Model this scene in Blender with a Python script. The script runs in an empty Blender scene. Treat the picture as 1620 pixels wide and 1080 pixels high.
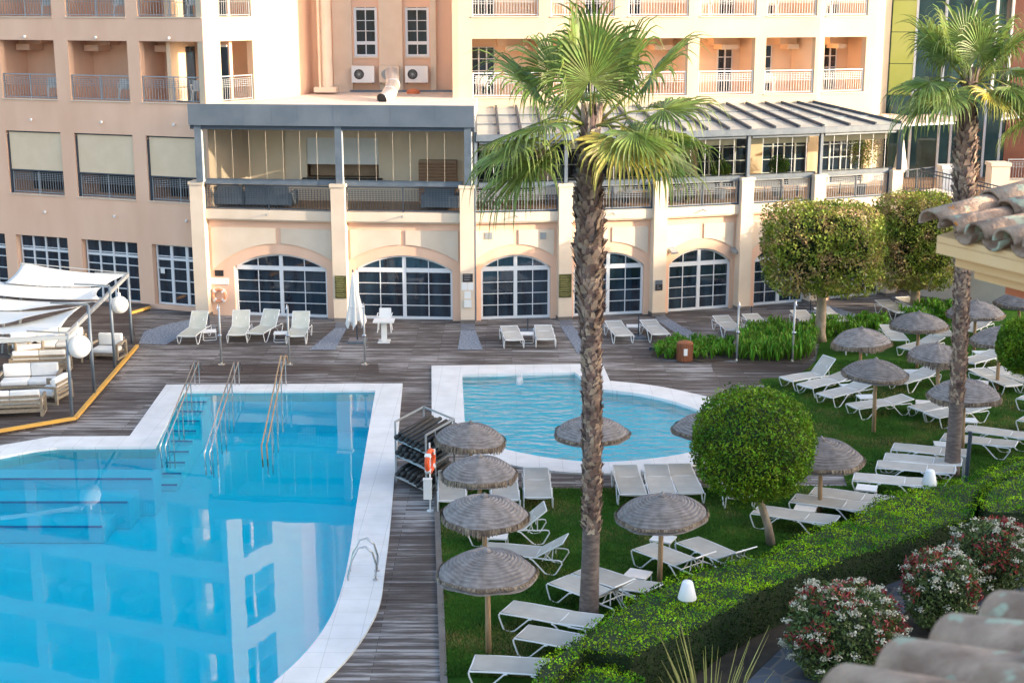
import bpy, math, random
import numpy as np
from mathutils import Vector, Matrix
from mathutils.geometry import tessellate_polygon
random.seed(7); RNG = np.random.default_rng(7)
SC = bpy.context.scene; COL = SC.collection
R = math.radians; PI = math.pi

# ---------------------------------------------------------------- camera, sky, sun, exposure
F = 2250.0; CH = 12.0; PITCH = R(13.25)
cam = bpy.data.cameras.new('camera'); cam.sensor_width = 36.0; cam.lens = F / 1620 * 36
cam.clip_start = 0.1; cam.clip_end = 3000
cam.dof.use_dof = True; cam.dof.focus_distance = 34; cam.dof.aperture_fstop = 4.5
co = bpy.data.objects.new('camera', cam); COL.objects.link(co)
co.location = (0, 0, CH); co.rotation_euler = (PI / 2 - PITCH, 0, 0)
SC.camera = co

SUN_EL = R(13.5); SUN_AZ = R(72)           # azimuth measured from -Y towards +X
SDIR = Vector((math.cos(SUN_EL) * math.sin(SUN_AZ), -math.cos(SUN_EL) * math.cos(SUN_AZ), math.sin(SUN_EL)))
w = bpy.data.worlds.new('World'); SC.world = w; w.use_nodes = True
nt = w.node_tree; bg = nt.nodes['Background']
sky = nt.nodes.new('ShaderNodeTexSky'); sky.sky_type = 'NISHITA'; sky.sun_disc = False
sky.sun_elevation = SUN_EL; sky.sun_rotation = math.atan2(SDIR.x, SDIR.y)
sky.air_density = 1.0; sky.dust_density = 2.5; sky.ozone_density = 0.8
nt.links.new(sky.outputs[0], bg.inputs[0]); bg.inputs[1].default_value = 0.15
sl = bpy.data.lights.new('sun', 'SUN'); sl.energy = 2.0; sl.angle = R(0.5); sl.color = (1.0, 0.83, 0.62)
so = bpy.data.objects.new('sun', sl); COL.objects.link(so)
so.rotation_euler = SDIR.to_track_quat('Z', 'Y').to_euler()
SC.view_settings.view_transform = 'Standard'; SC.view_settings.look = 'None'
SC.view_settings.gamma = 1.0; SC.view_settings.exposure = 2.1
SC.cycles.max_bounces = 8; SC.cycles.transparent_max_bounces = 24

# ---------------------------------------------------------------- measuring helpers (photo pixel -> world)
def ray(px, py):
    u = (px - 810) / F; v = (540 - py) / F; c, s = math.cos(PITCH), math.sin(PITCH)
    return (u, c + v * s, -s + v * c)
def G(px, py, z=0.0):
    r = ray(px, py); t = (z - CH) / r[2]; return (r[0] * t, r[1] * t)
def G3(px, py, z=0.0):
    a = G(px, py, z); return (a[0], a[1], z)
def V(px, py, Y):
    r = ray(px, py); t = Y / r[1]; return (r[0] * t, Y, CH + r[2] * t)

# ---------------------------------------------------------------- materials
def mat(name, c1, c2=None, scale=4.0, rough=0.6, bump=0.0, bscale=None, metal=0.0, stretch=(1, 1, 1), c3=None,
        island=0.0, trans=0.0, spec=0.5, lo=0.35, hi=0.65, detail=5, alpha=None, coat=0.0):
    m = bpy.data.materials.new(name); m.use_nodes = True; n = m.node_tree; L = n.links.new
    b = n.nodes['Principled BSDF']; out = n.nodes['Material Output']
    b.inputs['Roughness'].default_value = rough; b.inputs['Metallic'].default_value = metal
    b.inputs['Specular IOR Level'].default_value = spec
    if coat: b.inputs['Coat Weight'].default_value = coat
    b.inputs['Base Color'].default_value = (*c1, 1)
    tc = n.nodes.new('ShaderNodeTexCoord'); mp = n.nodes.new('ShaderNodeMapping'); mp.inputs['Scale'].default_value = stretch
    L(tc.outputs['Object'], mp.inputs[0]); last = None
    if c2 is not None:
        t = n.nodes.new('ShaderNodeTexNoise'); t.inputs['Scale'].default_value = scale; t.inputs['Detail'].default_value = detail
        L(mp.outputs[0], t.inputs[0]); cr = n.nodes.new('ShaderNodeValToRGB'); e = cr.color_ramp
        e.elements[0].position = lo; e.elements[0].color = (*c1, 1); e.elements[1].position = hi; e.elements[1].color = (*c2, 1)
        if c3 is not None:
            q = e.elements.new(min(0.98, hi + 0.12)); q.color = (*c3, 1)
        L(t.outputs[0], cr.inputs[0]); last = cr.outputs[0]
    if island:
        g = n.nodes.new('ShaderNodeNewGeometry'); hs = n.nodes.new('ShaderNodeHueSaturation')
        mr = n.nodes.new('ShaderNodeMapRange'); mr.inputs[3].default_value = 1 - island; mr.inputs[4].default_value = 1 + island
        L(g.outputs['Random Per Island'], mr.inputs[0]); L(mr.outputs[0], hs.inputs['Value'])
        mh = n.nodes.new('ShaderNodeMapRange'); mh.inputs[3].default_value = 0.5 - island * 0.05; mh.inputs[4].default_value = 0.5 + island * 0.05
        L(g.outputs['Random Per Island'], mh.inputs[0]); L(mh.outputs[0], hs.inputs['Hue'])
        if last: L(last, hs.inputs['Color'])
        else: hs.inputs['Color'].default_value = (*c1, 1)
        last = hs.outputs[0]
    if last: L(last, b.inputs['Base Color'])
    if bump:
        t2 = n.nodes.new('ShaderNodeTexNoise'); t2.inputs['Scale'].default_value = bscale or scale * 6; t2.inputs['Detail'].default_value = 6
        L(mp.outputs[0], t2.inputs[0]); bp = n.nodes.new('ShaderNodeBump'); bp.inputs['Strength'].default_value = bump
        bp.inputs['Distance'].default_value = 0.03
        L(t2.outputs[0], bp.inputs['Height']); L(bp.outputs[0], b.inputs['Normal'])
    if trans:
        tr = n.nodes.new('ShaderNodeBsdfTranslucent'); mx = n.nodes.new('ShaderNodeMixShader'); mx.inputs[0].default_value = trans
        if last: L(last, tr.inputs[0])
        else: tr.inputs[0].default_value = (*c1, 1)
        L(b.outputs[0], mx.inputs[1]); L(tr.outputs[0], mx.inputs[2]); L(mx.outputs[0], out.inputs[0])
    if alpha is not None: b.inputs['Alpha'].default_value = alpha
    return m

def clear_glass(name, tint, rough=0.02, ior=1.5, mult=1.0):
    m = bpy.data.materials.new(name); m.use_nodes = True; n = m.node_tree; L = n.links.new; n.nodes.remove(n.nodes['Principled BSDF'])
    out = n.nodes['Material Output']; f = n.nodes.new('ShaderNodeFresnel'); f.inputs[0].default_value = ior
    tr = n.nodes.new('ShaderNodeBsdfTransparent'); tr.inputs[0].default_value = (*tint, 1)
    gl = n.nodes.new('ShaderNodeBsdfGlossy'); gl.inputs['Roughness'].default_value = rough
    mt = n.nodes.new('ShaderNodeMath'); mt.operation = 'MULTIPLY'; mt.inputs[1].default_value = mult; mt.use_clamp = True
    mx = n.nodes.new('ShaderNodeMixShader'); L(f.outputs[0], mt.inputs[0]); L(mt.outputs[0], mx.inputs[0])
    L(tr.outputs[0], mx.inputs[1]); L(gl.outputs[0], mx.inputs[2]); L(mx.outputs[0], out.inputs[0])
    return m, n, f, gl

def water_mat(name, tint, scale, strength, mult=1.6, sc=(1, 1, 1), dist=0.05):
    m, n, f, gl = clear_glass(name, tint, 0.015, 1.38, mult); L = n.links.new
    tc = n.nodes.new('ShaderNodeTexCoord'); mp = n.nodes.new('ShaderNodeMapping'); mp.inputs['Scale'].default_value = sc
    t = n.nodes.new('ShaderNodeTexNoise'); t.inputs['Scale'].default_value = scale; t.inputs['Detail'].default_value = 3
    L(tc.outputs['Object'], mp.inputs[0]); L(mp.outputs[0], t.inputs[0])
    bp = n.nodes.new('ShaderNodeBump'); bp.inputs['Strength'].default_value = strength; bp.inputs['Distance'].default_value = dist
    L(t.outputs[0], bp.inputs['Height']); L(bp.outputs[0], f.inputs['Normal']); L(bp.outputs[0], gl.inputs['Normal'])
    return m

def wood_deck(name, ca, cb, cc):
    m = bpy.data.materials.new(name); m.use_nodes = True; n = m.node_tree; L = n.links.new; b = n.nodes['Principled BSDF']
    b.inputs['Roughness'].default_value = 0.75; b.inputs['Specular IOR Level'].default_value = 0.25
    tc = n.nodes.new('ShaderNodeTexCoord')
    br = n.nodes.new('ShaderNodeTexBrick'); br.inputs['Scale'].default_value = 1.0; br.inputs['Brick Width'].default_value = 2.6
    br.inputs['Row Height'].default_value = 0.145; br.inputs['Mortar Size'].default_value = 0.006; br.offset = 0.37
    br.inputs['Color1'].default_value = (0, 0, 0, 1); br.inputs['Color2'].default_value = (1, 1, 1, 1); br.inputs['Mortar'].default_value = (0.5, 0.5, 0.5, 1)
    L(tc.outputs['Object'], br.inputs[0])
    mp = n.nodes.new('ShaderNodeMapping'); mp.inputs['Scale'].default_value = (0.55, 6.5, 1); L(tc.outputs['Object'], mp.inputs[0])
    t = n.nodes.new('ShaderNodeTexNoise'); t.inputs['Scale'].default_value = 1.0; t.inputs['Detail'].default_value = 6; t.inputs['Roughness'].default_value = 0.7
    L(mp.outputs[0], t.inputs[0])
    t2 = n.nodes.new('ShaderNodeTexNoise'); t2.inputs['Scale'].default_value = 0.28; t2.inputs['Detail'].default_value = 3; L(tc.outputs['Object'], t2.inputs[0])
    a = n.nodes.new('ShaderNodeMath'); a.operation = 'MULTIPLY_ADD'; a.inputs[1].default_value = 0.16; L(br.outputs['Color'], a.inputs[0]); L(t.outputs[0], a.inputs[2])
    a2 = n.nodes.new('ShaderNodeMath'); a2.operation = 'MULTIPLY_ADD'; a2.inputs[1].default_value = 0.5; L(t2.outputs[0], a2.inputs[0]); L(a.outputs[0], a2.inputs[2])
    cr = n.nodes.new('ShaderNodeValToRGB'); e = cr.color_ramp; e.elements[0].position = 0.66; e.elements[0].color = (*ca, 1)
    e.elements[1].position = 1.05 if False else 0.98; e.elements[1].color = (*cc, 1); q = e.elements.new(0.84); q.color = (*cb, 1)
    L(a2.outputs[0], cr.inputs[0])
    mx = n.nodes.new('ShaderNodeMixRGB'); mx.blend_type = 'MULTIPLY'; L(br.outputs['Fac'], mx.inputs[0]); L(cr.outputs[0], mx.inputs[1]); mx.inputs[2].default_value = (0.25, 0.23, 0.22, 1)
    L(mx.outputs[0], b.inputs['Base Color'])
    bp = n.nodes.new('ShaderNodeBump'); bp.inputs['Strength'].default_value = 0.5; bp.inputs['Distance'].default_value = 0.01; bp.invert = True
    L(br.outputs['Fac'], bp.inputs['Height']); L(bp.outputs[0], b.inputs['Normal'])
    return m

def voronoi_stone(name, c1, c2, joint, scale=1.6):
    m = bpy.data.materials.new(name); m.use_nodes = True; n = m.node_tree; L = n.links.new; b = n.nodes['Principled BSDF']
    b.inputs['Roughness'].default_value = 0.45
    tc = n.nodes.new('ShaderNodeTexCoord'); v = n.nodes.new('ShaderNodeTexVoronoi'); v.feature = 'DISTANCE_TO_EDGE'; v.inputs['Scale'].default_value = scale
    v2 = n.nodes.new('ShaderNodeTexVoronoi'); v2.inputs['Scale'].default_value = scale
    L(tc.outputs['Object'], v.inputs[0]); L(tc.outputs['Object'], v2.inputs[0])
    cr = n.nodes.new('ShaderNodeValToRGB'); cr.color_ramp.elements[0].position = 0.02; cr.color_ramp.elements[1].position = 0.05
    mx = n.nodes.new('ShaderNodeMixRGB'); mx.inputs[1].default_value = (*c1, 1); mx.inputs[2].default_value = (*c2, 1)
    sp = n.nodes.new('ShaderNodeSeparateColor'); L(v2.outputs['Color'], sp.inputs[0]); L(sp.outputs[0], mx.inputs[0])
    m2 = n.nodes.new('ShaderNodeMixRGB'); m2.inputs[1].default_value = (*joint, 1); L(v.outputs[0], cr.inputs[0]); L(cr.outputs[0], m2.inputs[0]); L(mx.outputs[0], m2.inputs[2])
    L(m2.outputs[0], b.inputs['Base Color']); return m

MT = dict(
    peach=mat('peach_stucco', (0.76, 0.475, 0.335), (0.84, 0.55, 0.40), 1.1, 0.85, 0.15, 30, stretch=(1, 1, 0.3), lo=0.3, hi=0.7),
    orange=mat('orange_stucco', (0.86, 0.60, 0.40), (0.89, 0.64, 0.45), 0.7, 0.85, 0.1, 30),
    cream=mat('cream_stucco', (0.67, 0.54, 0.42), (0.73, 0.60, 0.48), 1.2, 0.8, 0.12, 30),
    pale=mat('pale_stucco', (0.56, 0.44, 0.32), (0.61, 0.49, 0.36), 0.7, 0.85, 0.1, 30),
    white=mat('white_paint', (0.80, 0.80, 0.80), (0.74, 0.75, 0.76), 3, 0.45),
    wframe=mat('white_window_frame', (0.72, 0.74, 0.78), rough=0.4),
    steel=mat('slate_grey_steel', (0.10, 0.13, 0.17), (0.14, 0.17, 0.21), 3, 0.45),
    dsteel=mat('dark_blue_steel', (0.035, 0.05, 0.075), rough=0.45),
    grail=mat('grey_rail_paint', (0.30, 0.33, 0.37), rough=0.4),
    fascia=mat('zinc_fascia', (0.12, 0.15, 0.19), (0.18, 0.21, 0.255), 0.6, 0.42, 0.15, 1.5, 0.35),
    dglass=mat('dark_window_glass', (0.010, 0.016, 0.028), (0.022, 0.045, 0.07), 1.2, 0.03, 0.0, spec=0.9, stretch=(3, 3, 0.4)),  # blue-teal tint puts the pool's reflection into the glass colour
    gglass=mat('green_tower_glass', (0.02, 0.05, 0.05), (0.05, 0.12, 0.12), 0.5, 0.04, spec=1.0),
    ygreen=mat('yellow_green_panel', (0.58, 0.60, 0.12), (0.66, 0.66, 0.18), 0.6, 0.25, coat=0.6),
    blind=mat('beige_roller_blind', (0.72, 0.57, 0.40), (0.76, 0.61, 0.44), 2, 0.8),
    bwall=mat('beige_panel', (0.78, 0.64, 0.48), (0.82, 0.68, 0.53), 1, 0.7),
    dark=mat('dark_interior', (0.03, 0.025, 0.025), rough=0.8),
    brownin=mat('brown_interior', (0.42, 0.28, 0.18), (0.34, 0.22, 0.14), 1.5, 0.7),
    wood=mat('brown_slat_wood', (0.22, 0.10, 0.05), (0.34, 0.18, 0.09), 2, 0.5, stretch=(1, 1, 12)),
    binwood=mat('bin_wood', (0.22, 0.07, 0.03), (0.30, 0.11, 0.05), 4, 0.55, stretch=(8, 8, 1)),
    pole=mat('timber_pole', (0.30, 0.19, 0.10), (0.42, 0.29, 0.18), 3, 0.7, 0.3, 20, stretch=(6, 6, 1)),
    chrome=mat('stainless_steel', (0.55, 0.55, 0.55), rough=0.25, metal=0.9),
    gmetal=mat('grey_tube_metal', (0.36, 0.38, 0.40), rough=0.4, metal=0.4),
    duct=mat('shiny_duct_metal', (0.85, 0.85, 0.85), (0.75, 0.75, 0.77), 4, 0.4, metal=0.9),
    black=mat('black_rubber', (0.012, 0.013, 0.014), (0.03, 0.03, 0.032), 8, 0.5),
    sling=mat('grey_beige_sling_fabric', (0.44, 0.42, 0.385), (0.50, 0.48, 0.44), 3, 0.75, 0.15, 120),
    slingc=mat('cream_sling_fabric', (0.50, 0.49, 0.41), (0.56, 0.545, 0.47), 3, 0.75, 0.15, 120),
    lframe=mat('white_lounger_frame', (0.74, 0.75, 0.76), rough=0.4),
    plastic=mat('white_plastic', (0.78, 0.78, 0.78), rough=0.35),
    cushion=mat('white_cushion', (0.78, 0.77, 0.76), (0.70, 0.70, 0.72), 3, 0.85, 0.3, 5),
    teak=mat('grey_teak', (0.20, 0.16, 0.12), (0.30, 0.25, 0.19), 3, 0.65, stretch=(8, 1, 8)),
    sail=mat('white_sail_cloth', (0.82, 0.82, 0.80), (0.86, 0.86, 0.84), 1, 0.7, trans=0.25),
    parasol=mat('white_parasol_cloth', (0.76, 0.74, 0.72), (0.80, 0.78, 0.76), 3, 0.8, 0.4, 4, stretch=(8, 8, 0.7)),
    coping=mat('white_coping_tile', (0.66, 0.66, 0.66), (0.76, 0.76, 0.76), 1.3, 0.5, 0.15, 14, c3=(0.70, 0.70, 0.69)),
    tile=mat('pool_blue_tile', (0.002, 0.80, 0.93), (0.004, 0.85, 0.96), 1.5, 0.4),
    tilel=mat('light_pool_tile', (0.12, 0.88, 0.96), (0.16, 0.92, 0.98), 1.5, 0.4),
    nosing=mat('dark_blue_nosing', (0.0, 0.22, 0.42), rough=0.4),
    gravel=mat('blue_grey_gravel', (0.10, 0.12, 0.16), (0.32, 0.35, 0.40), 14, 0.9, 0.8, 30, detail=8),
    slate=mat('grey_slate_threshold', (0.12, 0.13, 0.16), (0.17, 0.18, 0.21), 3, 0.6),
    yellow=mat('yellow_strip', (0.72, 0.38, 0.06), (0.58, 0.34, 0.09), 2.5, 0.55),
    kerb=mat('grey_brown_kerb', (0.14, 0.12, 0.11), (0.19, 0.17, 0.16), 2, 0.8),
    soil=mat('dark_soil', (0.035, 0.025, 0.018), (0.06, 0.045, 0.03), 3, 0.95, 0.5),
    red=mat('orange_red_foam', (0.80, 0.10, 0.02), rough=0.45),
    pinkbuoy=mat('faded_orange_buoy', (0.72, 0.32, 0.18), rough=0.5),
    sign=mat('dark_olive_sign', (0.05, 0.05, 0.02), (0.16, 0.15, 0.05), 2.2, 0.25, stretch=(1, 1, 3)),
    letter=mat('dull_gold_lettering', (0.30, 0.27, 0.10), rough=0.5),
    dsign=mat('dark_sign', (0.03, 0.03, 0.035), rough=0.3),
    terracotta=mat('terracotta_paint', (0.55, 0.16, 0.07), (0.60, 0.19, 0.09), 1, 0.8),
    redwall=mat('red_brown_wall', (0.38, 0.16, 0.11), (0.42, 0.19, 0.13), 1, 0.85),
    moulding=mat('apricot_moulding', (0.84, 0.52, 0.25), (0.88, 0.58, 0.30), 1.5, 0.8, 0.1, 20),
    skin=mat('skin', (0.55, 0.33, 0.24), rough=0.6), hair=mat('dark_hair', (0.03, 0.02, 0.015), rough=0.6),
    shirt=mat('white_shirt', (0.75, 0.76, 0.78), rough=0.8), dshirt=mat('dark_shirt', (0.03, 0.035, 0.05), rough=0.8),
    trousers=mat('dark_trousers', (0.04, 0.04, 0.05), rough=0.8),
    cloth=mat('white_tablecloth', (0.75, 0.75, 0.74), rough=0.8),
    lampw=mat('white_lamp_plastic', (0.80, 0.81, 0.84), rough=0.5),
    lantern=mat('white_paper_lantern', (0.82, 0.81, 0.79), (0.76, 0.75, 0.73), 6, 0.8, 0.2, 20, trans=0.3),
    # vegetation
    hedgel=mat('hedge_shaded_side_leaf', (0.007, 0.022, 0.004), (0.022, 0.05, 0.006), 2.5, 0.6, island=0.6, spec=0.12),  # darker copy for the hedge sides: their shade is put into the colour
    hedget=mat('hedge_top_leaf', (0.06, 0.20, 0.008), (0.36, 0.56, 0.012), 1.6, 0.5, island=0.6, trans=0.25, spec=0.15),
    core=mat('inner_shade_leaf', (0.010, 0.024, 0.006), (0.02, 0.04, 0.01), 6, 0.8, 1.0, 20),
    ficus=mat('ficus_leaf', (0.10, 0.165, 0.018), (0.26, 0.30, 0.045), 1.3, 0.45, island=0.5, trans=0.25, spec=0.25, c3=(0.36, 0.24, 0.12), lo=0.36, hi=0.5),
    ball=mat('ball_tree_leaf', (0.06, 0.14, 0.010), (0.21, 0.33, 0.018), 2.0, 0.45, island=0.65, trans=0.2, spec=0.2),
    photinia=mat('photinia_leaf', (0.07, 0.11, 0.03), (0.14, 0.19, 0.05), 3, 0.5, island=0.5, trans=0.15),
    redleaf=mat('red_new_leaf', (0.24, 0.022, 0.028), (0.34, 0.04, 0.04), 3, 0.4, island=0.4, trans=0.2),
    flower=mat('cream_flower', (0.50, 0.49, 0.37), (0.58, 0.53, 0.43), 4, 0.8, island=0.15),
    agap=mat('strap_leaf', (0.07, 0.19, 0.012), (0.14, 0.30, 0.025), 2, 0.5, island=0.5, trans=0.2, spec=0.2),
    spear=mat('pale_spear_leaf', (0.25, 0.26, 0.07), (0.35, 0.34, 0.12), 3, 0.5, island=0.3),
    frond=mat('palm_frond', (0.12, 0.19, 0.035), (0.28, 0.34, 0.085), 1.0, 0.45, island=0.45, trans=0.35, spec=0.5),
    frondy=mat('yellowing_frond', (0.48, 0.38, 0.06), (0.34, 0.34, 0.08), 1.5, 0.45, island=0.4, trans=0.35),
    petiole=mat('green_petiole', (0.16, 0.20, 0.04), (0.22, 0.22, 0.06), 2, 0.5),
    bark=mat('palm_bark', (0.10, 0.075, 0.068), (0.19, 0.15, 0.135), 5, 0.85, 0.6, 18, stretch=(1, 1, 3)),
    boot=mat('palm_leaf_base', (0.23, 0.15, 0.12), (0.43, 0.31, 0.25), 3, 0.8, island=0.55),
    trunk=mat('pale_trunk', (0.22, 0.17, 0.12), (0.33, 0.27, 0.21), 3, 0.8, 0.4, 12, stretch=(2, 2, 1)),
    thatch=mat('woven_thatch', (0.17, 0.15, 0.145), (0.26, 0.235, 0.23), 7, 0.9, 0.5, 60),
    fringe=mat('thatch_fringe', (0.16, 0.115, 0.085), (0.27, 0.21, 0.16), 8, 0.9, island=0.5),
    lawn=mat('lawn_grass', (0.018, 0.062, 0.008), (0.045, 0.125, 0.012), 0.9, 0.9, 1.0, 60, c3=(0.10, 0.11, 0.035), lo=0.3, hi=0.62, spec=0.1),
    blade=mat('grass_blade', (0.022, 0.08, 0.008), (0.055, 0.14, 0.014), 0.55, 0.7, c3=(0.20, 0.18, 0.06), lo=0.28, hi=0.5, island=0.4, trans=0.2, spec=0.2),
    rooftile=mat('weathered_clay_tile', (0.24, 0.15, 0.105), (0.46, 0.32, 0.235), 9, 0.9, 0.5, 40),
    lichen=mat('pale_lichen', (0.42, 0.46, 0.36), (0.52, 0.55, 0.44), 20, 0.95, 0.4),
    olichen=mat('orange_lichen', (0.70, 0.25, 0.02), rough=0.9),
    roofgrey=mat('roof_membrane', (0.60, 0.52, 0.45), (0.68, 0.60, 0.53), 1, 0.8),
    awn=mat('beige_awning', (0.62, 0.50, 0.40), (0.72, 0.60, 0.50), 2, 0.8, 0.6, 3),
)
def lichen_tile(m):
    n = m.node_tree; L = n.links.new; b = n.nodes['Principled BSDF']; src = b.inputs['Base Color'].links[0].from_socket; tc = n.nodes.new('ShaderNodeTexCoord')
    for sc, lo, hi, col in ((9.0, 0.60, 0.625, (0.40, 0.41, 0.30)), (9.5, 0.70, 0.715, (0.62, 0.20, 0.02))):
        t = n.nodes.new('ShaderNodeTexNoise'); t.inputs['Scale'].default_value = sc; t.inputs['Detail'].default_value = 2.5; mp = n.nodes.new('ShaderNodeMapping'); mp.inputs['Location'].default_value = (sc, 3.3, 1.7)
        L(tc.outputs['Object'], mp.inputs[0]); L(mp.outputs[0], t.inputs[0]); cr = n.nodes.new('ShaderNodeValToRGB'); cr.color_ramp.elements[0].position = lo; cr.color_ramp.elements[1].position = hi; L(t.outputs[0], cr.inputs[0])
        mx = n.nodes.new('ShaderNodeMixRGB'); L(cr.outputs[0], mx.inputs[0]); L(src, mx.inputs[1]); mx.inputs[2].default_value = (*col, 1); src = mx.outputs[0]
    L(src, b.inputs['Base Color'])
lichen_tile(MT['rooftile'])
def ring_weave(m):
    n = m.node_tree; L = n.links.new; b = n.nodes['Principled BSDF']; src = b.inputs['Base Color'].links[0].from_socket; tc = n.nodes.new('ShaderNodeTexCoord')
    mp = n.nodes.new('ShaderNodeMapping'); mp.inputs['Scale'].default_value = (1, 1, 0); ns = n.nodes.new('ShaderNodeTexNoise'); ns.inputs['Scale'].default_value = 2.2; L(tc.outputs['Object'], ns.inputs[0]); L(tc.outputs['Object'], mp.inputs[0])
    ln = n.nodes.new('ShaderNodeVectorMath'); ln.operation = 'LENGTH'; L(mp.outputs[0], ln.inputs[0]); ad = n.nodes.new('ShaderNodeMath'); ad.operation = 'MULTIPLY_ADD'; ad.inputs[1].default_value = 0.06; L(ns.outputs[0], ad.inputs[0]); L(ln.outputs['Value'], ad.inputs[2])
    mu = n.nodes.new('ShaderNodeMath'); mu.operation = 'MULTIPLY'; mu.inputs[1].default_value = 95; L(ad.outputs[0], mu.inputs[0]); si = n.nodes.new('ShaderNodeMath'); si.operation = 'SINE'; L(mu.outputs[0], si.inputs[0])
    cr = n.nodes.new('ShaderNodeMapRange'); cr.inputs[1].default_value = -1; cr.inputs[2].default_value = 1; cr.inputs[3].default_value = 0.80; cr.inputs[4].default_value = 1.06; L(si.outputs[0], cr.inputs[0])
    hs = n.nodes.new('ShaderNodeHueSaturation'); L(src, hs.inputs['Color']); L(cr.outputs[0], hs.inputs['Value']); L(hs.outputs[0], b.inputs['Base Color'])
    bp = n.nodes.new('ShaderNodeBump'); bp.inputs['Strength'].default_value = 0.45; bp.inputs['Distance'].default_value = 0.012; L(si.outputs[0], bp.inputs['Height']); L(bp.outputs[0], b.inputs['Normal'])
ring_weave(MT['thatch'])
def object_variation(m, lo, hi):
    n = m.node_tree; L = n.links.new; b = n.nodes['Principled BSDF']; src = b.inputs['Base Color'].links[0].from_socket; oi = n.nodes.new('ShaderNodeObjectInfo')
    mr = n.nodes.new('ShaderNodeMapRange'); mr.inputs[3].default_value = lo; mr.inputs[4].default_value = hi; L(oi.outputs['Random'], mr.inputs[0]); hs = n.nodes.new('ShaderNodeHueSaturation'); L(src, hs.inputs['Color']); L(mr.outputs[0], hs.inputs['Value']); L(hs.outputs[0], b.inputs['Base Color'])
for k_ in ('sling', 'slingc'): object_variation(MT[k_], 0.86, 1.08)
object_variation(MT['thatch'], 0.85, 1.18); object_variation(MT['cushion'], 0.9, 1.03)
def slab_joints(m):
    n = m.node_tree; L = n.links.new; b = n.nodes['Principled BSDF']; src = b.inputs['Base Color'].links[0].from_socket; tc = n.nodes.new('ShaderNodeTexCoord'); br = n.nodes.new('ShaderNodeTexBrick'); br.offset = 0.0
    br.inputs['Scale'].default_value = 1; br.inputs['Brick Width'].default_value = 0.62; br.inputs['Row Height'].default_value = 0.62; br.inputs['Mortar Size'].default_value = 0.006; L(tc.outputs['Object'], br.inputs[0])
    t = n.nodes.new('ShaderNodeTexNoise'); t.inputs['Scale'].default_value = 0.9; t.inputs['Detail'].default_value = 8; t.inputs['Roughness'].default_value = 0.7; L(tc.outputs['Object'], t.inputs[0]); cr = n.nodes.new('ShaderNodeValToRGB'); cr.color_ramp.elements[0].position = 0.55; cr.color_ramp.elements[1].position = 0.75; L(t.outputs[0], cr.inputs[0])
    m0 = n.nodes.new('ShaderNodeMixRGB'); m0.blend_type = 'MULTIPLY'; L(cr.outputs[0], m0.inputs[0]); L(src, m0.inputs[1]); m0.inputs[2].default_value = (0.86, 0.85, 0.82, 1)
    mx = n.nodes.new('ShaderNodeMixRGB'); mx.blend_type = 'MULTIPLY'; L(br.outputs['Fac'], mx.inputs[0]); L(m0.outputs[0], mx.inputs[1]); mx.inputs[2].default_value = (0.72, 0.72, 0.72, 1); L(mx.outputs[0], b.inputs['Base Color'])
slab_joints(MT['coping'])
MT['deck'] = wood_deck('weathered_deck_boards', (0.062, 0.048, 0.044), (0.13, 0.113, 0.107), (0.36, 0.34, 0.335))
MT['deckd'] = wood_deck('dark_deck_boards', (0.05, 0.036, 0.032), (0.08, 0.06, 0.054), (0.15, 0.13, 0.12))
MT['flag'] = voronoi_stone('slate_flagstones', (0.05, 0.06, 0.08), (0.10, 0.11, 0.14), (0.17, 0.14, 0.12), 1.7)
MT['cglass'], _, _, _ = clear_glass('clear_pane', (0.95, 0.96, 0.95), 0.01, 1.45, 0.5)
MT['tglass'], _, _, _ = clear_glass('tinted_pane', (0.66, 0.72, 0.70), 0.01, 1.5, 0.9)
MT['milk'] = mat('milky_canopy_glass', (0.50, 0.52, 0.50), (0.40, 0.42, 0.41), 0.8, 0.3, trans=0.12)
MT['water'] = water_mat('still_water', (0.15, 0.94, 0.985), 0.9, 0.03, 0.85)
MT['ripple'] = water_mat('rippled_water', (0.30, 0.98, 0.995), 2.0, 1.0, 1.15, (0.75, 1.4, 1), 0.16)

# ---------------------------------------------------------------- object helpers
def tag(o, label=None, cat=None, group=None, kind=None):
    if label: o['label'] = label
    if cat: o['category'] = cat
    if group: o['group'] = group
    if kind: o['kind'] = kind
    return o
def empty(name, loc, label=None, cat=None, group=None, rz=0.0):
    o = bpy.data.objects.new(name, None); COL.objects.link(o); o.location = loc; o.rotation_euler = (0, 0, rz)
    o.empty_display_size = 0.2; return tag(o, label, cat, group)
def wloc(o):
    v = Vector((0, 0, 0))
    while o is not None: v = v + o.location; o = o.parent
    return v
def mkobj(name, me, m, parent=None, smooth=False):
    o = bpy.data.objects.new(name, me); COL.objects.link(o)
    if m is not None: me.materials.append(m)
    if smooth: me.polygons.foreach_set('use_smooth', [True] * len(me.polygons))
    if parent is not None: o.parent = parent
    return o
def copy_tree(o, parent=None):
    c = o.copy(); COL.objects.link(c); c.parent = parent
    for ch in list(o.children): copy_tree(ch, c)
    return c

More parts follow.
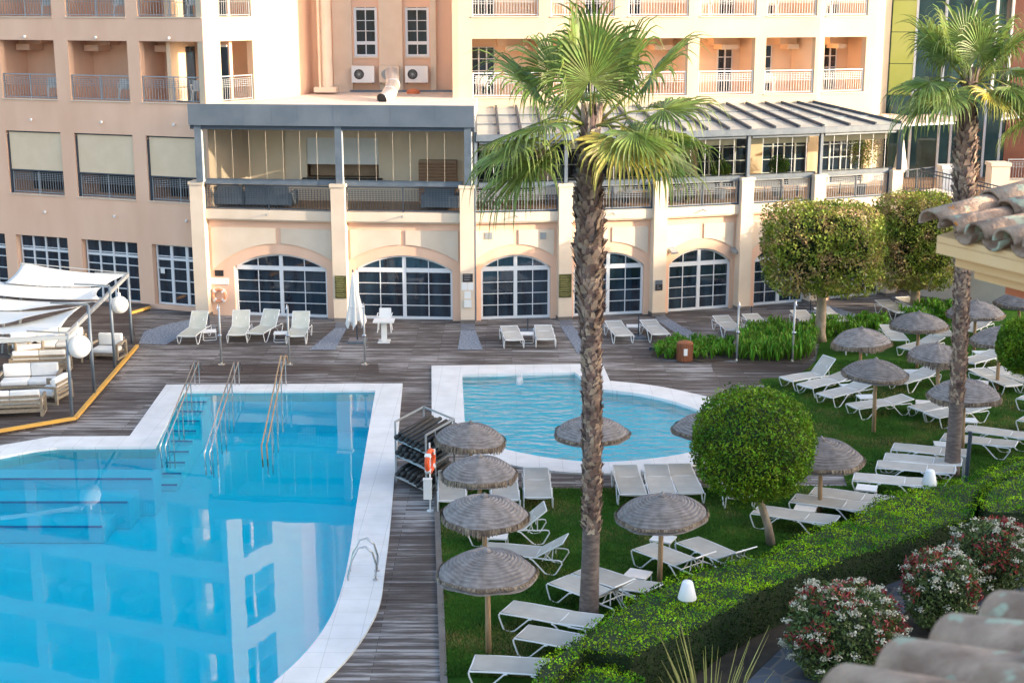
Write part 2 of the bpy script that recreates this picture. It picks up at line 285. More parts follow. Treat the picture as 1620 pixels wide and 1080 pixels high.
class FR:
    """vertical plane frame: s along A->B, n outwards (to the right-hand side seen from above going A->B), z up"""
    def __init__(s, A, B):
        s.A = A; dx, dy = B[0] - A[0], B[1] - A[1]; s.L = math.hypot(dx, dy); s.d = (dx / s.L, dy / s.L); s.n = (s.d[1], -s.d[0])
    def p(s, a, n, z): return (s.A[0] + s.d[0] * a + s.n[0] * n, s.A[1] + s.d[1] * a + s.n[1] * n, z)
    def at(s, px, py, n=0.0):
        r = ray(px, py); A = (s.A[0] + s.n[0] * n, s.A[1] + s.n[1] * n)
        t = (A[0] * s.n[0] + A[1] * s.n[1]) / (r[0] * s.n[0] + r[1] * s.n[1]); x, y, z = r[0] * t, r[1] * t, CH + r[2] * t
        return ((x - A[0]) * s.d[0] + (y - A[1]) * s.d[1], z)

class MB:
    def __init__(s): s.v = []; s.f = []
    def quad(s, *pts):
        i = len(s.v); s.v += [tuple(p) for p in pts]; s.f.append(tuple(range(i, i + len(pts)))); return s
    def hexa(s, P):
        i = len(s.v); s.v += [tuple(p) for p in P]
        for q in ((0, 3, 2, 1), (4, 5, 6, 7), (0, 1, 5, 4), (1, 2, 6, 5), (2, 3, 7, 6), (3, 0, 4, 7)): s.f.append(tuple(i + k for k in q))
        return s
    def box(s, x0, x1, y0, y1, z0, z1):
        return s.hexa([(x0, y0, z0), (x1, y0, z0), (x1, y1, z0), (x0, y1, z0), (x0, y0, z1), (x1, y0, z1), (x1, y1, z1), (x0, y1, z1)])
    def fbox(s, fr, a0, a1, n0, n1, z0, z1):
        p = fr.p; return s.hexa([p(a0, n1, z0), p(a1, n1, z0), p(a1, n0, z0), p(a0, n0, z0), p(a0, n1, z1), p(a1, n1, z1), p(a1, n0, z1), p(a0, n0, z1)])
    def beam(s, a, b, w, h):
        a = Vector(a); b = Vector(b); d = (b - a).normalized(); up = Vector((0, 0, 1)) if abs(d.z) < 0.95 else Vector((0, 1, 0))
        x = d.cross(up).normalized() * (w / 2); z = x.normalized().cross(d) * (h / 2)
        return s.hexa([a - x - z, a + x - z, b + x - z, b - x - z, a - x + z, a + x + z, b + x + z, b - x + z])
    def tube(s, pts, r, n=8, cap=True):
        pts = [Vector(p) for p in pts]; rs = r if isinstance(r, (list, tuple)) else [r] * len(pts); i0 = len(s.v); prev = None
        for k, p in enumerate(pts):
            d = (pts[min(k + 1, len(pts) - 1)] - pts[max(k - 1, 0)])
            d = d.normalized() if d.length > 1e-9 else Vector((0, 0, 1))
            if prev is None: ref = Vector((0, 0, 1)) if abs(d.z) < 0.9 else Vector((1, 0, 0)); x = d.cross(ref).normalized()
            else: x = (prev - d * prev.dot(d)).normalized()
            prev = x; y = d.cross(x)
            for j in range(n):
                a = 2 * PI * j / n; s.v.append(tuple(p + x * (math.cos(a) * rs[k]) + y * (math.sin(a) * rs[k])))
        for k in range(len(pts) - 1):
            for j in range(n):
                a = i0 + k * n + j; b = i0 + k * n + (j + 1) % n; s.f.append((a, b, b + n, a + n))
        if cap: s.f.append(tuple(i0 + j for j in range(n))[::-1]); s.f.append(tuple(i0 + (len(pts) - 1) * n + j for j in range(n)))
        return s
    def lathe(s, prof, c=(0, 0, 0), n=24, sx=1.0, sy=1.0):
        i0 = len(s.v)
        for (r, z) in prof:
            for j in range(n): a = 2 * PI * j / n; s.v.append((c[0] + r * sx * math.cos(a), c[1] + r * sy * math.sin(a), c[2] + z))
        for k in range(len(prof) - 1):
            for j in range(n):
                a = i0 + k * n + j; b = i0 + k * n + (j + 1) % n; s.f.append((a, b, b + n, a + n))
        return s
    def torus(s, c, ax, R0, r0, n=28, m=10):
        c = Vector(c); ax = Vector(ax).normalized(); u = ax.orthogonal().normalized(); v = ax.cross(u)
        pts = [c + (u * math.cos(2 * PI * k / n) + v * math.sin(2 * PI * k / n)) * R0 for k in range(n)]; i0 = len(s.v)
        for k in range(n):
            rad = (pts[k] - c).normalized()
            for j in range(m): a = 2 * PI * j / m; s.v.append(tuple(pts[k] + rad * math.cos(a) * r0 + ax * math.sin(a) * r0))
        for k in range(n):
            for j in range(m):
                s.f.append((i0 + k * m + j, i0 + ((k + 1) % n) * m + j, i0 + ((k + 1) % n) * m + (j + 1) % m, i0 + k * m + (j + 1) % m))
        return s
    def prism(s, poly, z0, z1, holes=()):
        """flat polygon (list of xy), optionally with holes, extruded z0..z1"""
        loops = [list(poly)] + [list(h) for h in holes]; tri = tessellate_polygon([[Vector((p[0], p[1], 0)) for p in l] for l in loops])
        flat = [p for l in loops for p in l]; i = len(s.v); N = len(flat)
        s.v += [(p[0], p[1], z1) for p in flat]
        for t in tri:
            a, b, c = (flat[k] for k in t); cr = (b[0] - a[0]) * (c[1] - a[1]) - (b[1] - a[1]) * (c[0] - a[0])
            s.f.append(tuple(i + k for k in (t if cr > 0 else t[::-1])))
        if z0 is not None:
            s.v += [(p[0], p[1], z0) for p in flat]; o = 0
            for l in loops:
                for k in range(len(l)): a = i + o + k; b = i + o + (k + 1) % len(l); s.f.append((a, b, b + N, a + N))
                o += len(l)
        return s
    def build(s, name, m, parent=None, smooth=False, origin=None):
        if not s.v: return None
        a = np.array(s.v, dtype=float)
        if parent is not None: org = np.array(wloc(parent))
        elif origin is not None: org = np.array(origin, dtype=float)
        else: org = np.array([(a[:, 0].min() + a[:, 0].max()) / 2, (a[:, 1].min() + a[:, 1].max()) / 2, a[:, 2].min()])
        a = a - org; me = bpy.data.meshes.new(name); me.from_pydata(a.tolist(), [], s.f); me.validate()
        o = mkobj(name, me, MT[m] if isinstance(m, str) else m, parent, smooth)
        if parent is None: o.location = org.tolist()
        return o

def np_quads(name, P, m, parent=None, origin=(0, 0, 0)):
    """P: (N,4,3) array of quads"""
    N = len(P); org = np.array(wloc(parent)) if parent is not None else np.array(origin, float)
    me = bpy.data.meshes.new(name); me.vertices.add(N * 4); me.vertices.foreach_set('co', (P.reshape(-1, 3) - org).ravel())
    me.loops.add(N * 4); me.loops.foreach_set('vertex_index', np.arange(N * 4, dtype=np.int32))
    me.polygons.add(N); me.polygons.foreach_set('loop_start', np.arange(0, N * 4, 4, dtype=np.int32)); me.update(calc_edges=True)
    o = mkobj(name, me, MT[m] if isinstance(m, str) else m, parent)
    if parent is None: o.location = origin
    return o
def leaf_quads(C, size, nrm=None, flat=0.5, aspect=0.5):
    """diamond leaves at centres C; nrm = preferred normals"""
    N = len(C); d = RNG.normal(size=(N, 3)); d /= np.linalg.norm(d, axis=1)[:, None]
    if nrm is not None: d = d * (1 - flat) + nrm * flat; d /= np.linalg.norm(d, axis=1)[:, None] + 1e-9
    t = RNG.normal(size=(N, 3)); t -= (t * d).sum(1)[:, None] * d; t /= np.linalg.norm(t, axis=1)[:, None] + 1e-9
    b = np.cross(d, t); L = size * RNG.uniform(0.6, 1.35, N)[:, None]; W = L * aspect
    return np.stack([C - t * L * 0.5, C + b * W * 0.5 + d * L * 0.1, C + t * L * 0.5, C - b * W * 0.5 + d * L * 0.1], axis=1)

def wallgrid(fr, a0, a1, z0, z1, n0, n1, holes, mb=None):
    """wall slab between n0 (back) and n1 (front) with rectangular holes (a,b,zlo,zhi)"""
    mb = mb or MB(); A = sorted(set([a0, a1] + [v for h in holes for v in h[:2] if a0 < v < a1])); Z = sorted(set([z0, z1] + [v for h in holes for v in h[2:] if z0 < v < z1]))
    def solid(i, j):
        if i < 0 or j < 0 or i >= len(A) - 1 or j >= len(Z) - 1: return False
        ca, cz = (A[i] + A[i + 1]) / 2, (Z[j] + Z[j + 1]) / 2
        return not any(h[0] < ca < h[1] and h[2] < cz < h[3] for h in holes)
    p = fr.p
    for i in range(len(A) - 1):
        for j in range(len(Z) - 1):
            if not solid(i, j): continue
            a, b, c, d = A[i], A[i + 1], Z[j], Z[j + 1]
            mb.quad(p(a, n1, c), p(b, n1, c), p(b, n1, d), p(a, n1, d)); mb.quad(p(a, n0, c), p(a, n0, d), p(b, n0, d), p(b, n0, c))
            if not solid(i - 1, j): mb.quad(p(a, n0, c), p(a, n1, c), p(a, n1, d), p(a, n0, d))
            if not solid(i + 1, j): mb.quad(p(b, n0, c), p(b, n0, d), p(b, n1, d), p(b, n1, c))
            if not solid(i, j - 1): mb.quad(p(a, n0, c), p(b, n0, c), p(b, n1, c), p(a, n1, c))
            if not solid(i, j + 1): mb.quad(p(a, n0, d), p(a, n1, d), p(b, n1, d), p(b, n0, d))
    return mb

def railing(fr, a0, a1, n, z0, h, step=0.12, bands=5, w=0.016, rail=0.045, mid=True):
    mb = MB(); mb.fbox(fr, a0, a1, n - 0.025, n + 0.025, z0 + h - rail, z0 + h); mb.fbox(fr, a0, a1, n - 0.02, n + 0.02, z0 + 0.05, z0 + 0.05 + rail * 0.7)
    k = max(2, int((a1 - a0) / step))
    for i in range(k + 1):
        a = a0 + 0.012 + (a1 - a0 - 0.024) * i / k; mb.fbox(fr, a - w / 2, a + w / 2, n - w / 2, n + w / 2, z0 + 0.05 + rail * 0.7, z0 + h - rail - 0.08)
    for b in range(bands):
        z = z0 + h - rail - 0.09 - b * 0.075; mb.fbox(fr, a0, a1, n + w * 0.5, n + w * 0.5 + 0.01, z, z + 0.014)
    for a in ((a0 + 0.02, a1 - 0.02) + (((a0 + a1) / 2,) if mid else ())): mb.fbox(fr, a - 0.02, a + 0.02, n - 0.024, n + 0.024, z0, z0 + h - rail)
    return mb

# ================================================================ GROUND, POOLS, DECK, LAWN
def gp(pts, z=0.0): return [G(x, y, z) for x, y in pts]
def smooth_loop(P, it=2):
    for _ in range(it):
        Q = []
        for k in range(len(P)):
            a, b = P[k], P[(k + 1) % len(P)]; Q += [(a[0] * .75 + b[0] * .25, a[1] * .75 + b[1] * .25), (a[0] * .25 + b[0] * .75, a[1] * .25 + b[1] * .75)]
        P = Q
    return P
def arc_part(P, it=2):
    """Chaikin on an open chain, ends kept"""
    for _ in range(it):
        Q = [P[0]]
        for a, b in zip(P[:-1], P[1:]): Q += [(a[0] * .75 + b[0] * .25, a[1] * .75 + b[1] * .25), (a[0] * .25 + b[0] * .75, a[1] * .25 + b[1] * .75)]
        P = Q + [P[-1]]
    return P
CZ = 0.05      # coping top
curve_o = arc_part(gp([(637, 606), (623, 763), (616, 850), (608, 905), (603, 955), (581, 998), (553, 1038), (508, 1082), (440, 1130), (330, 1185), (170, 1235), (0, 1262), (-230, 1250), (-480, 1130)], CZ))
curve_i = arc_part(gp([(594, 617), (563, 800), (553, 880), (536, 950), (512, 996), (480, 1036), (440, 1073), (385, 1115), (290, 1155), (150, 1200), (0, 1225), (-210, 1212), (-440, 1100)], CZ))
main_out = curve_o + gp([(-560, 900), (-420, 800), (-190, 742), (0, 704), (83, 690), (205, 689), (263, 608)], CZ)
main_in = curve_i + gp([(-510, 890), (-380, 812), (-170, 760), (0, 722), (52, 712), (91, 707), (246, 706), (290, 619)], CZ)
kid_out = arc_part(gp([(965, 602), (1030, 608), (1090, 620), (1147, 634), (1185, 662), (1180, 700), (1130, 729), (1033, 747), (914, 749), (815, 737), (760, 724), (711, 705), (683, 668)], CZ)) + gp([(682.6, 578), (953, 575)], CZ)
kid_in = arc_part(gp([(948, 615), (981, 618), (1033, 625.6), (1085, 640), (1125, 656), (1148, 678), (1130, 703), (1088, 717), (1007, 728), (945, 731), (891, 727), (839, 719), (790, 708), (752, 692), (735, 666)], CZ)) + gp([(731, 592), (909, 588), (925, 600)], CZ)
OUTER = [(-900, 16), (900, 16), (900, 1500), (-900, 1500)]
FAR = [(-90, 14.5), (90, 14.5), (90, 75), (-90, 75)]
tag(MB().prism([(-1500, -300), (1500, -300), (1500, 2500), (-1500, 2500)], None, -2.2).build('ground', MT['soil'], origin=(0, 0, -2.2)), kind='structure')
tag(MB().prism([(-55, -6), (60, -6), (60, 66), (-55, 66)], None, 0.0, [main_out, kid_out]).build('pool_deck', MT['deck'], origin=(0, 0, 0)), kind='structure')
mbw = MB().prism([(-55, -6), (60, -6), (60, 66), (-55, 66)], -2.19, -0.02, [main_out, kid_out]); tag(mbw.build('ground_fill', MT['soil'], origin=(0, 0, 0)), kind='structure')
# darker boards bands
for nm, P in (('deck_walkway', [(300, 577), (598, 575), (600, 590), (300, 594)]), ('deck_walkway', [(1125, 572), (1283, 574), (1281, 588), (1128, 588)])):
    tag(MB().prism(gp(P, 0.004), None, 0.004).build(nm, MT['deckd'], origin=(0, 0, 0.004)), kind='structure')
for nm, o_, i_, dep, tl in (('main_pool', main_out, main_in, 1.35, 'tile'), ('children_pool', kid_out, kid_in, 0.36, 'tilel')):
    c = tag(MB().prism(o_, -0.3, CZ, [i_]).build(nm + '_coping', MT['coping'], origin=(o_[0][0], o_[0][1], 0)), kind='structure')
    b = MB().prism(i_, None, -dep); n_ = len(i_)
    for k in range(n_):
        p, q = i_[k], i_[(k + 1) % n_]; b.quad((p[0], p[1], -dep), (q[0], q[1], -dep), (q[0], q[1], -0.302), (p[0], p[1], -0.302))
    tag(b.build(nm + '_basin', MT[tl], origin=(i_[0][0], i_[0][1], 0)), kind='structure')
wm = MB().prism(main_in, None, -0.02); tag(wm.build('main_pool_water', MT['water'], origin=(0, 0, -0.02)), kind='structure')
wm = MB().prism(kid_in, None, -0.04); tag(wm.build('children_pool_water', MT['ripple'], origin=(0, 0, -0.04)), kind='structure')
# underwater stair in the channel and broad steps at the left
x0, y0 = G(291, 620); x1 = G(334, 620)[0]
mb = MB(); mn = MB()
for k in range(9):
    yk = y0 - 0.10 - k * 0.62; z = -0.12 - k * 0.13
    xl = G(291, 620)[0] - 0.02 - k * 0.0
    mb.box(xl + 0.02, x1 + k * 0.02, yk - 0.62, yk, -1.34, z); mn.box(xl + 0.03, x1 + k * 0.02 - 0.01, yk - 0.64, yk - 0.56, z - 0.02, z + 0.004)
st = tag(mb.build('pool_stair', MT['tilel'], origin=(x0, y0, -1.3)), kind='structure'); mn.build('nosing', 'nosing', st)
mb = MB(); mn = MB(); a = G(-330, 800); b = G(150, 712)
fs = FR((a[0], a[1]), (b[0], b[1]))
yy = G(0, 722)[1]
for k in range(3):
    mb.box(-24, -9.6 - k * 0.4, yy - 1.0 - k * 1.0, yy - 0.2 + 0 if k == 0 else yy - k * 1.0, -1.34, -0.3 - 0.3 * k)
    mn.box(-24, -9.65 - k * 0.4, yy - 1.05 - k * 1.0, yy - 0.93 - k * 1.0, -0.31 - 0.3 * k, -0.296 - 0.3 * k)
st = tag(mb.build('pool_step', MT['tile']), kind='structure'); mn.build('nosing', 'nosing', st)
# lawns and kerbs
lawn1 = gp([(693, 772), (1105, 771), (1180, 770), (1250, 768), (1341, 768), (1335, 752), (1300, 716), (1245, 655), (1221, 627), (1203, 599), (1262, 596), (1290, 572), (1300, 530), (1400, 514), (1500, 497), (1620, 478), (1900, 470), (2300, 690), (1720, 745), (1560, 790), (1270, 885), (1080, 955), (960, 1020), (900, 1080), (880, 1160), (860, 1260), (722, 1300), (705, 1082)], 0.025)
tag(MB().prism(lawn1, -0.01, 0.025).build('lawn', MT['lawn'], origin=(0, 0, 0)), kind='structure')
garden = gp([(2300, 700), (1720, 755), (1560, 800), (1270, 895), (1080, 965), (960, 1030), (900, 1090), (880, 1170), (860, 1270), (860, 1700), (2600, 1700)], 0.02)
tag(MB().prism(garden, -0.01, 0.02).build('planting_bed', MT['soil'], origin=(garden[0][0], garden[0][1], 0)), kind='structure')
kb = MB()
for a, b in (((690, 770), (703, 1100)),):
    a, b = G(*a), G(*b); kb.beam((a[0], a[1], 0.02), (b[0], b[1], 0.02), 0.13, 0.07)
tag(kb.build('lawn_kerb', MT['kerb'], origin=G3(690, 770)), kind='structure')
flag = gp([(1020, 1240), (1140, 1120), (1200, 1060), (1262, 1000), (1370, 918), (1440, 862), (1560, 800), (1700, 760), (1900, 800), (1560, 960), (1440, 960), (1330, 1060), (1290, 1240)], 0.04)
tag(MB().prism(flag, -0.01, 0.04).build('flagstone_path', MT['flag'], origin=(0, 0, 0)), kind='structure')
# gravel strips with slate thresholds
for P in ([(228, 524), (262, 513), (308, 504), (303, 516), (288, 530), (262, 545), (219, 543)], [(531, 518), (549, 518), (530, 553), (489, 553)], [(729, 522), (752, 522), (764, 553), (724, 553)], [(886, 515), (906, 515), (945, 560), (915, 560)],
          [(1040, 507), (1058, 504), (1122, 540), (1094, 543)], [(1172, 497), (1192, 495), (1262, 528), (1232, 533)], [(1290, 484), (1308, 482), (1385, 506), (1362, 511)], [(1408, 470), (1425, 468), (1500, 488), (1480, 492)]):
    tag(MB().prism(gp(P, 0.012), None, 0.012).build('gravel_strip', MT['gravel'], origin=(0, 0, 0.012)), kind='structure')
for P in ([(531, 509), (549, 509), (549, 517.6), (530, 517.6)], [(729, 512), (751, 512), (752, 521.6), (729, 521.6)], [(886, 507), (905, 507), (906, 514.6), (886, 514.6)], [(1036, 500), (1052, 499), (1058, 503.6), (1040, 506.6)]):
    tag(MB().prism(gp(P, 0.01), None, 0.01).build('slate_threshold', MT['slate'], origin=(0, 0, 0.01)), kind='structure')
# raised lounge deck at the left with its yellow edge
RD = 0.16
edge = [(-160, 712), (0, 680), (119, 660), (217, 546), (207, 494), (237, 485)]
E = gp(edge, RD)
rdp = E + [G(237, 480, RD), (-40, 62), (-40, 40)]
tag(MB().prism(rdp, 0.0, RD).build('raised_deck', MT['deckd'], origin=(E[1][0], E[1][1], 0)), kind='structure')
ye = MB()
for a, b in ((E[0], E[1]), (E[1], E[2]), (E[2], E[3]), (E[4], E[5])): ye.beam((a[0], a[1], RD - 0.02), (b[0], b[1], RD - 0.02), 0.11, 0.09)
tag(ye.build('deck_edge_strip', MT['yellow'], origin=G3(119, 660, 0)), kind='structure')

# ================================================================ LEFT WING
COR = (-11.86, 55.80)                       # its right-hand corner
LWd = (-math.cos(R(21.2)), math.sin(R(21.2)))
LW = FR((COR[0] + LWd[0] * 24, COR[1] + LWd[1] * 24), COR)
lw = empty('hotel_wing', LW.p(12, 0, 0), 'long shaded peach stucco wing at left with recessed balconies and beige roller blinds', 'building')
def sp(px, py): return LW.at(px, py)[0]
R1, T1 = 8.33, 10.67; ST = 3.27
b1 = [(sp(5, 155), sp(91, 155)), (sp(113, 160), sp(206, 160)), (sp(225, 162), sp(324, 162))]
pitch = b1[1][0] - b1[0][0]; wid = b1[1][1] - b1[1][0]
for k in range(1, 5): b1 = [(b1[0][0] - pitch, b1[0][0] - pitch + wid)] + b1
holes = [];
LVL = [8.33, 11.60, 14.87, 18.14]
for z in LVL:
    for a, b in b1: holes.append((a, b, z, z + 2.34))
bw = [(sp(13, 260), sp(99, 260)), (sp(120, 260), sp(212, 260)), (sp(233, 265), sp(327, 265))]
for k in range(1, 5): bw = [(bw[0][0] - pitch, bw[0][0] - pitch + wid)] + bw
Z2a, Z2b = LW.at(160, 313)[1], LW.at(160, 212)[1]
for a, b in bw: holes.append((a, b, Z2a, Z2b))
gw = [(sp(27, 400), sp(108, 400)), (sp(131, 420), sp(219, 420)), (sp(243, 440), sp(318, 440))]
for k in range(1, 5): gw = [(gw[0][0] - pitch, gw[0][0] - pitch + wid)] + gw
ZG = LW.at(170, 381)[1]
for a, b in gw: holes.append((a, b, 0.16, ZG))
wallgrid(LW, 0, LW.L, -0.1, 21.3, -0.32, 0.0, holes).build('wall', 'peach', lw)
bk = wallgrid(LW, 0, LW.L - 0.05, 4.0, 21.2, -2.1, -1.9, [])
for z in [4.2] + LVL + [21.2]: bk.fbox(LW, 0, LW.L - 0.35, -1.9, -0.322, z - 0.25, z - 0.004)
for row, z in ((bw, Z2a),) + tuple((b1, z) for z in LVL):
    for k in range(len(row) - 1):
        m_ = (row[k][1] + row[k + 1][0]) / 2; bk.fbox(LW, m_ - 0.1, m_ + 0.1, -1.9, -0.322, z, z + 2.95 if z > 5 else z + 3.8)
bk.build('balcony_interior', 'peach', lw)
for z in LVL[:2]:
    for a, b in b1[-3:]:
        cb = MB(); cb.fbox(LW, a + 0.02, a + 1.15, -1.85, -1.2, z + 2.15, z + 2.7); cb.fbox(LW, a + 0.02, a + 0.7, -1.85, -1.0, z + 1.9, z + 2.15); cb.build('ceiling_step', 'peach', lw)
for z in LVL[:3]:
    for i, (a, b) in enumerate(b1):
        if i < 3: continue
        railing(LW, a + 0.02, b - 0.02, -0.10, z, 1.0, 0.13).build('railing', 'grail', lw)
        wf = MB(); wf.fbox(LW, b - 0.75, b - 0.05, -1.9, -1.84, z, z + 2.1); f = wf.build('balcony_door', 'dglass', lw)
        ff = MB(); ff.fbox(LW, b - 0.8, b - 0.72, -1.84, -1.8, z, z + 2.15); ff.fbox(LW, b - 0.45, b - 0.39, -1.84, -1.8, z, z + 2.15); ff.fbox(LW, b - 0.8, b - 0.05, -1.84, -1.8, z + 2.1, z + 2.18); ff.build('door_frame', 'white', f)
for z in LVL:
    for a, b in b1[-4:]: MB().fbox(LW, a - 0.03, b + 0.03, 0.001, 0.04, z - 0.05, z - 0.004).build('window_sill', 'cream', lw)
for a, b in bw[-4:]: MB().fbox(LW, a - 0.03, b + 0.03, 0.001, 0.04, Z2a - 0.05, Z2a - 0.004).build('window_sill', 'cream', lw)
for i, (a, b) in enumerate(bw):
    if i < 3: continue
    zb = Z2b - (Z2b - Z2a) * 0.615
    MB().fbox(LW, a + 0.09, b - 0.04, -0.12, -0.10, zb, Z2b - 0.02).build('roller_blind', 'blind', lw)
    m_ = MB(); m_.fbox(LW, a + 0.02, a + 0.08, -0.2, -0.06, Z2a, Z2b - 0.15); m_.fbox(LW, b - 0.035, b, -0.2, -0.06, Z2a, Z2b - 0.2); m_.fbox(LW, a + 0.08, b - 0.035, -0.17, -0.07, zb - 0.06, zb - 0.001); m_.fbox(LW, a, b, -0.2, -0.08, Z2b - 0.06, Z2b); m_.build('blind_frame', 'dsteel', lw)
    railing(LW, a + 0.09, b - 0.04, -0.16, Z2a, 1.0, 0.12).build('railing', 'grail', lw)
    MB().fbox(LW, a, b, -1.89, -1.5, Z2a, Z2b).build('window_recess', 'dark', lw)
def mull_window(fr, a, b, z0, z1, n, cols, rows, name, parent, fw=0.07, gm='dglass', fm='wframe', transom=None):
    g = MB(); g.quad(fr.p(a, n - 0.03, z0), fr.p(b, n - 0.03, z0), fr.p(b, n - 0.03, z1), fr.p(a, n - 0.03, z1)); w_ = g.build(name, gm, parent)
    f = MB()
    for k in range(cols + 1):
        x = a + (b - a) * k / cols; f.fbox(fr, max(a, x - fw / 2), min(b, x + fw / 2), n - 0.05, n + 0.02, z0, z1)
    for k in range(rows + 1):
        z = z0 + (z1 - z0) * k / rows; t = fw / 2 if k in (0, rows) else 0.018; f.fbox(fr, a, b, n - 0.04, n + 0.012, max(z0, z - t), min(z1, z + t))
    if transom: f.fbox(fr, a, b, n - 0.05, n + 0.025, transom - 0.05, transom + 0.05)
    f.build('frame', fm, w_); return w_
for i, (a, b) in enumerate(gw):
    if i < 2: continue
    tz = LW.at(170, 404)[1]
    if i < len(gw) - 1: mull_window(LW, a + 0.12, b, 0.18, ZG, -0.2, 4, 5, 'ground_window', lw, transom=tz)
    else:
        w_ = mull_window(LW, a + 0.08, b, 0.18, ZG, -0.2, 3, 5, 'entrance_door', lw, 0.13, transom=tz)
        MB().fbox(LW, a + 0.25, a + 0.45, -0.155, -0.15, 1.45, 1.65).build('notice', 'white', w_)
for i, (a, b) in enumerate(b1[-4:]):
    for z in (R1 - 0.9, LVL[1] - 0.85, 3.65): MB().lathe([(0.0, 0), (0.05, 0.0), (0.06, 0.05), (0.045, 0.1), (0, 0.1)], LW.p((a + b) / 2 + (0.35 if z < 5 else 0), 0.05, z), 10).build('wall_spotlight', 'plastic', lw)
MB().fbox(LW, -0.4, LW.L + 0.1, -2.2, 0.15, 21.3, 21.6).build('roof_edge', 'cream', lw)

# corner block (bright) with its balconies, then the recess
CB = FR(COR, (-9.43, 60.07)); cbk = empty('corner_block', CB.p(1, 0, 0), 'sunlit cream corner block with one balcony per floor, between the shaded wing and the recess', 'building')
ca, cb_ = CB.at(352.5, 160)[0], CB.at(403, 157)[0]
CBB = 0.15
wallgrid(CB, 0, CB.L, 0.0, 21.3, -0.30, 0.0, [(ca, cb_, z, z + 2.34) for z in LVL]).build('wall', 'pale', cbk)
bk = MB(); bk.fbox(CB, 0.2, CB.L - 0.05, -2.1, -1.9, 7.9, 21.2)
for z in LVL + [21.2]: bk.fbox(CB, 0.1, CB.L - 0.1, -1.9, -0.302, z - 0.25, z - 0.004)
bk.build('balcony_interior', 'orange', cbk)
for z in LVL[:3]:
    railing(CB, ca + 0.02, cb_ - 0.02, -0.1, z, 1.0, 0.12, mid=False).build('railing', 'grail', cbk)
    MB().fbox(CB, ca + 0.1, ca + 0.6, -1.9, -1.85, z, z + 2.1).build('balcony_door', 'dglass', cbk)
MB().fbox(CB, -0.1, CB.L + 0.1, -2.2, 0.12, 21.3, 21.6).build('roof_edge', 'cream', cbk)
RS = FR((-9.43, 60.07), (-8.46, 64.0)); RB = FR((-8.46, 64.0), (-1.3, 64.0))
rc = empty('recessed_wall', RB.p(3.5, 0, 0), 'peach recessed wall with two white windows, buff pilaster strips and a round downpipe column', 'building')
wallgrid(RS, 0, RS.L, 4, 21.3, -0.3, 0, []).build('side_wall', 'peach', rc)
wx = [(RB.at(560, 60)[0], RB.at(597, 60)[0]), (RB.at(641, 60)[0], RB.at(679, 60)[0])]
zt, zb = RB.at(600, 12)[1], RB.at(600, 90)[1]
hl = [(a, b, zb + k * ST, zt + k * ST) for a, b in wx for k in range(3)]
wallgrid(RB, 0, RB.L, 4, 21.3, -0.3, 0, hl).build('wall', 'peach', rc)
pl = MB()
for px0, px1 in ((527, 557), (600, 637), (681, 690)): pl.fbox(RB, RB.at(px0, 60)[0], RB.at(px1, 60)[0], 0.001, 0.16, 7, 21.3)
pl.build('pilaster', 'cream', rc)
for h in hl:
    w_ = MB().fbox(RB, h[0], h[1], -0.2, -0.15, h[2], h[3]).build('window', 'dglass', rc); f = MB(); a, b, c, d = h
    for x in (a, b - 0.11): f.fbox(RB, x, x + 0.11, -0.15, -0.04, c, d)
    for z in (c, c + 0.52, d - 0.12): f.fbox(RB, a, b, -0.15, -0.035, z, z + (0.14 if z == c + 0.52 else 0.1))
    f.fbox(RB, (a + b) / 2 - 0.02, (a + b) / 2 + 0.02, -0.15, -0.06, c, d)
    for k in (1, 2): z = c + 0.66 + (d - c - 0.78) * k / 3; f.fbox(RB, a, b, -0.15, -0.06, z - 0.015, z + 0.015)
    f.build('frame', 'wframe', w_); MB().fbox(RB, a - 0.06, b + 0.06, -0.02, 0.08, c - 0.07, c - 0.002).build('sill', 'cream', w_)
col = V(516, 100, 62.3); MB().tube([(col[0], 62.3, 8.62), (col[0], 62.3, 21)], 0.27, 16).build('round_column', 'cream', rc)
MB().box(col[0] - 0.5, col[0] + 0.45, 61.8, 62.8, 8.41, 8.62).build('column_base', 'cream', rc)
a = V(505, 100, 62.0); m_ = MB().tube([(a[0], 62.0, 8.45), (a[0], 62.0, 21)], 0.05, 8); m_.build('downpipe', 'cream', rc)
a = RB.at(555, 146); b = RB.at(718, 146); MB().fbox(RB, a[0], b[0], 0.17, 0.33, a[1] - 0.1, a[1] + 0.1).build('cable_tray', 'fascia', rc)
MB().fbox(RB, -0.2, RB.L + 0.1, -0.5, 0.3, 21.3, 21.6).build('roof_edge', 'cream', rc)
